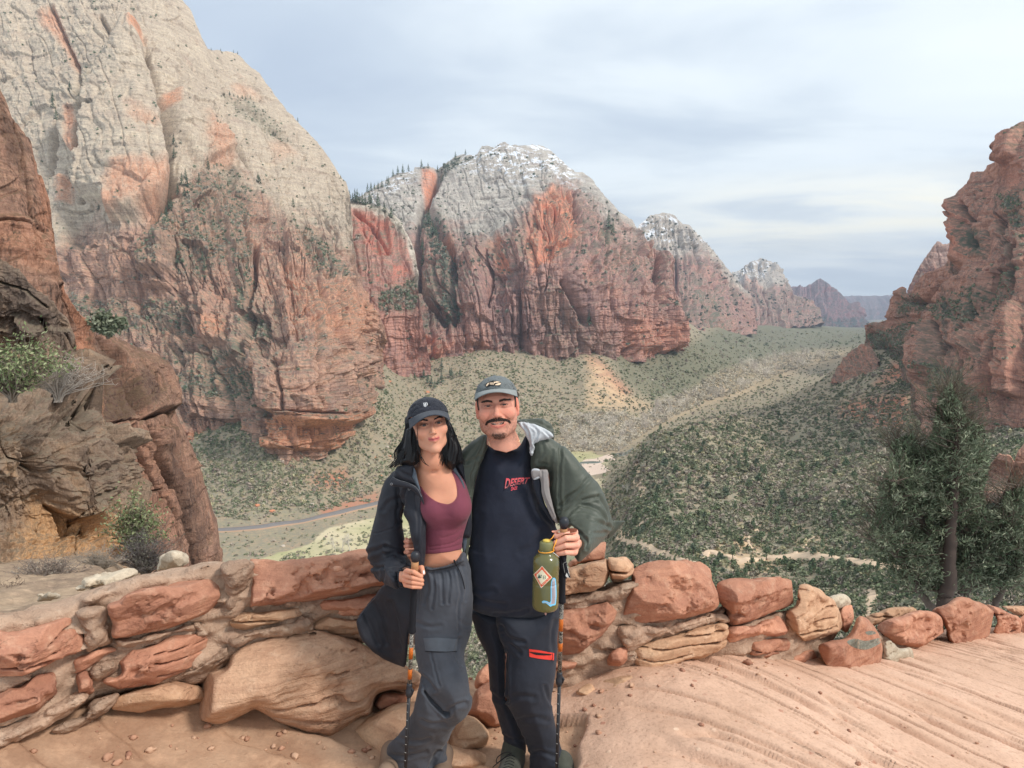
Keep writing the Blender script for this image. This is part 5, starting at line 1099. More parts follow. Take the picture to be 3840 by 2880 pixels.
ml=[tD((-90,470),(0,480),(240,440),(380,390),(480,350),(700,290),(850,265),(1000,225),(1140,215),(1290,212),(1420,225),(1420,380),(1600,360),(2250,280),(2250,620),(1950,640),(1620,640),(1260,740),(1160,800),(1000,860),(900,880),(560,915),(340,1040),(80,1170),(-90,1220)),
tE((60,250),(130,330),(400,270),(480,262),(500,300),(800,400),(870,375),(890,470),(1150,400),(1300,460),(1380,500),(1300,600),(1300,665),(1000,690),(860,640),(600,690),(470,700),(400,745),(300,830),(220,832),(130,800),(60,790),(10,640),(10,300)),
tE((1480,470),(1560,500),(1880,540),(2000,560),(2300,500),(2300,660),(1900,650),(1700,640),(1560,600))]
for i,pts in enumerate(ml):
    stone('mortar',pts,MOR,T=.15 if i<2 else .2,front=.085 if i<2 else .07,R=.07,rough=.02,freq=16,seed=50+i,parent=wall,face=0,h=.009)
lumps=[tD((1180,600),(1250,590),(1600,495),(1620,560),(1540,600),(1350,615),(1240,672),(1190,650)),tD((460,790),(500,740),(580,725),(615,760),(590,800),(500,840)),tD((-90,1110),(100,1040),(300,930),(400,890),(460,900),(450,940),(330,1040),(200,1100),(80,1170),(0,1220),(-90,1235)),
tD((270,1090),(420,1010),(480,930),(600,895),(610,930),(560,1010),(450,1070),(340,1095)),tD((1090,690),(1180,640),(1190,700),(1100,760),(960,810),(900,820),(1000,770),(1070,720)),tD((1010,545),(1080,550),(1080,600),(1030,600)),tD((580,610),(700,615),(850,575),(1000,545),(1000,575),(900,590),(800,635),(640,660),(590,640)),
tE((395,470),(560,480),(700,450),(830,415),(880,460),(780,470),(600,525),(440,590),(400,560)),tE((140,350),(300,320),(440,280),(485,290),(470,310),(380,360),(250,385),(140,400)),tD((1140,225),(1290,215),(1315,290),(1250,380),(1215,470),(1165,480),(1160,330)),tD((395,480),(540,440),(575,560),(570,640),(460,680),(445,600))]
for i,pts in enumerate(lumps):
    stone('mortar_lump',pts,MOR,T=.08,front=.02,R=.05,rough=.018,freq=18,seed=70+i,parent=wall,face=.1)
# loose and bedrock boulders
def bould(pts,mt,front,T,R,label,seed,ledge=0,rough=.012,yf=None,tilt=0,face=.16):
    global LAST_B
    o,V=stone('boulder',pts,mt,T=T,front=front,R=R,rough=rough,freq=7,seed=seed,ledge=ledge,yfun=yf,tilt=tilt,face=face,h=.008,chips=7 if seed!=101 else 4)
    tag(o,label,'boulder')
    if seed==110: LAST_B=o
    return o
bould(tD((1000,810),(1160,760),(1190,700),(1260,650),(1450,590),(1620,560),(1800,600),(1990,700),(2180,790),(2150,880),(1960,900),(1925,1010),(1860,1040),(1740,1150),(1640,1140),(1440,1060),(1330,990),(1280,1010),(1130,1070),(1010,1030),(985,960),(975,880)),STB,-.12,.26,.09,'large smooth bedded sandstone boulder carrying the wall left of the woman in black',101,ledge=9,tilt=.15)
bould(tD((560,1000),(600,920),(700,880),(900,830),(1050,870),(1070,930),(960,970),(850,980),(720,1010),(690,1005)),STT,.0,.2,.06,'orange tan ledge stone under the wall left of the big bedded boulder',102)
bould(tD((1240,1060),(1290,1020),(1330,1010),(1400,1050),(1330,1080),(1260,1080)),STR,.1,.08,.03,'small dark red rock wedged under the big bedded boulder',103)
bould(tD((1925,985),(1980,895),(2110,905),(2070,975),(1960,1000)),STR,.0,.15,.05,'dark brown rock between the bedded boulder and the trekking pole',104)
yb=lambda v: (lambda px: v+0*np.asarray(px,float))
bould(tC((960,1050),(972,960),(1010,905),(1070,870),(1110,950),(1100,1070),(1000,1062)),STR,0,.14,.07,'small rounded red boulder in the wall gap, seen between the hikers',105,yf=yb(3.75))
bould(tC((890,1250),(935,1140),(980,1060),(1060,1010),(1130,1050),(1200,1300),(1180,1380),(1080,1375),(1000,1320)),STR,0,.16,.09,'dark red boulder behind the gap between their legs, the larger one',106,yf=yb(3.6))
bould(tC((700,1480),(760,1400),(860,1260),(920,1262),(980,1300),(1050,1370),(1085,1440),(1072,1545),(1020,1530),(960,1520),(900,1570),(700,1600)),STT,0,.16,.08,'tan split boulder on the ground right of the bent charcoal knee',107,yf=yb(3.42),ledge=8)
bould(tC((690,1500),(800,1480),(1000,1530),(1095,1600),(1110,1720),(690,1740)),STT,0,.2,.08,'low tan boulder nearest the camera between the two hikers',108,yf=yb(3.3))
bould(tD((1720,1160),(1870,1040),(1930,1005),(2060,950),(2230,930),(2330,1000),(2330,1300),(2020,1340),(1900,1250)),STT,.0,.3,.16,'broad pale tan rock behind the charcoal trouser leg',109,yf=yb(3.35),tilt=.3)
bould(tE((1290,560),(1400,530),(1440,490),(1470,430),(1530,470),(1570,540),(1580,600),(1560,695),(1470,698),(1350,680),(1300,620)),STR,-.35,.22,.045,'red block with a grey lichen patch standing at the end of the wall',110)
bould(tE((1575,560),(1610,540),(1650,580),(1700,580),(1715,640),(1700,722),(1600,672),(1565,665)),STW,-.35,.12,.04,'pale layered rock leaning beside the lichen block',111,ledge=20)
bould(tE((1960,700),(2060,690),(2250,740),(2250,775),(2100,740),(1990,715)),STT,-.9,.16,.03,'flat tan slab on the floor at the right edge',112)
bould(tD((795,270),(820,190),(870,165),(960,170),(985,215),(940,240),(850,265)),STW,1.6,.25,.05,'white limestone boulder just beyond the wall',113,ledge=16,rough=.035,face=.5)
bould(tD((370,370),(420,300),(520,270),(680,260),(700,290),(560,340),(420,380)),STW,1.2,.25,.05,'low white limestone rubble behind the wall below the grey shrub',114,ledge=16,rough=.045,face=.5)
bould(tD((150,440),(200,385),(280,375),(330,400),(260,430)),STW,1.0,.2,.04,'small white limestone rubble at the foot of the crag',115,rough=.045,face=.5)
# bank of earth behind the wall carrying shrubs
def bank(px,py): return 0
bu=np.linspace(-120,400,170);bt=np.linspace(0,1,150)**1.5*6.2;BU,BT=np.meshgrid(bu,bt,indexing='ij')
BY=yw(BU)+.34+BT;BX=(BU-CX)/F*BY
zt=-1.52-.12*sstep(60,200,BU)-.24*BT-.05*np.maximum(BT-3.5,0)-sstep(185,300,BU+10*vnoise(BX*2,BY*2,0*BX,3))*2.6-sstep(.5,3,BT)*.5*sstep(80,160,BU)
BZ=zt+.06*fbm(BX*3,BY*3,0*BX,4,66)
tag(link('ground',mesh_np('bank',np.stack([BX,BY,BZ],-1).reshape(-1,3),gridQ(170,150)),mat_stone('bank_soil',(170,148,124),(140,120,102),(112,96,84),bumpd=.012)),kind='structure')
# floor
fx=np.arange(-2.9,5.6,.0125);fy=np.arange(1.5,8.2,.0125)
FX,FY=np.meshgrid(fx,fy,indexing='ij')
fp=[(-2.2,2.0,-1.68),(-2,2.75,-1.72),(-1.9,3.8,-1.6),(-1.64,3.3,-1.83),(-1.05,3.4,-2.0),(-.75,3.3,-2.05),(-.58,3.4,-2.09),(-.15,3.6,-2.15),(0,3.35,-2.13),(0,2.4,-2.08),(-1,2.2,-1.9),(-.6,4.2,-2.05),(.05,3.5,-2.12),(.1,4.3,-2.1),
(.45,3.0,-1.95),(.6,3.9,-1.93),(1.26,4.2,-2.0),(1.6,3.6,-2.02),(2.8,5.2,-2.47),(2.36,3.5,-2.22),(3.4,4.9,-2.53),(.6,2.0,-1.9),(4.5,6.5,-2.9),(5.3,7.9,-3.3),(2.2,2.2,-2.0),(2.0,6,-2.6),(5,4,-2.7)]
zf=TPS([(a,b) for a,b,c in fp],[c for a,b,c in fp],2e-3)
gX,gY=np.meshgrid(fx[::12],fy[::12],indexing='ij');zc=zf(gX,gY)
def bil(gx,gy,Z,x,y):
    i=np.clip((x-gx[0])/(gx[1]-gx[0]),0,len(gx)-1.001);j=np.clip((y-gy[0])/(gy[1]-gy[0]),0,len(gy)-1.001);a=i.astype(int);b=j.astype(int);u=i-a;v=j-b
    return Z[a,b]*(1-u)*(1-v)+Z[a+1,b]*u*(1-v)+Z[a,b+1]*(1-u)*v+Z[a+1,b+1]*u*v
FZ=bil(fx[::12],fy[::12],zc,FX,FY)
ed=np.interp(FY,[1.5,2.2,3.03,3.3,3.6,3.75,8.2],[.0,.1,.235,.31,.37,.1,-.1])+.035*fbm(FX*4,FY*5,0*FX,4,12)
slab=sstep(-.012,.012,FX-ed)
FZ=FZ-(1-slab)*.06*sstep(-.5,0,FX-ed)
c=FY+.15*FX+.324*np.minimum(FX,1.8)**2+.95*np.maximum(FX-1.8,0);al=FX-.35*FY
gr=np.exp(-(vnoise(c*6.2,al*.5,0*c,31)/.17)**2)*sstep(-.7,.0,vnoise(c*1.7,al*.9,0*c+3,32))+.6*np.exp(-(vnoise(c*12,al*1.3,0*c,33)/.14)**2)*sstep(-.1,.4,vnoise(c*2,al*1.2,0*c+7,34))
gm=slab*sstep(.45,1.0,FX+.15*(FY-3))
FZ=FZ-gm*.056*gr+gm*.012*fbm(c*4,al*.7,0*c,3,35)+.006*fbm(FX*9,FY*9,0*FX,4,36)+.0022*fbm(FX*45,FY*45,0*FX,3,37)
lft=(1-slab);lzz=(FY+.5*FX)*3.0+.6*fbm(FX*2,FY*2,0*FX,3,44);fr=lzz-np.floor(lzz)
FZ=FZ+lft*(.022*sstep(0,.8,fr)*(1-sstep(.93,1,fr))+.012*fbm(FX*3,FY*4,0*FX,4,45))
_dr=FY-(yw(CX+F*FX/FY)+.42);FZ=FZ-3.2*np.maximum(_dr,0)-.0   # drops away beyond the wall
m,nt,b=newmat('trail_floor_rock');t=NT(nt);p=t.pos();b.inputs['Roughness'].default_value=.9;b.inputs['Specular IOR Level'].default_value=.15
n1=t.noise(p,2.2,5,.6,.3);n2=t.noise(p,9,5,.65);n3=t.noise(p,60,4,.7);vo=t.vor(t.mapping(p,(1,1.0,1)),16,'F1','Distance');vc=t.vor(p,16,'F1','Color')
cs=t.mix(t.ramp(n1,[(.35,0),(.65,1)]),srgb(212,176,152),srgb(196,160,136))
peb=t.ramp(vo,[(.16,1),(.24,0)]);pc=t.mix(t.sep(vc)[0],srgb(176,124,104),srgb(226,196,170))
pm_=t.math('MULTIPLY',peb,t.math('GREATER_THAN',t.sep(vc)[1],.62));cs=t.mix(t.math('MULTIPLY',pm_,.8),cs,pc)
cs=t.mix(t.ramp(n3,[(.28,.5),(.45,0)]),cs,srgb(150,112,90))
cl_=t.mix(t.ramp(n1,[(.4,0),(.6,1)]),srgb(184,152,126),srgb(158,124,100));cl_=t.mix(t.math('MULTIPLY',t.ramp(n2,[(.5,0),(.7,1)]),.5),cl_,srgb(206,168,138))
cs=t.mix(t.attr('slab'),cl_,cs);k=t.math('MULTIPLY_ADD',n3,.4,.8);cs=t.mix(1.0,cs,k,'MULTIPLY');t.l(cs,b.inputs['Base Color'])
n=t.bump(n2,None,.6,.012);n=t.bump(pm_,None,.35,.006,n);t.bump(n3,b,.8,.005,n)
tag(link('floor',mesh_np('floor',np.stack([FX,FY,FZ],-1).reshape(-1,3),gridQ(len(fx),len(fy)),True,{'slab':slab.ravel()}),m),kind='structure')
def floorz(x,y): return float(bil(fx,fy,FZ,np.array([x]),np.array([y]))[0])
# lichen crust on the red block
def cast(px,py,objs):
    d=Vector(P(px,py,1.0).tolist()).normalized();best=None
    for o in objs:
        h,loc,nr,_=o.ray_cast(Vector((0,0,0))-Vector(o.location)*0,d)
        if h and (best is None or loc.length<best.length): best=loc
    return best

g=np.random.default_rng(91);mb=MB()
for i in range(420):
    if i<250: x=g.uniform(-1.9,3.4);y=float(yw(CX+F*x/4.0))-abs(g.normal())*.22-.04
    else: x=g.uniform(-1.6,3.0);y=g.uniform(2.6,4.2)
    r=.004+.012*g.random()**3+(.012 if i<40 else 0);z=floorz(x,y);f=Field((-1.3,-1.3,-1.1),(1.3,1.3,1.1),.42);f.ell((0,0,0),(1,.75,.6))
    if i==0: PBV,PBQ=f.mesh()
    a=g.random()*6.28;c_,s_=math.cos(a),math.sin(a);V=PBV*(1+.18*g.normal(size=(len(PBV),1)));V=np.stack([V[:,0]*c_-V[:,1]*s_,V[:,0]*s_+V[:,1]*c_,V[:,2]],-1)*r+[x,y,z+r*.25];mb.add(V,PBQ,[srgb(180,138,114),srgb(160,118,98),srgb(194,158,132)][g.integers(0,3)])
tag(mb.obj('gravel',attrmat('loose_grit',.95,.1),None,False,True),kind='stuff')
# =================== people ===================
def axes(fwd,roll):
    f=Vector(fwd).normalized();r=f.cross(Vector((0,0,1))).normalized()*-1  # image right
    r=Vector((0,0,1)).cross(f).normalized()*1.0
    if r.x<0: r=-r
    u=r.cross(f)
    if u.z<0: u=-u
    R=math.radians(roll);r2=r*math.cos(R)+u*math.sin(R);u2=u*math.cos(R)-r*math.sin(R)
    return np.array([r2,f,u2]).T      # columns right, forward, up
class Head:
    def __init__(s,px,py,Y,yaw,pitch,roll,sc=(1,1,1)):
        s.c=P(px,py,Y);tc=Vector((-s.c).tolist()).normalized()
        q=Matrix.Rotation(math.radians(yaw),3,'Z')@tc;ax=Vector((1,0,0));q=Matrix.Rotation(math.radians(pitch),3,ax)@q
        s.A=axes(q,roll);s.sc=np.array(sc)
        s.c=s.c-s.A[:,1]*.06
    def w(s,x,f,u): return s.c+s.A@(np.array([x,f,u])*s.sc)
    def loc(s,V): return ((V-s.c)@s.A)/s.sc
def head_field(H,man,h=.002):
    lo=H.c-np.array([.15,.17,.30]);hi=H.c+np.array([.15,.15,.16]);f=Field(lo,hi,h);A=H.A;S=H.sc
    E=lambda x,y,z,rx,ry,rz,k=0,mode='add',rot=None:f.ell(H.w(x,y,z),np.array([rx,ry,rz])*S,A if rot is None else A@rot,k,mode)
    K=lambda a,b,ra,rb,k=0,mode='add':f.cone(H.w(*a),H.w(*b),ra*S[0],rb*S[0],k,mode)
    jw=.96 if man else .78
    E(0,-.018,.022,.076,.094,.072);E(0,.012,-.03,.066 if man else .061,.075,.088 if man else .080,.03)
    for x in (-1,1):
        K((x*.055*jw,-.005,-.045),(x*.045*jw,.012,-.078),.022 if man else .017,.020 if man else .014,.03)
        K((x*.045*jw,.012,-.08),(x*.014,.062,-.106),.020 if man else .013,.016 if man else .012,.03)
        E(x*.042,.05,-.028,.024,.026 if man else .024,.022,.02)
    E(0,.07,-.106,.019 if man else .015,.015,.014,.018)
    K((-.034,.074,.022),(.034,.074,.022),.012 if man else .009,.012 if man else .009,.018)
    E(0,.064,-.064,.034 if man else .025,.028 if man else .022,.026 if man else .022,.02)
    for x in (-1,1): E(x*.031,.090,.0005,.018,.014,.010,.012,'sub')
    K((0,.082,.010),(0,.1 if man else .096,-.03),.0065 if man else .0050,.0095 if man else .0070,.012);E(0,.1035 if man else .100,-.0345,.0115 if man else .0080,.0095 if man else .0085,.0085 if man else .0072,.008)
    for x in (-1,1):
        E(x*(.0135 if man else .0108),.093 if man else .091,-.038,.0080 if man else .0055,.009 if man else .0075,.0068 if man else .0056,.006)
        E(x*.0062,.1015,-.0455,.0032,.004,.0028,.002,'sub')
    for x in (-1,1):
        E(x*.031,.0705,.0,.0150,.0150,.0135,.004)
    ey=.0033 if man else .0052
    for x in (-1,1):
        E(x*.031,.090,.0,.0135,.016,ey,.002,'sub')
    # mouth
    if man:
        E(0,.066,-.066,.036,.024,.016,.014)
        for x in (-1,1):
            K((x*.036,.064,-.0560),(x*.012,.0885,-.0600),.0035,.0048,.004);K((x*.012,.0885,-.0600),(0,.0900,-.0605),.0048,.0048,.003)
            K((x*.038,.064,-.0560),(x*.020,.080,-.0735),.0035,.0050,.004);K((x*.020,.080,-.0735),(0,.0860,-.0785),.0050,.0054,.004)
            E(x*.050,.052,-.034,.021,.021,.019,.014)
            K((x*.022,.088,-.034),(x*.043,.066,-.056),.0035,.003,.006,'sub');K((x*.043,.066,-.056),(x*.045,.058,-.078),.003,.002,.006,'sub')
        for x in (-1,1): K((0,.094,-.0690),(x*.016,.0885,-.0670),.0056,.0050,.0015,'sub');K((x*.016,.0885,-.0670),(x*.031,.078,-.0600),.0050,.0024,.0015,'sub')
    else:
        for x in (-1,1):
            K((x*.024,.077,-.0625),(x*.006,.0905,-.0585),.0030,.0048,.004);K((x*.006,.0905,-.0585),(0,.0895,-.0598),.0048,.0046,.003)
            K((x*.022,.077,-.0645),(0,.0880,-.0705),.0030,.0066,.005)
            K((0,.0965,-.0640),(x*.026,.084,-.0618),.0016,.0012,.0012,'sub')
    # ears
    er=Matrix.Rotation(math.radians(0),3,'X')
    if man:
        for x in (-1,1):
            E(x*.080,-.012,-.012,.0085,.020,.033,.004);E(x*.0865,-.004,-.006,.005,.012,.022,.002,'sub');E(x*.079,-.004,-.038,.0075,.010,.010,.004);E(x*.079,.0,-.012,.006,.006,.008,.003)
    return f
SKIN_M=attrmat('skin_man',.62,.28,var=.10,vscale=90,bump=.0006,bscale=600,sss=.12)
SKIN_W=attrmat('skin_woman',.6,.25,var=.05,vscale=60,bump=.0003,bscale=600,sss=.12)
def skin_col(H,V,man):
    q=H.loc(V);x,f,u=q[:,0],q[:,1],q[:,2];ax=np.abs(x)
    base=np.array(srgb(206,146,124) if man else srgb(206,150,124));c=np.tile(base,(len(V),1))*(1+.05*fbm(V[:,0]*70,V[:,1]*70,V[:,2]*70,3,8))[:,None]
    def bl(m,col,a=1.0): 
        nonlocal c
        m=(m*a)[:,None];c=c*(1-m)+np.array(col)*m
    g=lambda cx,cz,rx,rz,p=1: np.exp(-(((x-cx)/rx)**2+((u-cz)/rz)**2)**p)
    fr=(f>.03)
    n=fbm(V[:,0]*220,V[:,1]*220,V[:,2]*220,2,3)
    if man:
        for s_ in (-1,1):
            bl(g(s_*.043,-.03,.024,.02)*fr,srgb(226,140,118),.55)
            bl((ax>.074)*1.0*(f<.02)*(u>-.05)*(u<.03),srgb(232,132,112),.25)
        bl(g(0,-.034,.014,.012)*fr,srgb(224,140,118),.5)
        jaw=sstep(-.045,-.085,u-.25*(ax-.03)*0)*(f>-.02)*sstep(-.155,-.13,u)
        side=sstep(.040,.062,ax)*sstep(.0,-.04,u)*sstep(-.035,.0,f)*sstep(.07,.05,f)
        st=np.clip(jaw*.6*sstep(.012,.03,np.sqrt((x/1.3)**2+((u+.078)/.9)**2))+side*.45,0,1)
        bl(np.clip(st*(.75+.8*n),0,1),srgb(104,78,68),.62)
        ch=g(0,-.112,.026,.017,1.5)*fr;bl(np.clip(ch*(.9+.6*n),0,1),srgb(84,64,56),.6)
        bl(np.exp(-((u+.0785-.009*(ax/.03)**2)/.0048)**2)*sstep(.034,.026,ax)*(f>.06),srgb(196,104,94),.8)
        bl(np.exp(-((u+.0680-.0085*(ax/.03)**2)/.0046)**4)*sstep(.031,.026,ax)*(f<.0860)*(f>.05),srgb(50,20,20),.9)
        bl(g(0,.034,.06,.012)*fr,srgb(190,124,104),.5)
    else:
        for s_ in (-1,1): bl(g(s_*.042,-.032,.022,.018)*fr,srgb(222,148,122),.4)
        lip=np.maximum(np.exp(-((np.abs(u+.0645-.0035*(ax/.02)**2)/.0082)**2)**1.6)*sstep(.026,.021,ax)*(f>.074),0)
        bl(lip,srgb(184,92,92),.9)
        bl(np.exp(-((u+.0638-.0025*(ax/.02)**2)/.0014)**2)*sstep(.026,.022,ax)*(f>.07),srgb(110,52,50),.8)
    for s_ in (-1,1):
        # lash lines and the darker lid skin
        d=np.sqrt(((x-s_*.031)/.0150)**2+((u)/(.0050 if man else .0068))**2);up=(u>-.0002)
        bl(np.exp(-((d-.92)/(.30 if man else .36))**2)*up*(f>.06),srgb(34,22,22),.95 if not man else .8);bl(np.exp(-((d-.9)/.16)**2)*(~up)*(f>.06),srgb(100,66,56),.5)
        bl(np.exp(-((d-1.9)/.8)**2)*(f>.05),srgb(150,92,78),.5)
        # nostrils
        bl(np.exp(-(((x-s_*.0062)/.004)**2+((u+.0445)/.0028)**2))*(f>.09),srgb(84,44,38),.8)
    return np.clip(c,0,1)
def eyes(H,parent,man):
    m,nt,b=newmat('eye_white_and_iris');t=NT(nt);t.l(t.attr('Col','Color'),b.inputs['Base Color']);b.inputs['Roughness'].default_value=.15;b.inputs['Specular IOR Level'].default_value=.6
    for x in (-1,1):
        mb=MB();n1,n2=20,28;V=[];Cc=[]
        for i in range(n1+1):
            th=math.pi*i/n1
            for j in range(n2):
                ph=2*math.pi*j/n2
                V.append(H.w(x*.031+.0122*math.sin(th)*math.cos(ph),.0700+.0122*math.cos(th),.0122*math.sin(th)*math.sin(ph)-.0003))
                Cc.append(srgb(10,8,8) if th<.34 else (srgb(40,27,22) if th<.66 else srgb(166,146,138)))
        Q=[(i*n2+j,i*n2+(j+1)%n2,(i+1)*n2+(j+1)%n2,(i+1)*n2+j) for i in range(n1) for j in range(n2)]
        me=mesh_np('eye',np.array(V),np.array(Q),True,{'Col':np.array(Cc)});link('eye',me,m,parent)
def strands(name,mat,parent,paths,r,seed=0,n=4,cols=None):
    mb=MB()
    for p in paths:
        p=np.asarray(p);k=len(p);V,Q=tube(p,r*np.array([.55+.45*math.sin(math.pi*min(1,(i+.6)/k)) if i<k-1 else .15 for i in range(k)]),n,False);mb.add(V,Q)
    return mb.obj(name,mat,parent)
def cap(H,parent,mat,mat2,name='cap',big=1.0,top=.083,u0=.0,brim=(.003,.042)):
    root=None
    f=Field(H.c-.19,H.c+.19,.003)
    f.ell(H.w(0,-.016,.030),np.array([.087,.109,top])*H.sc*big,H.A)
    inner=Field(H.c-.19,H.c+.19,.003);inner.ell(H.w(0,-.016,.030),np.array([.083,.105,top-.004])*H.sc*big,H.A)
    X=np.meshgrid(*f.ax,indexing='ij');W=np.stack(X,-1);q=H.loc(W.reshape(-1,3)).reshape(W.shape)
    x,ff,u=q[...,0],q[...,1],q[...,2]
    cut=(.047+u0-.30*np.maximum(-ff-.0,0)*1.0+.10*np.minimum(0,ff)*0+(-.28*(x/.08)**2*.03))-u   # positive below the rim
    d=np.maximum(f.d,-inner.d);d=np.maximum(d,cut)
    ang=np.arctan2(x,ff+.016)
    d=d+.0011*np.exp(-(np.abs(((ang/(math.pi/3)+.0)%1)-.0)/.03)**2)*(u>.05)+.0016*fbm(W[...,0]*38,W[...,1]*38,W[...,2]*60,3,7)
    f.d=d.astype(np.float32);V,Q=f.mesh();V=relax(V,Q,1,.4)
    crown=link(name,mesh_np(name,V,Q),mat,parent)
    # top button
    bt=Field(H.w(0,-.016,.030+top*big)-.02,H.w(0,-.016,.030+top*big)+.02,.0015);bt.ell(H.w(0,-.016,.0295+top*big),(.007,.007,.0035),H.A);V,Q=bt.mesh();link('cap_button',mesh_np('cap_button',V,Q),mat,crown)
    # curved visor
    na,nt_=41,12;Vt=[];Vb=[]
    for i in range(na):
        a=math.radians(-78+156*i/(na-1))
        for j in range(nt_):
            t=j/(nt_-1);xi=.0855*big*math.sin(a);fi=-.016+.1075*big*math.cos(a)
            xo=.089*big*math.sin(a)*(1-.03*math.cos(a));fo=fi+.066*max(0,math.cos(a))**.75
            x_=xi+(xo-xi)*t;f_=fi+(fo-fi)*t
            u_=.0555+u0-brim[1]*(abs(x_)/.085)**2.0*(.55+.45*t)-brim[0]*4*t*1.0-.004*t
            Vt.append(H.w(x_,f_,u_));Vb.append(H.w(x_,f_,u_-.0035))
    Vt=np.array(Vt);Vb=np.array(Vb);n=len(Vt);Q=[]
    idx=lambda i,j:i*nt_+j
    for i in range(na-1):
        for j in range(nt_-1):
            Q.append((idx(i,j),idx(i+1,j),idx(i+1,j+1),idx(i,j+1)));Q.append((n+idx(i,j),n+idx(i,j+1),n+idx(i+1,j+1),n+idx(i+1,j)))
        Q.append((idx(i,nt_-1),idx(i+1,nt_-1),n+idx(i+1,nt_-1),n+idx(i,nt_-1)));Q.append((idx(i,0),n+idx(i,0),n+idx(i+1,0),idx(i+1,0)))
    for i in (0,na-1):
        for j in range(nt_-1): Q.append((idx(i,j),idx(i,j+1),n+idx(i,j+1),n+idx(i,j)))
    vis=link('visor',mesh_np('visor',np.concatenate([Vt,Vb]),np.array(Q)),mat2,crown)
    return crown,vis
# ---- cloth helper: inflated outlines joined smoothly, with folds traced as lines
def cloth(name,parts,mat,parent,h=.004,folds=(),wr=.0022,wf=26,seed=0,pad=.03,inner=None,stretch=(1,1,1),big=.0):
    lo=np.array([9.,9,9]);hi=-lo
    pms=[]
    for pts,y0,T,R in parts:
        pm=PolyMap(pts,.5);pms.append(pm);yy=y0(pm.p[:,0],pm.p[:,1]) if callable(y0) else np.full(len(pm.p),float(y0));q=P(pm.p[:,0],pm.p[:,1],yy)
        lo=np.minimum(lo,q.min(0)-[pad,T+pad,pad]);hi=np.maximum(hi,q.max(0)+[pad,T+pad,pad])
    f=Field(lo,hi,h)
    for (pts,y0,T,R),pm in zip(parts,pms): f.infl(pm,y0,T,R,k=.018)
    if inner is not None: inner(f)
    V,Q=f.mesh();V=relax(V,Q,2,.5);N=vnormals(V,Q)
    px,py=proj(V);x,y,z=V[:,0],V[:,1],V[:,2]
    d=wr*fbm(x*wf*stretch[0],y*wf,z*wf*stretch[2],3,seed)+big*fbm(x*7,y*7,z*9,2,seed+5)
    wob=1.2*fbm(px/9,py/9,0*px,2,seed+3)
    front=sstep(.5,-.3,N[:,1])
    for ln,amt,w in folds:
        l=catmull(ln,5) if len(ln)>2 else np.array(ln);dd=seg_dist(px+wob,py+wob,l,False)
        e=np.exp(-(dd/w)**2);d=d-amt*e*front+amt*.6*np.exp(-((dd-2.0*w)/w)**2)*front
    V=V+N*d[:,None];V=relax(V,Q,1,.3)
    return link(name,mesh_np(name,V,Q),mat,parent),V,Q
def fcloth(col,name,rough=.75,spec=.25,weave=900,var=.12,sheen=.1,vs=18,bump=.0006):
    m,nt,b=newmat(name);t=NT(nt);p=t.pos();b.inputs['Roughness'].default_value=rough;b.inputs['Specular IOR Level'].default_value=spec;b.inputs['Sheen Weight'].default_value=sheen
    n1=t.noise(p,vs,5,.65);n2=t.noise(t.mapping(p,(1,1,1)),weave,2,.5);n3=t.noise(p,4,3,.5)
    c=t.mix(t.ramp(n1,[(.3,0),(.7,1)]),tuple(x*(1-var) for x in col),tuple(min(1,x*(1+var)) for x in col));c=t.mix(t.math('MULTIPLY',n3,.3),c,tuple(min(1,x*1.25) for x in col))
    t.l(c,b.inputs['Base Color']);n=t.bump(n1,None,.5,.004);t.bump(n2,b,.5,bump,n);return m
BLACKJ=fcloth(srgb(34,36,44),'black_shell_fabric',.62,.3,sheen=.05)
CHAR=fcloth(srgb(70,74,82),'charcoal_nylon',.72,.25,var=.2,vs=9)
NAVYT=fcloth(srgb(40,44,56),'black_cotton',.9,.15)
TROU=fcloth(srgb(38,42,52),'dark_hiking_fabric',.7,.25)
OLIVE=fcloth(srgb(72,77,68),'olive_shell_fabric',.5,.35,sheen=.05,var=.08)
SILV=fcloth(srgb(178,182,186),'silver_lining',.38,.5,var=.14,vs=30)
TAPE=fcloth(srgb(138,132,130),'grey_seam_tape',.6,.3,var=.08)
LING=fcloth(srgb(74,84,94),'slate_lining',.55,.35)
BURG=fcloth(srgb(118,62,76),'burgundy_rib_knit',.85,.2,var=.06)
HAIR=simple('black_hair',srgb(15,14,17),.45,.35,var=.25,vscale=60)
DHAIR=simple('dark_brown_hair',srgb(52,38,32),.6,.4,var=.25,vscale=200)
TEETH=simple('teeth',srgb(236,226,212),.3,.5)
# ---------------- the man ----------------
YM=3.33
man=empty('person',PV(525,772,3.3),'smiling man in grey cap, open olive jacket and black printed tee, holding pole and bottle','person')
HM=Head(496.4,405.2,3.12,-2,2,5,(1.06,1.0,1.13))
f=head_field(HM,True)
f.cone(HM.w(0,-.03,-.07),HM.w(.012,-.045,-.16),.056,.062,.03);f.cone(HM.w(.012,-.045,-.16),HM.w(.016,-.085,-.22),.062,.078,.04)
nk=itp(tA((900,470),(955,507),(1000,538),(1080,557),(1150,531),(1222,458),(1290,400)))
def cutn(d,X):
    x=X[0]+0*X[1]+0*X[2];y=X[1]+0*x;z=X[2]+0*x;px,py=proj(np.stack([x,y,z],-1));return np.maximum(d,np.where(z<HM.c[2]-.12,(py-nk(px)-2.2)*y/F,-1))
f.fn(cutn)
V,Q=f.mesh();V=relax(V,Q,1,.3);colr=skin_col(HM,V,True)
parts=[(V,Q,colr)]
skm=np.array(srgb(226,166,142))
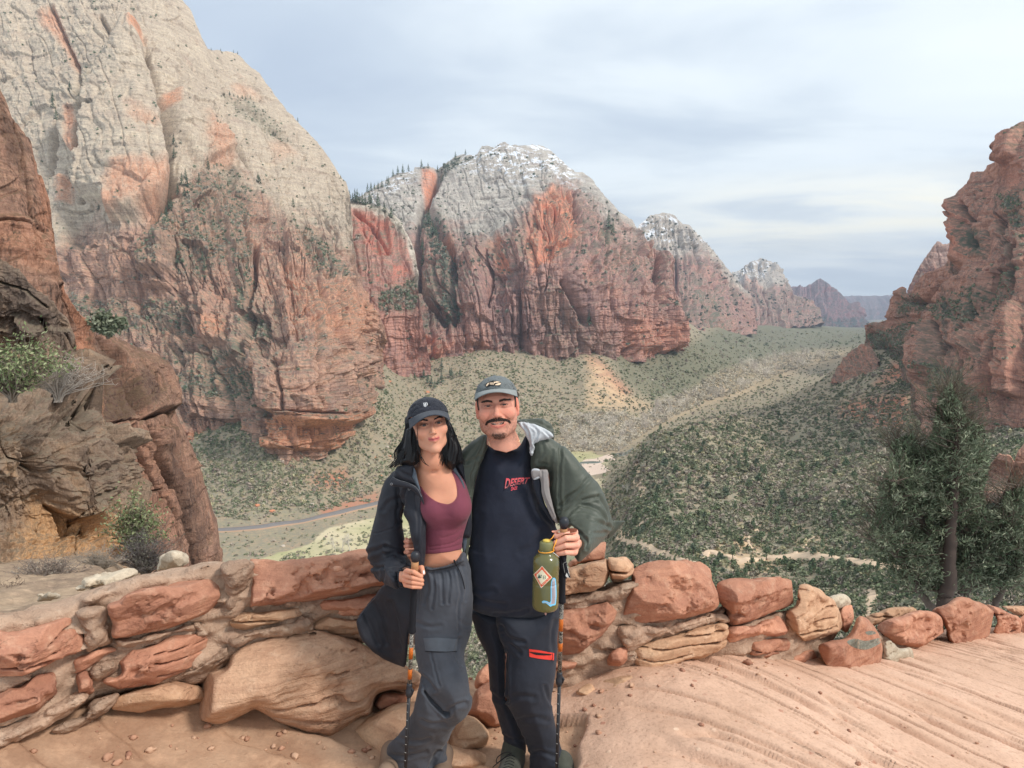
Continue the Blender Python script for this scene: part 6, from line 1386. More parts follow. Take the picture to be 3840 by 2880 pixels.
# the right hand gripping the pole, the arm and the rest of the body
def handcol(V,base,knk=()):
    c=np.tile(base,(len(V),1)).astype(float);n=fbm(V[:,0]*60,V[:,1]*60,V[:,2]*60,2,9);c*=1+.06*n[:,None]
    for k in knk: m=np.exp(-(((V-k)**2).sum(1)/.009**2));c=c*(1-.35*m[:,None])+np.array([.62,.2,.15])*.35*m[:,None]
    return np.clip(c,0,1)
YH=2.93
def A1(x,y,Y): return P(*tA((x,y))[0],Y)
f=Field(A1(1370,1040,YH).min()*0+np.minimum(A1(1350,1300,2.88),A1(1350,1040,2.88))-[.01,0,.01],np.maximum(A1(1640,1040,3.12),A1(1640,1300,3.12))+[.01,.0,.01],.0017)
rows=[((1535,1100),(1475,1100),(1418,1135)),((1556,1148),(1485,1150),(1416,1182)),((1558,1198),(1480,1200),(1416,1222)),((1545,1248),(1480,1248),(1428,1256))]
kn=[]
for i,(a,b_,c) in enumerate(rows):
    r=[.0118,.0118,.0112,.0100][i]
    f.cone(A1(*a,YH+.022),A1(*b_,YH-.012),r*1.05,r,.0015);f.cone(A1(*b_,YH-.012),A1(*c,YH-.004),r,r*.95,.0015);f.cone(A1(*c,YH-.004),A1(c[0]-4,c[1]+3,YH+.022),r*.95,r*.88,.0015);f.cone(A1(c[0]-4,c[1]+3,YH+.022),A1(c[0]+35,c[1]+5,YH+.042),r*.88,r*.8,.0015)
    kn+=[A1(*a,YH+.01),A1(*c,YH-.01)]
f.cone(A1(1530,1110,YH+.045),A1(1530,1235,YH+.045),.021,.022,.012);f.cone(A1(1500,1120,YH+.055),A1(1500,1230,YH+.055),.018,.02,.012)
f.cone(A1(1530,1180,YH+.05),A1(1590,1212,YH+.13),.026,.022,.015)
f.cone(A1(1500,1085,YH+.05),A1(1440,1078,YH+.035),.0135,.0125,.006);f.cone(A1(1440,1078,YH+.035),A1(1404,1098,YH+.020),.0125,.0112,.003)
V,Q=f.mesh();V=relax(V,Q,1,.3);kn.append(A1(1400,1100,YH+.01));parts.append((V,Q,handcol(V,skm,kn)))
# left hand seen at her waist
f=Field(P(396,530,3.10),P(418,560,3.34)+np.array([.0,0,.0]),.002);lo=np.minimum(P(394,562,3.1),P(394,530,3.1));hi=np.maximum(P(420,526,3.36),P(420,530,3.36));f=Field(lo,hi,.002)
for i,y in enumerate((292,378,462,568)):
    a=P(*tH((1130,y-6))[0],3.19+.0);b_=P(*tH((1000,y))[0],3.165);c=P(*tH((955,y+4))[0],3.18);f.cone(P(*tH((1250,y-10))[0],3.24),a,.011,.0105,.001);f.cone(a,b_,.0105,.0100,.001);f.cone(b_,c,.0100,.0092,.001)
f.cone(P(*tH((1240,300))[0],3.27),P(*tH((1240,540))[0],3.27),.02,.02,.01)
V,Q=f.mesh();parts.append((V,Q,handcol(V,skm*np.array([.8,.72,.7]))))
# torso, arms and legs under the clothes: one smooth low detail figure
f=Field((-.45,2.9,-2.15),(.45,3.7,-.55),.012)
def Bq(px,py,Y): return P(px,py,Y)
for a,b_,ra,rb in [(Bq(504,478,3.37),Bq(506,560,3.37),.085,.10),(Bq(506,560,3.37),Bq(514,605,3.37),.10,.085),(Bq(486,474,3.38),Bq(536,472,3.38),.035,.035),(Bq(508,462,3.36),Bq(508,490,3.38),.04,.05),
 (Bq(546,468,3.34),Bq(590,522,3.28),.05,.04),(Bq(590,522,3.28),Bq(574,545,3.06),.04,.028),(Bq(474,470,3.38),Bq(440,530,3.48),.05,.042),(Bq(440,530,3.48),Bq(420,545,3.27),.038,.026),
 (Bq(494,618,3.42),Bq(505,690,3.42),.05,.042),(Bq(505,690,3.42),Bq(516,752,3.42),.042,.032),(Bq(532,618,3.37),Bq(534,690,3.36),.045,.035),(Bq(534,690,3.36),Bq(546,764,3.37),.035,.03)]:
    f.cone(a,b_,ra*.9,rb*.9,.04)
V,Q=f.mesh();parts.append((V,Q,np.tile(skm,(len(V),1))))
def joined(name,parts,mat,parent):
    n=0;VV=[];QQ=[];CC=[]
    for V,Q,c in parts: VV.append(V);QQ.append(Q+n);CC.append(c);n+=len(V)
    return link(name,mesh_np(name,np.concatenate(VV),np.concatenate(QQ),True,{'Col':np.concatenate(CC)}),mat,parent)
body_m=joined('body',parts,SKIN_M,man)
eyes(HM,man,True)
# teeth, brows, moustache, chin beard, side hair
mb=MB()
for i in range(10):
    x=(-4.5+i)*.0050;f_=.0845-.10*abs(x)-11*x*x
    f=Field(HM.w(x,f_,-.064)-.008,HM.w(x,f_,-.064)+.008,.0009);f.ell(HM.w(x,f_+.0005,-.0668+8.0*x*x),(.0027,.003,.0046),HM.A);V,Q=f.mesh();mb.add(V,Q)
mb.obj('teeth',TEETH,man)
gr_=np.random.default_rng(3)
def surf_f(H,me_obj,x,u,off=.0):  # forward position of the face surface at local x,u
    o=Vector(H.w(x,.2,u).tolist());d=Vector((-H.A[:,1]).tolist());L=Vector(me_obj.parent.location) if me_obj.parent else Vector((0,0,0))
    h_,loc,nr,_=me_obj.ray_cast(o,d)
    if not h_: return .09
    return float(H.loc(np.array(loc))[1])+off
def hairpatch(H,body,name,pts,mat,parent,n,L,dirf,r,seed):
    g=np.random.default_rng(seed);paths=[];poly=np.array(pts);lo=poly.min(0);hi=poly.max(0);k=0
    while len(paths)<n and k<n*20:
        k+=1;x=g.uniform(lo[0],hi[0]);u=g.uniform(lo[1],hi[1])
        if not bool(inside(np.array([x]),np.array([u]),poly)[0]): continue
        dx,du=dirf(x,u);l=L*(.6+.6*g.random());p=[]
        for s_ in (0,.5,1):
            xx=x+dx*l*s_+g.normal()*.0004;uu=u+du*l*s_+g.normal()*.0004;p.append(H.w(xx,surf_f(H,body,xx,uu)+.0003+.0022*math.sin(1.5*s_+.3),uu))
        paths.append(p)
    return strands(name,mat,parent,paths,r,seed,3)
bpy.context.view_layer.update()
for s_ in (-1,1):
    hairpatch(HM,body_m,'eyebrow',[(s_*.012,.0110),(s_*.013,.0180),(s_*.030,.0215),(s_*.053,.0165),(s_*.054,.0125),(s_*.032,.0145)],DHAIR,man,290,.008,lambda x,u:(np.sign(x)*.9,.25),.0007,5)
hairpatch(HM,body_m,'moustache',[(-.024,-.0575),(-.036,-.061),(-.041,-.068),(-.045,-.069),(-.047,-.062),(-.042,-.056),(-.030,-.0490),(-.014,-.0455),(-.003,-.0460),(0,-.0480),(.003,-.0460),(.014,-.0455),(.030,-.0490),(.042,-.056),(.047,-.062),(.045,-.069),(.041,-.068),(.036,-.061),(.024,-.0575),(.010,-.0560),(0,-.0555),(-.010,-.0560)],DHAIR,man,800,.0065,lambda x,u:(np.sign(x)*(.25+16*abs(x)),-.6),.00065,6)
hairpatch(HM,body_m,'chin_beard',[(-.020,-.098),(-.011,-.105),(0,-.102),(.011,-.105),(.020,-.098),(.030,-.106),(.021,-.120),(0,-.126),(-.021,-.120),(-.030,-.106)],DHAIR,man,190,.006,lambda x,u:(x*8,-.9),.0006,7)
f=Field(HM.c-.13,HM.c+.13,.003)
for s_ in (-1,1): f.cone(HM.w(s_*.0735,.012,.045),HM.w(s_*.0725,.018,-.012),.008,.004,.004);f.cone(HM.w(s_*.072,-.06,.03),HM.w(s_*.06,-.075,-.03),.02,.012,.01)
f.ell(HM.w(0,-.04,.0),(.078,.078,.07),HM.A,.01);V,Q=f.mesh();link('hair',mesh_np('hair',V+.0006*vnormals(V,Q)*fbm(V[:,0]*300,V[:,1]*300,V[:,2]*300,2,4)[:,None],Q),DHAIR,man)
CAPG=fcloth(srgb(102,107,108),'faded_grey_cotton',.9,.15,var=.16,vs=40);CAPG2=fcloth(srgb(132,137,136),'faded_grey_visor',.9,.15,var=.12,vs=40)
cm,vm=cap(HM,man,CAPG,CAPG2,big=.985,top=.080,u0=.005,brim=(.0012,.026))
# tee
tee=tA((950,512),(1000,540),(1080,560),(1160,533),(1222,452),(1262,600),(1275,800),(1320,920),(1405,1050),(1425,1200),(1440,1400))+tC((1590,300),(1594,440),(1500,519),(1300,535),(1100,522),(945,470),(925,350),(908,100),(900,0))+tA((835,1200),(830,1000),(850,850),(890,680),(925,560))
bel=lambda x,y: 3.34-.035*sstep(520,590,y)
shirt,Vs,Qs=cloth('shirt',[(tee,bel,.125,.15)],NAVYT,man,.004,[(tC((950,380),(1050,420),(1180,430)),.004,2.2),(tC((1350,470),(1250,495),(1100,500)),.003,1.6),(tA((900,1000),(880,1150),(900,1300)),.003,3),(tA((1400,1080),(1340,1000),(1290,900)),.005,2.4),(tC((940,300),(1000,330),(1100,330)),.003,2.2),(tA((1180,1250),(1260,1200),(1330,1100)),.003,3)],wr=.0035,wf=12,seed=2,big=.007)
# trousers
tl=tC((945,465),(1210,515),(1180,650),(1200,800),(1200,1000),(1215,1150),(1290,1300),(1340,1440),(1345,1540),(1300,1570),(1200,1520),(1165,1400),(1120,1250),(1080,1100),(1060,900),(1050,820),(990,690),(955,580))
tr_=tC((1140,490),(1400,520),(1592,430),(1582,700),(1570,900),(1545,1050),(1530,1150),(1560,1320),(1590,1420),(1604,1500),(1645,1600),(1690,1740),(1400,1740),(1370,1560),(1330,1440),(1270,1300),(1195,1150),(1190,900),(1185,780),(1145,650))
trous,_,_=cloth('trousers',[(tl,3.40,.085,.1),(tr_,lambda x,y:3.31-.03*sstep(650,690,y)+.05*sstep(700,760,y),.09,.11)],TROU,man,.004,
 [(tC((1160,600),(1220,680),(1330,720)),.006,2),(tC((1170,660),(1260,760),(1300,800)),.005,2),(tC((1195,800),(1195,1000),(1205,1150)),.010,1.6),(tC((1480,1040),(1500,1120),(1530,1180)),.004,1.5),(tC((1560,560),(1540,700),(1560,820)),.004,2),(tC((1210,1150),(1300,1120),(1400,1130)),.004,2.5),(tC((1290,1300),(1400,1280),(1500,1300)),.004,2.5),(tC((1080,1100),(1150,1150),(1190,1140)),.004,2),(tC((1370,1560),(1460,1540),(1560,1570)),.005,2),(tC((1180,1420),(1250,1450),(1320,1440)),.004,2)],wr=.0022,wf=20,seed=4,big=.004)
# olive jacket
oy=lambda x,y: 3.30+0*np.asarray(x)
jr1=tA((1225,455),(1260,430),(1330,440),(1400,480),(1450,522),(1500,565),(1560,625),(1610,690),(1655,745),(1700,800),(1700,960),(1600,1040),(1500,1075),(1440,1050),(1415,1040),(1385,960),(1368,850),(1362,700),(1300,690),(1252,688),(1245,560))
jr2=tA((1450,540),(1560,625),(1655,745),(1745,865),(1788,985),(1792,1060),(1770,1130),(1700,1205),(1640,1265),(1582,1314),(1548,1298),(1530,1240),(1565,1180),(1550,1100),(1490,1050),(1440,1000),(1440,760))
sl=lambda x,y: 3.27-.24*sstep(500,552,y)*sstep(612,588,x)
jf=tA((1770,1120),(1782,1040),(1850,1030),(1885,1036),(1850,1080),(1800,1130),(1760,1160))
jac,Vj,Qj=cloth('jacket',[(jr1,3.27,.065,.06),(jr2,sl,.075,.07),(jf,3.3,.012,.012)],OLIVE,man,.0038,
 [(tA((1455,530),(1440,640),(1440,800),(1445,980)),.006,1.3),(tA((1440,930),(1560,830),(1640,745)),.006,1.6),(tA((1480,1010),(1600,900),(1690,870)),.005,1.8),(tA((1480,1040),(1620,1010),(1775,1075)),.007,1.6),(tA((1590,930),(1700,960),(1780,1080)),.006,1.6),(tA((1520,1075),(1620,1160),(1625,1225)),.006,1.5),(tA((1540,1110),(1660,1120),(1740,1110)),.004,1.6),(tA((1700,870),(1760,960),(1785,1060)),.005,1.4),(tA((1260,660),(1300,650),(1360,655)),.002,1.2),(tA((1390,560),(1380,680),(1375,800)),.004,1.6),(tA((1320,500),(1330,580),(1290,640)),.003,1.6)],wr=.0030,wf=18,seed=6,big=.006)
jl=tA((958,456),(920,455),(880,478),(840,502),(780,562),(755,620),(760,700),(800,780),(822,860),(846,1000),(838,1140),(812,1200),(800,1300),(785,1300),(760,1200),(800,1000),(815,1180),(832,1060),(835,1000),(852,850),(890,700),(930,590),(965,505))
jl=tA((958,456),(920,455),(880,478),(840,502),(780,562),(755,620),(740,700),(740,900),(780,1100),(790,1250),(812,1290),(830,1200),(842,1100),(846,1000),(850,900),(862,800),(890,700),(930,590),(965,505))
cloth('jacket_front',[(jl,3.27,.05,.03)],OLIVE,man,.0035,[(tA((945,470),(900,580),(850,720),(835,860)),.005,1.1),(tA((925,480),(870,560),(810,640)),.003,1.5),(tA((800,640),(870,620),(900,600)),.003,1.5)],wr=.0026,wf=22,seed=8)
hood=tA((1150,360),(1190,347),(1260,342),(1330,348),(1372,376),(1396,420),(1404,470),(1390,492),(1330,480),(1250,430),(1180,395))
cloth('hood',[(hood,3.34,.05,.05)],OLIVE,man,.0035,[(tA((1220,350),(1300,370),(1380,410)),.004,1.3),(tA((1340,360),(1370,420),(1385,480)),.004,1.3)],wr=.003,wf=24,seed=9)
lin=tA((1158,366),(1230,374),(1310,396),(1375,432),(1393,468),(1340,486),(1282,505),(1262,560),(1256,592),(1244,590),(1236,520),(1218,455),(1185,405))
cloth('hood_lining',[(lin,3.215,.022,.02)],SILV,man,.003,[(tA((1190,380),(1230,440),(1250,560)),.006,1.0),(tA((1240,385),(1290,430),(1270,520)),.005,1.0),(tA((1320,410),(1360,450),(1380,470)),.004,1.0)],wr=.004,wf=30,seed=10)
lin2=tA((1250,686),(1310,688),(1358,690),(1366,760),(1376,850),(1400,950),(1428,1052),(1400,1030),(1350,930),(1322,850),(1308,745),(1260,756))
cloth('jacket_lining',[(lin2,3.205,.012,.012)],TAPE,man,.0028,[(tA((1318,700),(1330,850),(1400,1010)),.003,.8)],wr=.002,wf=30,seed=11)
lin3=tA((1255,752),(1306,744),(1322,850),(1352,940),(1410,1045),(1400,1060),(1330,960),(1280,860))
cloth('jacket_facing',[(lin3,3.222,.012,.012)],TROU,man,.003,wr=.001,seed=12)
cloth('lining_corner',[(tA((1250,686),(1308,688),(1306,740),(1262,755)),3.200,.004,.003)],SILV,man,.0025,wr=.003,wf=40,seed=13)
cuff=tA((1540,1095),(1575,1130),(1612,1185),(1628,1226),(1600,1205),(1560,1175),(1540,1140))
cloth('cuff_lining',[(cuff,3.06,.012,.012)],TAPE,man,.0025,wr=.001,seed=14)
def tubeobj(name,pts,r,mat,parent,n=6,cat=5,attr=None):
    p=catmull(pts,cat);V,Q=tube(p,r,n);mb=MB().add(V,Q);return mb.obj(name,mat,parent)
# ---- things lying on a surface: cast from the front on to the meshes
def proj_on(objs,px,py,off):
    out=[]
    for a,b_ in zip(px,py):
        d=Vector(P(a,b_,1.0).tolist());d.normalize();best=None
        for o in objs:
            hh,loc,nr,_=o.ray_cast(Vector((0,0,0)),d)
            if hh and (best is None or loc.length<best.length): best=loc
        if best is None: out.append(None)
        else: out.append(np.array(best-d*off))
    return out
def decal(name,poly,objs,mat,parent,off=.0018,step=.55,smooth=False,colf=None):
    poly=np.array(smooth_poly(poly) if smooth else poly,float);lo=poly.min(0)-step;hi=poly.max(0)+step
    xs=np.arange(lo[0],hi[0]+step,step);ys=np.arange(lo[1],hi[1]+step,step);X,Y=np.meshgrid(xs,ys,indexing='ij');d=sd_poly(X,Y,poly)
    keep=d>-step*.75
    # pull outside points to the outline
    gx,gy=np.gradient(d,step);gn=np.sqrt(gx**2+gy**2)+1e-6;m=keep&(d<0);X=np.where(m,X-gx/gn*d/gn,X);Y=np.where(m,Y-gy/gn*d/gn,Y)
    ii=np.argwhere(keep);pts=proj_on(objs,X[keep],Y[keep],off);idx=-np.ones(keep.shape,int);V=[];cc=[]
    for (i,j),p in zip(ii,pts):
        if p is not None: idx[i,j]=len(V);V.append(p);cc.append(colf(X[i,j],Y[i,j]) if colf else (1,1,1))
    Q=[]
    for i in range(len(xs)-1):
        for j in range(len(ys)-1):
            q=(idx[i,j],idx[i+1,j],idx[i+1,j+1],idx[i,j+1])
            if min(q)>=0: Q.append(q)
            else:
                t_=[a for a in q if a>=0]
                if len(t_)==3: Q.append((t_[0],t_[1],t_[2],t_[2]))
    if not Q: print('decal empty',name);return None
    mb=MB();mb.add(np.array(V),np.array(Q),None);mb.A=[np.array(cc)]
    return mb.obj(name,mat,parent,True,colf is not None)
def line_decal(name,pts,w,objs,mat,parent,off=.0018,n=5):
    p=catmull(pts,n) if len(pts)>2 else np.array([np.array(pts[0])+(np.array(pts[1])-np.array(pts[0]))*k/6 for k in range(7)])
    q=[x for x in proj_on(objs,p[:,0],p[:,1],off) if x is not None]
    if len(q)<2: print('line empty',name);return None
    V,Q=tube(np.array(q),w*.5*3.2/F,4);return MB().add(V,Q).obj(name,mat,parent)
def textmesh(body,ext=0,off=0):
    cu=bpy.data.curves.new('t','FONT');cu.body=body;cu.offset=off;cu.resolution_u=3;o=bpy.data.objects.new('t',cu);C.objects.link(o);bpy.context.view_layer.update()
    me=bpy.data.meshes.new_from_object(o);bpy.data.objects.remove(o)
    V=np.array([v.co[:2] for v in me.vertices]);Fs=[list(p.vertices) for p in me.polygons];return V,Fs
def text_decal(name,body,fmap,objs,mat,parent,off=.002,bold=0,colf=None):
    V,Fs=textmesh(body,0,bold);lo=V.min(0);hi=V.max(0);uv=(V-lo)/(hi-lo)
    q=np.array([fmap(a,b_) for a,b_ in uv]);pts=proj_on(objs,q[:,0],q[:,1],off)
    if any(p is None for p in pts): pts=[p if p is not None else next(x for x in pts if x is not None) for p in pts]
    me=bpy.data.meshes.new(name);me.from_pydata([tuple(p) for p in pts],[],Fs)
    if colf:
        at=me.attributes.new('Col','FLOAT_COLOR','POINT')
        for i,(a,b_) in enumerate(uv): at.data[i].color=(*colf(a,b_),1)
    return link(name,me,mat,parent)
# print on the tee
bpy.context.view_layer.update()
tT=TR(.02411,496,466.67)
pb=itp([(0,985),(.22,870),(.5,790),(.75,735),(1,712)]);pt=itp([(0,470),(.25,490),(.5,455),(.8,445),(1,438)])
def dz(a,b_):
    y=pb(a)+(pt(a)-pb(a))*b_;x=330+a*980+b_*(95+10*a);return tT((x,float(y)))[0]
PRO=attrmat('red_print_ink',.7,.2,var=.05);PRK=simple('pale_print_outline',srgb(236,140,140),.7,.2)
text_decal('chest_print_outline','DESERT',dz,[shirt],PRK,shirt,.0020,.028)
def pc(a,b_): k=float(sstep(.30,.55,b_));return tuple(x*k+y*(1-k) for x,y in zip(srgb(230,84,96),srgb(30,30,44)))
text_decal('chest_print','DESERT',dz,[shirt],PRO,shirt,.0032,-.004,pc)
text_decal('chest_print','DAZE',lambda a,b_:tT((615+a*255+b_*25,1000-60*a-(150-25*a)*b_))[0],[shirt],simple('red_print',srgb(232,92,104),.7,.2),shirt,.0026,.02)
# emblem and lettering on the cap
EMB=simple('emblem_black',srgb(26,24,26),.8,.2);EMC=simple('emblem_cream',srgb(226,200,172),.7,.2);EMG=simple('emblem_dark_grey',srgb(60,66,72),.85,.2)
decal('cap_emblem',tN((350,270),(375,225),(430,190),(510,165),(620,165),(700,195),(712,215),(690,265),(560,270),(470,275),(420,300),(370,305)),[cm],EMB,cm,.0015,.5)
decal('cap_emblem_detail',tN((375,255),(410,215),(440,205),(430,240),(400,280),(372,290)),[cm],EMC,cm,.0026,.4)
for a in (455,480,505,530): decal('cap_emblem_bar',tN((a,200),(a+13,197),(a+15,250),(a+2,255)),[cm],EMC,cm,.0026,.35)
decal('cap_emblem_fish',tN((545,180),(620,175),(690,195),(640,205),(570,215),(548,230)),[cm],EMC,cm,.0026,.4);decal('cap_emblem_fish',tN((560,262),(600,235),(660,215),(706,213),(690,250),(640,262)),[cm],EMC,cm,.0026,.4)
text_decal('cap_lettering','ADVOCATES',lambda a,b_:tN((372+a*320,322-24*a+8*(2*a-1)**2-(30)*b_))[0],[cm],EMG,cm,.0016,.015)
text_decal('cap_lettering','UNIVERSITY',lambda a,b_:tN((385+a*270,365-22*a+6*(2*a-1)**2-(26)*b_))[0],[cm],EMG,cm,.0016,.01)
# red zipped thigh pocket, pocket tag
ZR=simple('red_zip_tape',srgb(214,62,52),.6,.3);ZB=simple('zip_dark',srgb(22,22,26),.7,.3);ZT=simple('zip_teeth',srgb(236,90,70),.4,.5)
decal('pocket_zip',tC((1367,768),(1440,776),(1500,788),(1556,798),(1553,852),(1480,845),(1430,838),(1370,826)),[trous],ZR,trous,.003,.5)
decal('pocket_opening',tC((1372,786),(1440,794),(1500,802),(1538,806),(1530,814),(1480,816),(1420,812),(1372,794)),[trous],ZB,trous,.0042,.35)
for i in range(18):
    a=1376+i*8.6;line_decal('zip_tooth',tC((a,783+i*1.0),(a+1,792+i*.8)),.28,[trous],ZT,trous,.0048)
line_decal('zip_pull',tC((1541,800),(1545,830),(1538,852)),.8,[trous],ZB,trous,.005)
decal('fabric_tag',tC((1484,478),(1496,480),(1500,505),(1492,516),(1484,505)),[trous,shirt],simple('fabric_tag',srgb(214,170,160),.7),man,.002,.4)
line_decal('sleeve_loop',tA((1760,880),(1775,884),(1786,890)),1.6,[jac],EMB,jac,.002)
# necklace
gold=simple('gold_chain',srgb(232,200,160),.3,.6,metal=.6)
for nm,pts in (('necklace',tA((1186,438),(1184,455),(1180,472),(1172,488),(1164,500))),('necklace',tA((962,500),(964,512),(968,524)))):
    p=catmull(pts,4);q=[x for x in proj_on([body_m,shirt],p[:,0],p[:,1],.003) if x is not None];mb=MB()
    for x in q:
        fl_=Field(x-.006,x+.006,.0011);fl_.ell(x,(.0024,.002,.0030));V,Q=fl_.mesh();mb.add(V,Q)
    mb.obj(nm,gold,man)
# boots
BOOT=fcloth(srgb(70,72,64),'dark_boot_leather',.8,.2,var=.25);LACE=simple('boot_lace',srgb(28,28,30),.7)
def shoe(name,ax,ay,Y,tx,ty,TY,w,mat,parent,sole):
    a=P(ax,ay,Y);b_=P(tx,ty,TY);lo=np.minimum(a,b_)-.13;hi=np.maximum(a,b_)+.13;f=Field(lo,hi,.004)
    f.cone(a+[0,0,.05],a,.05,.05,.0);f.cone(a-[0,0,.0],b_,w,w*.85,.04);f.cone(a-[0,0,.035],b_-[0,0,.012],w*.95,w*.9,.03)
    g0=min(a[2],b_[2])-.052;f.fn(lambda d,X:np.maximum(d,g0-X[2]));V,Q=f.mesh();V=relax(V,Q,2,.4);o=link(name,mesh_np(name,V,Q),mat,parent)
    f=Field(lo-[0,0,.02],hi,.004);f.cone(a-[0,0,.05],b_-[0,0,.05],w*1.0,w*.95,.02);f.fn(lambda d,X:np.maximum(np.maximum(d,g0-.018-X[2]),X[2]-g0-.006));V,Q=f.mesh();link('sole',mesh_np('sole',V,Q),sole,o);return o
SOLE=simple('rubber_sole',srgb(46,42,40),.8)
bo1=shoe('boot',513,757,3.38,506,776,3.2,.046,BOOT,man,SOLE);bo2=shoe('boot',562,772,3.3,570,784,3.14,.046,BOOT,man,SOLE)
bpy.context.view_layer.update()
for i in range(5):
    y=1565+i*22;line_decal('boot_lace',tC((1205-i*8,y+6),(1232-i*5,y-4),(1262-i*3,y+10)),.9,[bo1],LACE,bo1,.003)
for pts in [tC((1230,1540),(1180,1545),(1130,1580),(1125,1620),(1160,1600),(1210,1560),(1240,1545)),tC((1235,1560),(1170,1590),(1110,1640),(1095,1655))]: tubeobj('boot_lace',[P(a,b_,3.24) for a,b_ in pts],.0022,LACE,bo1)
# ---------------- the woman ----------------
woman=empty('person',PV(425,775,3.25),'woman with black hair in black cap, black jacket and burgundy crop top holding a pole','person')
HW=Head(431.0,423.8,3.08,6,1,8,(.97,1.0,.99))
f=head_field(HW,False)
chest=tA((470,640),(500,600),(560,585),(630,600),(655,650),(700,672),(760,720),(800,800),(815,900),(800,1000),(520,1000),(480,900),(440,760),(420,690))
f.cone(HW.w(0,-.035,-.06),HW.w(-.004,-.043,-.13),.0465,.044,.02)
V,Q=f.mesh();keep=None
V=relax(V,Q,1,.3);cw=skin_col(HW,V,False);skw=np.array(srgb(206,146,118));partsw=[(V,Q,cw)]
# neck, chest and midriff skin
cy=lambda x,y: 3.24+0*np.asarray(x)
torso=tA((440,700),(470,650),(520,635),(560,640),(610,640),(650,650),(700,672),(760,720),(805,800),(828,900),(826,980),(800,1080),(778,1160),(775,1230),(800,1280),(800,1380),(500,1400),(480,1300),(500,1200),(505,1100),(490,950),(450,800))
pmt=PolyMap(torso,.5)
lo=P(400,585,3.0);hi=P(480,450,3.45);F0=Field((lo[0]-.05,2.98,lo[2]-.05),(hi[0]+.03,3.42,hi[2]+.08),.0032)
F0.infl(pmt,3.225,lambda x,y:.088-.012*sstep(520,548,y)+0*x,.10)
F0.cone(HW.w(0,-.035,-.055),HW.w(-.006,-.045,-.15),.0475,.048,.01);F0.cone(HW.w(-.006,-.045,-.15),P(432,486,3.23),.048,.056,.035)
for a,r in (((598,950),.060),((742,945),.058)): F0.ell(P(*tA(a)[0],3.165),(r*1.02,r*.98,r*1.08),None,.035)
# collar bones and throat
F0.cone(P(*tA((560,700))[0],3.152),P(*tA((470,685))[0],3.19),.006,.006,.012);F0.cone(P(*tA((620,700))[0],3.152),P(*tA((700,690))[0],3.19),.006,.006,.012)
F0.ell(P(*tA((590,700))[0],3.135),(.010,.008,.009),None,.014,'sub')
F0.cone(P(*tA((668,870))[0],3.085),P(*tA((662,800))[0],3.12),.008,.004,.012,'sub')
F0.ell(P(*tA((690,1290))[0],3.135),(.004,.005,.006),None,.006,'sub')
V,Q=F0.mesh();V=relax(V,Q,2,.5);c=np.tile(skw,(len(V),1));partsw.append((V,Q,c*(1+.05*fbm(V[:,0]*20,V[:,1]*20,V[:,2]*20,2,2))[:,None]))
# gripping hand
YG=2.96
def A2(x,y,Y): return P(*tH((x,y))[0],Y)
lo=np.minimum(A2(780,1300,YG-.04),A2(780,780,YG-.04));hi=np.maximum(A2(1340,760,YG+.16),A2(1340,760,YG-.04));f=Field(lo,hi,.0016)
rows=[((975,905),(1100,925),(1222,1000)),((940,985),(1080,1025),(1238,1070)),((930,1070),(1080,1110),(1238,1135)),((950,1155),(1080,1190),(1212,1195))]
kn=[]
for i,(a,b_,c_) in enumerate(rows):
    r=[.0093,.0093,.0088,.0080][i];f.cone(A2(*a,YG+.02),A2(*b_,YG-.010),r*1.08,r,.0012);f.cone(A2(*b_,YG-.010),A2(*c_,YG-.002),r,r*.93,.0012);f.cone(A2(*c_,YG-.002),A2(c_[0]+12,c_[1]+6,YG+.022),r*.93,r*.82,.0012);f.cone(A2(c_[0]+12,c_[1]+6,YG+.022),A2(c_[0]-50,c_[1]+10,YG+.036),r*.82,r*.75,.001);kn+=[A2(*a,YG+.01)]
f.cone(A2(985,930,YG+.036),A2(985,1130,YG+.036),.017,.017,.010);f.cone(A2(960,1020,YG+.04),A2(850,1000,YG+.07),.022,.021,.014)
f.cone(A2(1080,950,YG+.045),A2(1215,850,YG+.04),.011,.0102,.006);f.cone(A2(1240,845,YG+.035),A2(1268,945,YG+.012),.0100,.0085,.003)
V,Q=f.mesh();V=relax(V,Q,1,.3);partsw.append((V,Q,handcol(V,skw*1.06,kn)))
f=Field((-.5,2.95,-2.12),(.0,3.6,-.6),.012)
for a,b_,ra,rb in [(P(400,482,3.27),P(462,478,3.28),.04,.04),(P(398,486,3.27),P(384,555,3.3),.038,.03),(P(384,555,3.3),P(404,580,3.05),.03,.022),(P(462,484,3.3),P(470,540,3.36),.035,.03),(P(444,585,3.28),P(446,600,3.28),.07,.07),
 (P(440,605,3.26),P(448,690,3.18),.055,.045),(P(448,690,3.18),P(405,752,3.28),.042,.032),(P(450,605,3.28),P(445,690,3.27),.05,.04),(P(445,690,3.27),P(436,758,3.35),.036,.028)]: f.cone(a,b_,ra*.85,rb*.85,.035)
V,Q=f.mesh();partsw.append((V,Q,np.tile(skw,(len(V),1))))
body_w=joined('body',partsw,SKIN_W,woman)
eyes(HW,woman,False)
bpy.context.view_layer.update()
for s_ in (-1,1): hairpatch(HW,body_w,'eyebrow',[(s_*.012,.0140),(s_*.013,.0195),(s_*.032,.0255),(s_*.050,.0190),(s_*.050,.0165),(s_*.032,.0200)],HAIR,woman,300,.009,lambda x,u:(np.sign(x)*.9,.15),.0006,15)
nail=simple('pale_nail',srgb(244,222,218),.25,.6);bpy.context.view_layer.update()
decal('thumbnail',tH((1262,905),(1278,895),(1292,905),(1292,945),(1278,972),(1264,950)),[body_w],nail,woman,.0012,.35,True)
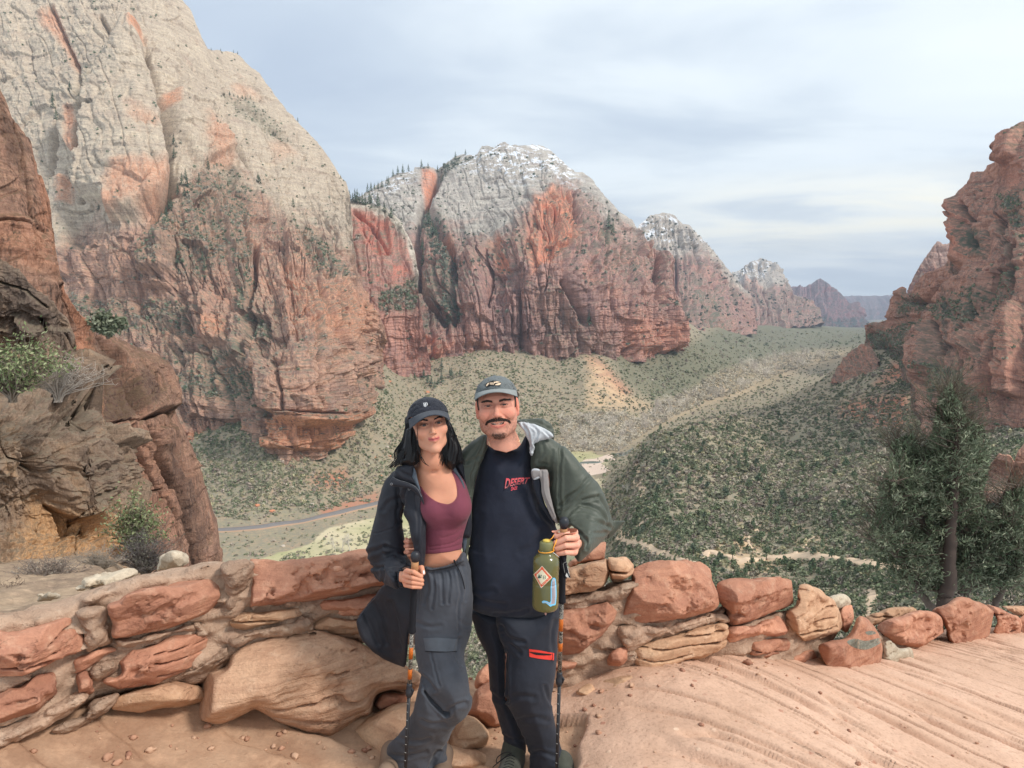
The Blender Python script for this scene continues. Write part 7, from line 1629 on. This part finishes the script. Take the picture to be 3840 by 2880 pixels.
# burgundy top: the torso surface pushed out a little, cut to the garment's outline
topo=tA((492,790),(540,860),(600,905),(650,922),(690,926),(730,905),(752,870),(752,820),(740,760),(712,690),(700,660),(760,690),(830,800),(850,960),(800,1100),(778,1225),(700,1243),(600,1256),(515,1258),(440,1240),(430,1000),(440,820),(470,740))
pmo=PolyMap(topo,.35,smooth=False)
F1=Field((F0.lo[0],F0.lo[1],F0.lo[2]),F0.lo+(np.array(F0.n)-1)*F0.h,F0.h);F1.d=F0.d[:F1.n[0],:F1.n[1],:F1.n[2]].copy() if (np.array(F0.n)>=F1.n).all() else F0.d.copy();F1.n=np.array(F1.d.shape);F1.ax=[(F1.lo[i]+np.arange(F1.n[i])*F1.h).astype(np.float32) for i in range(3)]
def cutf(d,X):
    x=X[0]+0*X[1]+0*X[2];y=X[1]+0*x;z=X[2]+0*x;px,py=proj(np.stack([x,y,z],-1));return np.maximum(d-.0035,-pmo(px,py)*y/F)
F1.fn(cutf);V,Q=F1.mesh();V=relax(V,Q,1,.4);N=vnormals(V,Q);px,py=proj(V);d=0
for ln,a_,w_ in [(tA((775,1150),(700,1190),(560,1210)),.0025,1.1),(tA((778,1190),(700,1215),(560,1232)),.002,.9),(tA((778,1090),(720,1130),(640,1150)),.002,1.3),(tA((800,1040),(740,1090),(600,1100)),.0015,1.6)]:
    d=d-a_*np.exp(-(seg_dist(px,py,catmull(ln,4),False)/w_)**2)
V=V+N*np.asarray(d)[:,None];top=link('crop_top',mesh_np('crop_top',V,Q),BURG,woman)
bpy.context.view_layer.update()
TRIM=fcloth(srgb(136,74,84),'burgundy_trim',.85,.2)
line_decal('neckline_trim',tA((500,803),(545,862),(600,903),(650,920),(690,924),(728,903),(749,868),(749,820),(737,762),(712,700)),1.3,[top,body_w],TRIM,top,.001)
# trousers
th=tC((572,150),(640,148),(700,140),(800,108),(872,50),(890,80),(930,200),(946,400),(936,600),(880,820),(900,950),(937,1150),(905,1240),(830,1320),(740,1270),(640,1170),(570,1080),(548,960),(520,830),(500,700),(505,560),(530,380))
shn=tC((555,1020),(640,1120),(760,1220),(850,1150),(937,1120),(937,1170),(900,1245),(800,1370),(745,1475),(690,1530),(640,1620),(600,1740),(300,1740),(305,1610),(306,1530),(330,1470),(400,1400),(500,1230))
bk=tC((560,1500),(700,1440),(748,1455),(745,1540),(765,1600),(757,1740),(560,1740))
ky=lambda x,y: 3.23-.09*sstep(620,700,y)
sy=lambda x,y: 3.13+.14*sstep(700,765,y)
wband=tC((585,142),(640,152),(700,140),(800,108),(870,52),(888,80),(884,122),(800,160),(720,180),(640,190),(575,188))
wt,_,_=cloth('trousers',[(wband,3.235,.108,.02),(th,ky,.105,.11),(shn,sy,.085,.09),(bk,3.34,.06,.06)],CHAR,woman,.004,
 [(tC((590,1085),(650,1170),(735,1250),(760,1255)),.014,1.6),(tC((735,1250),(830,1190),(900,1180)),.006,2),(tC((690,1530),(640,1620),(600,1700)),.010,1.8),(tC((830,180),(850,330),(835,500),(845,650)),.005,1.2),(tC((640,200),(655,330),(640,460)),.004,1.4),(tC((700,200),(720,300),(715,420)),.004,1.3),(tC((760,190),(775,300),(760,420)),.004,1.2),(tC((600,210),(610,330),(590,430)),.003,1.3),(tC((870,150),(890,260),(885,400)),.004,1.2),(tC((560,260),(550,380),(540,480)),.003,1.3),
  (tC((540,960),(600,1000),(660,1080)),.006,1.8),(tC((560,1300),(640,1330),(740,1330)),.005,2),(tC((400,1430),(500,1460),(620,1440)),.005,2),(tC((350,1560),(460,1570),(600,1540)),.004,2),(tC((640,800),(660,930),(690,1040)),.004,1.0),(tC((850,700),(820,800),(860,900)),.005,1.6),(tC((520,560),(620,600),(700,590)),.003,2),(tC((860,560),(900,600),(930,590)),.003,1.6)],wr=.0035,wf=17,seed=22,big=.007)
bpy.context.view_layer.update()
CH2=fcloth(srgb(84,90,98),'charcoal_pocket',.72,.25,var=.1)
decal('pocket_flap',tC((575,685),(680,682),(800,690),(832,692),(826,780),(760,788),(660,784),(590,778)),[wt],CH2,wt,.004,.6)
line_decal('seam',tC((590,786),(700,790),(826,784)),.6,[wt],ZB,wt,.0035)
for i in range(7): line_decal('waistband_gather',tC((600+i*38,150-i*8),(604+i*38,172-i*8)),.35,[wt],ZB,wt,.0012)
line_decal('waistband_seam',tC((575,178),(640,178),(720,168),(800,148),(880,108)),.45,[wt],ZB,wt,.0012)
line_decal('drawcord',tC((812,118),(822,140),(850,190),(868,240),(880,290),(884,318)),.8,[wt],ZB,wt,.004)
decal('cord_toggle',tC((800,98),(812,98),(820,128),(812,134),(800,112)),[wt,body_w],ZB,wt,.008,.4)
# jacket
sleeve=tA((330,690),(400,720),(425,790),(400,900),(375,1050),(390,1180),(405,1260),(440,1320),(430,1345),(385,1360),(352,1400),(345,1470),(350,1495),(280,1475),(200,1430),(165,1358),(176,1345),(145,1290),(132,1232),(148,1180),(170,1100),(200,950),(215,880),(240,790),(280,735))
slY=lambda x,y: 3.26-.20*sstep(552,582,y)*sstep(375,396,x)
panel=tA((345,668),(400,655),(455,655),(462,740),(488,800),(510,880),(526,960),(532,1060),(530,1200),(526,1330),(520,1360),(480,1370),(440,1350),(455,1240),(440,1150),(425,1060),(400,1000),(380,900),(360,800),(320,730))
py_=lambda x,y: 3.19-.05*sstep(500,540,y)
flap=tC((330,230),(260,310),(205,370),(130,460),(76,548),(80,600),(110,690),(150,740),(200,790),(260,830),(320,860),(380,882),(436,896),(452,800),(470,620),(545,560),(568,440),(575,300),(560,200),(480,150),(400,180))
flY=lambda x,y: 3.30-.09*sstep(395,425,x)+.03*np.sin((np.asarray(x)-np.asarray(y)*.4)/9)
cufp=tH((870,830),(900,860),(915,920),(900,985),(915,1040),(920,1100),(930,1160),(905,1195),(830,1180),(790,1130),(800,1040),(820,930),(840,860))
fl_b=[(tH((610,640),(720,600),(800,640),(900,720)),.006,1.6),(tH((600,480),(700,520),(800,560),(900,620)),.006,1.8),(tH((280,620),(420,540),(600,470)),.005,1.8),(tH((640,820),(760,780),(900,760)),.005,1.5),(tH((700,960),(760,1000),(790,1060)),.005,1.4),(tH((340,830),(430,850),(560,830)),.006,1.5),(tH((560,860),(560,1000),(540,1120)),.005,1.4),(tH((380,950),(450,1050),(560,1150)),.004,1.5),(tH((380,240),(500,220),(680,160),(800,60)),.0015,.8)]
jw,_,_=cloth('jacket',[(sleeve,slY,.075,.07),(panel,py_,.045,.03),(flap,flY,.028,.022)],BLACKJ,woman,.0038,
 fl_b+[(tA((330,780),(350,900),(340,1050)),.004,2),(tA((400,780),(390,900),(370,1010)),.008,1.4),(tA((470,860),(480,1000),(478,1200)),.003,1.2),(tA((500,850),(515,1000),(512,1300)),.003,.9),(tA((240,960),(300,900),(370,880)),.004,2),(tC((200,430),(260,560),(300,720)),.005,2.4),(tC((330,420),(370,560),(400,760)),.005,2.4),(tC((130,500),(180,600),(230,720)),.004,2)],wr=.0028,wf=17,seed=24,big=.006)
cloth('cuff',[(cufp,3.05,.04,.035)],BLACKJ,woman,.0026,[(tH((830+i*3,870+i*38),(870,875+i*38),(915,885+i*38)),.0035,.55) for i in range(9)],wr=.0008,seed=25)
col=tA((330,690),(345,668),(395,652),(455,655),(452,690),(458,740),(470,790),(430,785),(370,765),(318,742))
cloth('collar',[(col,3.135,.022,.02)],BLACKJ,woman,.003,[(tA((350,690),(400,720),(460,740)),.003,1.5)],wr=.002,seed=26)
lap=tA((308,740),(330,745),(400,770),(450,790),(490,820),(515,870),(524,930),(505,900),(470,850),(430,820),(370,808),(295,796),(290,770))
cloth('lapel',[(lap,3.12,.012,.012)],BLACKJ,woman,.0026,wr=.001,seed=27)
ln=tA((452,668),(470,700),(480,750),(492,790),(505,850),(500,862),(472,800),(452,760),(440,740),(448,700))
cloth('collar_lining',[(ln,3.125,.010,.010)],LING,woman,.0024,wr=.001,seed=28)
rp_=tA((690,640),(730,650),(765,625),(790,640),(800,700),(812,780),(822,850),(838,960),(846,1080),(838,1140),(812,1150),(775,1145),(776,1080),(800,1040),(826,990),(828,940),(815,870),(795,800),(762,730),(720,680))
cloth('jacket_front',[(rp_,3.235,.03,.02)],BLACKJ,woman,.0032,[(tA((740,670),(790,760),(815,860)),.003,1)],wr=.002,seed=29)
cloth('collar_lining',[(tA((688,648),(720,655),(752,700),(790,775),(805,850),(790,820),(755,745),(715,690),(690,665)),3.185,.010,.010)],LING,woman,.0024,wr=.002,seed=30)
cloth('jacket_hem',[(tA((775,1150),(820,1140),(818,1180),(800,1240),(790,1250),(778,1200)),3.24,.014,.012)],LING,woman,.003,wr=.001,seed=31)
bpy.context.view_layer.update()
MET=simple('dull_metal',srgb(150,152,156),.35,.5,metal=.7)
for a,b_ in tA((303,785),(422,820)):
    q=proj_on([o for o in woman.children if o.name.startswith(('lapel','jacket','collar'))],[a],[b_],.002)[0]
    if q is not None: V,Q=tube(np.array([[q[0]+.0042*math.cos(t_),q[1],q[2]+.0042*math.sin(t_)] for t_ in np.linspace(0,6.28,13)]),.0011,5,False);MB().add(V,Q).obj('snap_button',MET,woman)
targets=[o for o in woman.children if o.name.startswith(('lapel','jacket','collar'))]
for i,(a,b_) in enumerate(catmull(tA((312,738),(350,758),(400,772),(440,788),(470,808),(490,835),(505,870)),6)):
    q=proj_on(targets,[a],[b_],.0018)[0]
    if q is not None: f=Field(q-.004,q+.004,.0009);f.ell(q,(.0012,.0012,.0020));V,Q=f.mesh();link('zip_tooth',mesh_np('zip_tooth',V,Q),MET,woman)
line_decal('shoulder_strap',tA((395,1045),(370,1040)),1.5,targets,ZB,woman,.001)
line_decal('hem_zip',tC((255,320),(215,380),(150,450),(85,540)),.6,targets,simple('zip_grey',srgb(90,84,86),.5),woman,.002)
# hair: full side masses with many locks over them
hl=tA((412,410),(440,400),(468,400),(466,450),(478,520),(490,570),(486,620),(478,650),(455,660),(430,672),(400,660),(375,655),(352,650),(374,600),(368,550),(386,500),(402,450))
hr=tA((655,330),(690,340),(700,380),(715,430),(740,480),(762,530),(768,570),(755,610),(742,650),(715,690),(690,672),(665,655),(645,620),(636,580),(652,520),(668,450),(672,390))
hb,_,_=cloth('hair',[(hl,3.15,.045,.03),(hr,3.17,.045,.03),(tA((400,330),(520,300),(680,330),(690,450),(700,600),(680,655),(440,655),(392,560),(400,450)),3.255,.05,.05)],HAIR,woman,.0035,[(tA((420,430),(415,520),(400,620)),.004,.8),(tA((445,430),(450,520),(445,630)),.004,.8),(tA((690,400),(710,500),(700,620)),.004,.8),(tA((715,460),(740,540),(725,640)),.004,.8)],wr=.004,wf=30,seed=33,stretch=(1.6,1,.35))
g=np.random.default_rng(8);paths=[]
_ph=lambda x: x*.35
def lock(p0,p1,p2,p3,Y,dy): 
    pp=catmull([p0,p1,p2,p3],4);w0=g.random()*.8+_ph(p0[0]);return [P(a+.6*math.sin(i*.95+w0)*(i/len(pp)),b_,Y+dy*math.sin(3.1*i/len(pp))) for i,(a,b_) in enumerate(pp)]
for i in range(230):
    t_=g.random();w_=g.normal()*2.0
    p0=(405.5+10*t_,423+3*g.random());p1=(403+14*t_+w_*.4,440);p2=(397.5+19*t_+w_,451+2*g.random());p3=(398.8+20*t_+w_*.9-1.5*(g.random()<.12),461+6*g.random()-1*t_)
    paths.append(lock(p0,p1,p2,p3,3.105+.05*(1-t_)+.02*g.random(),-.006))
for i in range(230):
    t_=g.random();w_=g.normal()*2.0
    p0=(445.2+2.5*t_,417+3*g.random());p1=(446+8*t_+w_*.3,433);p2=(443.5+15.5*t_+w_*.6,449+2*g.random());p3=(442+14*t_+w_*1.3,460+7*g.random())
    paths.append(lock(p0,p1,p2,p3,3.12+.06*t_+.02*g.random(),-.006))
for i in range(26):
    w_=g.normal();paths.append(lock((408+8*g.random(),440),(403+w_,452),(398+2*w_,461),(394+3*w_,467+2*g.random()),3.12,-.01));paths.append(lock((452+5*g.random(),435),(457+w_,446),(460+w_,455),(461+2*w_,463+3*g.random()),3.16,-.01))
paths.append(lock((417.5,440),(419,452),(424,461),(429,466.5),3.08,-.01));paths.append(lock((418,440),(420,454),(422,460),(426,465),3.08,-.01));paths.append(lock((417,425),(417.5,435),(417.8,445),(418.5,452),3.06,-.003))
strands('hair_locks',HAIR,woman,paths,.0016,0,4)
CAPB=fcloth(srgb(46,48,56),'washed_black_cotton',.92,.12,var=.2,vs=40);CAPB2=fcloth(srgb(62,66,74),'washed_black_visor',.9,.15,var=.14,vs=50)
cw_,vw=cap(HW,woman,CAPB,CAPB2,big=1.03,top=.080,u0=-.001,brim=(.0030,.040))
bpy.context.view_layer.update()
WHT=simple('white_thread',srgb(240,240,240),.7)
cc_=(tW((830,590))[0]);
def ringpts(cx,cy,rx,ry,n=14): return [(cx+rx*math.cos(2*math.pi*i/n),cy+ry*math.sin(2*math.pi*i/n)) for i in range(n+1)]
for a,b_,rx,ry in ((795,552,30,20),(860,545,34,22),(800,598,26,17),(870,588,36,20),(822,636,30,20)):
    line_decal('cap_emblem',[tW((x,y))[0] for x,y in ringpts(a,b_,rx,ry)],.42,[cw_],WHT,cw_,.0012,2)
shw=shoe('shoe',392,762,3.28,386,772,3.12,.04,simple('brown_shoe',srgb(132,112,96),.8,var=.1),woman,SOLE);shoe('shoe',443,764,3.36,440,775,3.24,.04,simple('brown_shoe_far',srgb(120,102,88),.8,var=.1),woman,SOLE)
# =================== carried things ===================
def lathe(a,b_,prof,n=20):
    """prof: list of (fraction along, radius)"""
    a=np.array(a,float);b_=np.array(b_,float);pts=[a+(b_-a)*t_ for t_,r in prof];rad=[r for t_,r in prof];d=(b_-a)/np.linalg.norm(b_-a);u=np.cross(d,[0,1,0]);u/=np.linalg.norm(u);w_=np.cross(d,u)
    an=np.linspace(0,2*np.pi,n,endpoint=False);V=np.concatenate([p+r*(np.cos(an)[:,None]*u+np.sin(an)[:,None]*w_) for p,r in zip(pts,rad)]);m_=len(pts);Q=[(i*n+j,i*n+(j+1)%n,(i+1)*n+(j+1)%n,(i+1)*n+j) for i in range(m_-1) for j in range(n)]
    V=np.concatenate([V,[pts[0]],[pts[-1]]]);k=len(V)-2
    for j in range(n): Q.append((k,(j+1)%n,j,j));Q.append((k+1,(m_-1)*n+j,(m_-1)*n+(j+1)%n,(m_-1)*n+(j+1)%n))
    return V,np.array(Q)
RUB=simple('black_rubber',srgb(42,44,50),.45,.4);CORK=simple('cork_grip',srgb(178,130,92),.8,.2,var=.15,vscale=300);FOAM=simple('black_foam',srgb(32,33,38),.85,.2);ALU=simple('black_anodised',srgb(30,30,34),.4,.5);DISC=simple('white_marks',srgb(214,214,210),.6)
m,nt,b=newmat('shaft_print');t=NT(nt);p=t.pos();vz=t.noise(t.mapping(p,(60,60,170)),1,2,.5,1.5);c=t.mix(t.ramp(t.math('ABSOLUTE',t.math('SUBTRACT',vz,.5)),[(.03,1),(.06,0)]),srgb(24,24,26),srgb(170,162,150));t.l(c,b.inputs['Base Color']);b.inputs['Roughness'].default_value=.4;SHP=m
m,nt,b=newmat('shaft_orange_print');t=NT(nt);p=t.pos();vz=t.n('ShaderNodeTexWave');vz.bands_direction='Z';vz.inputs['Scale'].default_value=95;vz.inputs['Distortion'].default_value=1.5;t.l(p,vz.inputs['Vector']);c=t.mix(t.ramp(vz.outputs['Fac'],[(.35,0),(.5,1)]),srgb(36,28,24),srgb(244,130,44));t.l(c,b.inputs['Base Color']);b.inputs['Roughness'].default_value=.4;SHO=m
def trek(top,bot,Y0,Y1,fr,label,strap=False):
    a=P(*top,Y0);b_=P(*bot,Y1);L=np.linalg.norm(b_-a);q=lambda t_:a+(b_-a)*t_
    r=empty('trekking_pole',Vector(b_.tolist()),label,'trekking pole','trekking poles held upright by the hikers')
    def seg(nm,t0,t1,prof,mat,n=20): V,Q=lathe(q(t0),q(t1),prof,n);return MB().add(V,Q).obj(nm,mat,r)
    seg('grip_cap',0,fr[0],[(0,.004),(.08,.013),(.3,.0185),(.55,.0195),(.75,.017),(1,.0145)],RUB)
    seg('cork_grip',fr[0],fr[1],[(0,.0142),(.2,.0150),(.4,.0162),(.62,.0150),(.85,.0138),(1,.0150)],CORK)
    seg('foam_grip',fr[1],fr[2],[(0,.0150)]+[(i/12,.0138+.0007*(i%2)) for i in range(1,11)]+[(.93,.0165),(.97,.017),(1,.010)],FOAM)
    seg('shaft',fr[2],fr[3],[(0,.0088),(1,.0088)],SHP)
    for t0,t1 in fr[5]: seg('shaft_band',t0,t1,[(0,.0091),(1,.0091)],SHO)
    cl=seg('lever_clamp',fr[3],fr[4],[(0,.0105),(.15,.0125),(.5,.0125),(.55,.0155),(.85,.0155),(1,.011)],RUB)
    c0=q((fr[3]+fr[4])/2);V,Q=tube([c0+[.008,-.006,.012],c0+[.018,-.006,0],c0+[.012,-.006,-.016]],.0045,6);MB().add(V,Q).obj('lever',RUB,cl)
    seg('lower_shaft',fr[4],1,[(0,.0076),(.96,.0072),(1,.004)],ALU)
    for k in range(9):
        t0=fr[4]+(1-fr[4])*(.08+.10*k);c1=q(t0);V,Q=tube([c1+[-.0075,-.003,0],c1+[-.004,-.0072,0],c1+[0,-.0078,0]],.0007,4);MB().add(V,Q).obj('length_mark',DISC,r)
    return r,q
tpw,qw=trek((415.6,551.3),(405.2,777),2.985,3.13,(.040,.145,.345,.565,.625,[(.405,.455),(.50,.545)]),'trekking pole with cork grip gripped by the woman in the black cap')
tpm,qm=trek((564.2,517.2),(556.4,783),2.955,3.18,(.036,.118,.300,.555,.605,[(.355,.400),(.445,.475)]),'trekking pole with cork grip and wrist strap held by the man in the grey cap')
# wrist strap with a printed label
STRP=simple('black_webbing',srgb(28,28,34),.8)
def ribbon(name,pts,wv,mat,parent,th=.0016):
    p=catmull(pts,5);V=[];n=len(p);wv=np.array(wv,float)
    for x in p: V+= [x-wv,x+wv,x+wv+[0,th,0],x-wv+[0,th,0]]
    Q=[]
    for i in range(n-1):
        for k in range(4): Q.append((i*4+k,i*4+(k+1)%4,(i+1)*4+(k+1)%4,(i+1)*4+k))
    Q+=[(0,1,2,3),(4*n-4,4*n-1,4*n-2,4*n-3)];return MB().add(np.array(V),np.array(Q)).obj(name,mat,parent,False)
stp=ribbon('wrist_strap',[P(*tA(x)[0],2.925) for x in ((1460,1270),(1475,1320),(1485,1370),(1500,1418))],(.0095,0,-.002),STRP,tpm);ribbon('wrist_strap',[P(*tA(x)[0],2.94) for x in ((1440,1270),(1452,1330),(1470,1390),(1482,1424))],(.006,0,-.001),STRP,tpm)
bpy.context.view_layer.update()
for pts in (tA((1464,1322),(1492,1308),(1518,1418),(1482,1420)),): 
    pp=pts+[pts[0]]
    for i in range(4): line_decal('label_border',[pp[i],pp[i+1]],.25,[stp],DISC,stp,.0012)
decal('label_mountain',tA((1474,1418),(1488,1384),(1500,1408),(1503,1418)),[stp],DISC,stp,.0013,.4)
text_decal('label_text','CASCADE',lambda a,b_:tA((1496+a*17-9*(1-b_),1325+a*78+2*b_))[0],[stp],DISC,stp,.0014,.01)
# bottle
BT=newmat('olive_bottle_plastic');m,nt,b=BT;t=NT(nt);b.inputs['Base Color'].default_value=(*srgb(112,110,62),1);b.inputs['Roughness'].default_value=.22;b.inputs['Specular IOR Level'].default_value=.5;b.inputs['Transmission Weight'].default_value=.35;b.inputs['Coat Weight'].default_value=.4
a=P(546.6,538,2.885);b_=P(545.2,609,2.885)
bt=empty('water_bottle',Vector(b_.tolist()),'olive green plastic water bottle with two stickers hanging from the hand of the man','bottle')
q=lambda t_:a+(b_-a)*t_
V,Q=lathe(a,b_,[(.165,.030),(.19,.030),(.20,.0285),(.215,.031),(.235,.038),(.27,.0475),(.31,.0505),(.36,.051),(.60,.051),(.61,.0496),(.63,.0520),(.66,.0520),(.93,.0520),(.965,.050),(.99,.045),(1.0,.036)],64);btl=MB().add(V,Q).obj('bottle_body',m,bt)
WT_=simple('water_inside',srgb(146,138,70),.1,.5)
V,Q=lathe(a,b_,[(.62,.046),(.63,.047),(.95,.047),(.97,.044),(.975,.01)],48);MB().add(V,Q).obj('water',WT_,bt)
CAPM=simple('olive_cap_plastic',srgb(116,114,76),.45,.35)
V,Q=lathe(a,b_,[(.045,.010),(.05,.024),(.065,.0265),(.165,.0275),(.17,.026)],40)
N=V-a;ang=np.arctan2(N[:,1],N[:,0]);V=V*1.0;mbx=MB().add(V,Q);bc=mbx.obj('bottle_cap',CAPM,bt)
V,Q=lathe(a,b_,[(.022,.008),(.026,.0145),(.046,.0145),(.05,.012)],24);MB().add(V,Q).obj('tether_disc',simple('yellow_plastic',srgb(214,186,84),.4,.4),bt)
CRD=simple('orange_cord',srgb(240,160,44),.5,.4)
c0=q(.175);V,Q=tube([c0+[.0295*math.cos(t_),.0295*math.sin(t_),.002*math.cos(t_)] for t_ in np.linspace(0,6.4,30)],.0022,6,False);MB().add(V,Q).obj('tether_ring',CRD,bt)
tubeobj('tether',[q(.175)+[.027,-.012,0],P(*tA((1398,1220))[0],2.865),P(*tA((1412,1185))[0],2.87),P(*tA((1420,1160))[0],2.885)],.0022,CRD,bt);tubeobj('tether',[q(.03)+[.004,-.004,.0],P(*tA((1385,1155))[0],2.875),P(*tA((1402,1130))[0],2.89)],.0015,CRD,bt)
tubeobj('hang_cord',[P(*tA((1392,1245))[0],2.87),P(*tA((1415,1262))[0],2.88),P(*tA((1436,1280))[0],2.92)],.0014,DISC,bt)
bpy.context.view_layer.update()
tK=TR(.080386,506.67,506.67)   # from the close view of the bottle
RDS=simple('sticker_red',srgb(222,92,60),.5,.3);CRS=simple('sticker_cream',srgb(232,222,192),.5,.3);GRS=simple('sticker_green',srgb(58,92,80),.5,.3);BLS=simple('sticker_blue',srgb(112,190,226),.45,.3);GYS=simple('sticker_grey',srgb(176,166,172),.5,.3,var=.3,vscale=500,stretch=(4,4,.6))
decal('sticker_edge',tK((440,736),(568,880),(430,1014),(334,842)),[btl],CRS,btl,.0006,.4)
decal('sticker_border',tK((440,744),(560,880),(431,1004),(341,844)),[btl],RDS,btl,.0010,.4)
decal('sticker_field',tK((438,782),(522,880),(430,966),(370,850)),[btl],CRS,btl,.0014,.4)
decal('sticker_tree',tK((402,835),(412,858),(428,882),(405,893),(384,888),(394,860)),[btl],GRS,btl,.0018,.3);decal('sticker_tree',tK((418,850),(436,846),(438,856),(430,862),(432,888),(424,888),(424,862)),[btl],GRS,btl,.0018,.3)
text_decal('sticker_letters','EI',lambda a_,c_:tK((452+a_*34,902-2*a_-42*c_))[0],[btl],GRS,btl,.0018,.0)
def edge_text(s_,p0,p1,h,inv=1):
    p0=np.array(p0,float);p1=np.array(p1,float);e=p1-p0;n_=np.array([-e[1],e[0]])/np.linalg.norm(e)*h*inv
    text_decal('sticker_letters',s_,lambda a_,c_:tK(tuple(p0+e*a_+n_*c_))[0],[btl],CRS,btl,.0015,.01)
edge_text('RECREATIONAL',(368,834),(432,770),13,-1);edge_text('EQUIPMENT',(456,782),(534,870),13,-1);edge_text('INCORPORATED',(362,866),(424,972),13,-1);edge_text('SEATTLE, USA',(446,978),(534,896),13,-1)
decal('sticker_outline',tK((548,1170),(548,1010),(555,930),(575,886),(598,884),(612,905),(618,1000),(622,1100),(612,1215),(600,1228),(575,1230),(545,1245),(520,1225),(490,1200),(445,1200),(438,1180),(460,1168),(500,1175),(535,1195)),[btl],BLS,btl,.0008,.35)
decal('sticker_figure',tK((562,1130),(560,1010),(566,930),(578,900),(594,900),(602,930),(606,1020),(610,1110),(600,1200),(580,1215),(560,1212),(540,1216),(555,1190)),[btl],GYS,btl,.0013,.35);decal('sticker_figure',tK((455,1182),(500,1188),(540,1206),(538,1220),(500,1196),(455,1190)),[btl],GYS,btl,.0013,.35)
for x in (570,582,594): line_decal('sticker_line',tK((x,930),(x-4,1040),(x+2,1150),(x-2,1205)),.22,[btl],EMG,btl,.0016)

decal('lichen_patch',tE((1415,548),(1450,535),(1500,545),(1560,532),(1572,548),(1530,575),(1490,585),(1440,572)),[LAST_B],LICH,LAST_B,.003,.6,True)
decal('lichen_patch',tE((1498,505),(1530,500),(1545,512),(1510,518)),[LAST_B],LICH,LAST_B,.003,.6,True)
# =================== sky, sun, haze, camera ===================
sc=bpy.context.scene
w=bpy.data.worlds.new('World');sc.world=w;w.use_nodes=True;nt=w.node_tree
for n in list(nt.nodes): nt.nodes.remove(n)
t=NT(nt);out=t.n('ShaderNodeOutputWorld');bg=t.n('ShaderNodeBackground')
SUN_EL,SUN_AZ=math.radians(44),math.radians(118)   # azimuth measured from +Y towards +X
sky=t.n('ShaderNodeTexSky');sky.sky_type='NISHITA';sky.sun_disc=False;sky.sun_elevation=SUN_EL;sky.sun_rotation=SUN_AZ
sky.air_density=1.2;sky.dust_density=2.0
d=t.n('ShaderNodeTexCoord').outputs['Generated'];s=t.sep(d)
zz=t.math('ADD',t.math('MAXIMUM',s[2],0.0),.09)
cx_=t.math('DIVIDE',s[0],zz);cy_=t.math('DIVIDE',s[1],zz)
cb=t.n('ShaderNodeCombineXYZ');t.l(cx_,cb.inputs[0]);t.l(cy_,cb.inputs[1])
v=t.mapping(cb.outputs[0],(.34,.42,1),(0,0,math.radians(14)),(2.3,5.1,0))
n1=t.noise(v,1.0,5,.5,.35);n2=t.noise(t.mapping(cb.outputs[0],(.75,1.15,1),(0,0,math.radians(-10)),(7.7,1.3,0)),1.0,5,.55,.5)
cl=t.math('ADD',t.math('MULTIPLY',n1,.75),t.math('MULTIPLY',n2,.35))
base=t.ramp(cl,[(.40,(4.3,5.0,6.0)),(.50,(5.3,6.0,6.8)),(.59,(7.2,7.8,8.2)),(.70,(8.1,8.6,8.9))])
# warm break in the cloud low over the canyon
wr=t.math('MULTIPLY',t.ramp(s[2],[(.045,0),(.09,1),(.125,1),(.17,0)]),t.ramp(s[0],[(.05,0),(.35,1),(.62,1)]))
wr=t.math('MULTIPLY',wr,t.ramp(n2,[(.38,.15),(.6,1)]))
base=t.mix(wr,base,(9.6,9.2,7.8))
lo=t.ramp(s[2],[(0.0,1),(.05,0)])
base=t.mix(t.math('MULTIPLY',lo,.55),base,(6.4,7.6,8.4))
mixs=t.mix(.88,sky.outputs[0],base)
t.l(mixs,bg.inputs[0]);bg.inputs[1].default_value=.093;t.l(bg.outputs[0],out.inputs[0])
sd=bpy.data.lights.new('sun','SUN');sd.energy=1.9;sd.angle=math.radians(10);sd.color=(1,.94,.86)
so=bpy.data.objects.new('sun',sd);C.objects.link(so)
dirv=Vector((math.sin(SUN_AZ)*math.cos(SUN_EL),math.cos(SUN_AZ)*math.cos(SUN_EL),math.sin(SUN_EL)))
so.rotation_euler=dirv.to_track_quat('Z','Y').to_euler()
# haze: one even box of thin air
bx=MB();x0,x1,y0,y1,z0,z1=-9000,9000,-30,14500,-170,950
V=[(x,y,z) for z in (z0,z1) for (x,y) in ((x0,y0),(x1,y0),(x1,y1),(x0,y1))]
bx.add(V,np.array([(0,3,2,1),(4,5,6,7),(0,1,5,4),(1,2,6,5),(2,3,7,6),(3,0,4,7)]))
hm=bpy.data.materials.new('haze_air');hm.use_nodes=True;hn=hm.node_tree
for n in list(hn.nodes): hn.nodes.remove(n)
ho=hn.nodes.new('ShaderNodeOutputMaterial');hv=hn.nodes.new('ShaderNodeVolumePrincipled')
hv.inputs['Color'].default_value=(.72,.83,1.0,1);hv.inputs['Density'].default_value=HAZE;hv.inputs['Anisotropy'].default_value=.0
hn.links.new(hv.outputs[0],ho.inputs['Volume'])
ho_=bx.obj('haze',hm,None,False);tag(ho_,kind='stuff')
cam=bpy.data.cameras.new('camera');co=bpy.data.objects.new('camera',cam);C.objects.link(co)
cam.sensor_width=36;cam.lens=36*F/1024;cam.clip_start=.05;cam.clip_end=30000
co.location=(0,0,0);co.rotation_euler=(math.radians(90)-PITCH,0,0);sc.camera=co
sc.view_settings.view_transform='Standard';sc.view_settings.look='None';sc.view_settings.gamma=1;sc.view_settings.exposure=EXPO
sc.render.engine='CYCLES'
sc.cycles.volume_bounces=0;sc.cycles.max_bounces=6;sc.cycles.diffuse_bounces=3
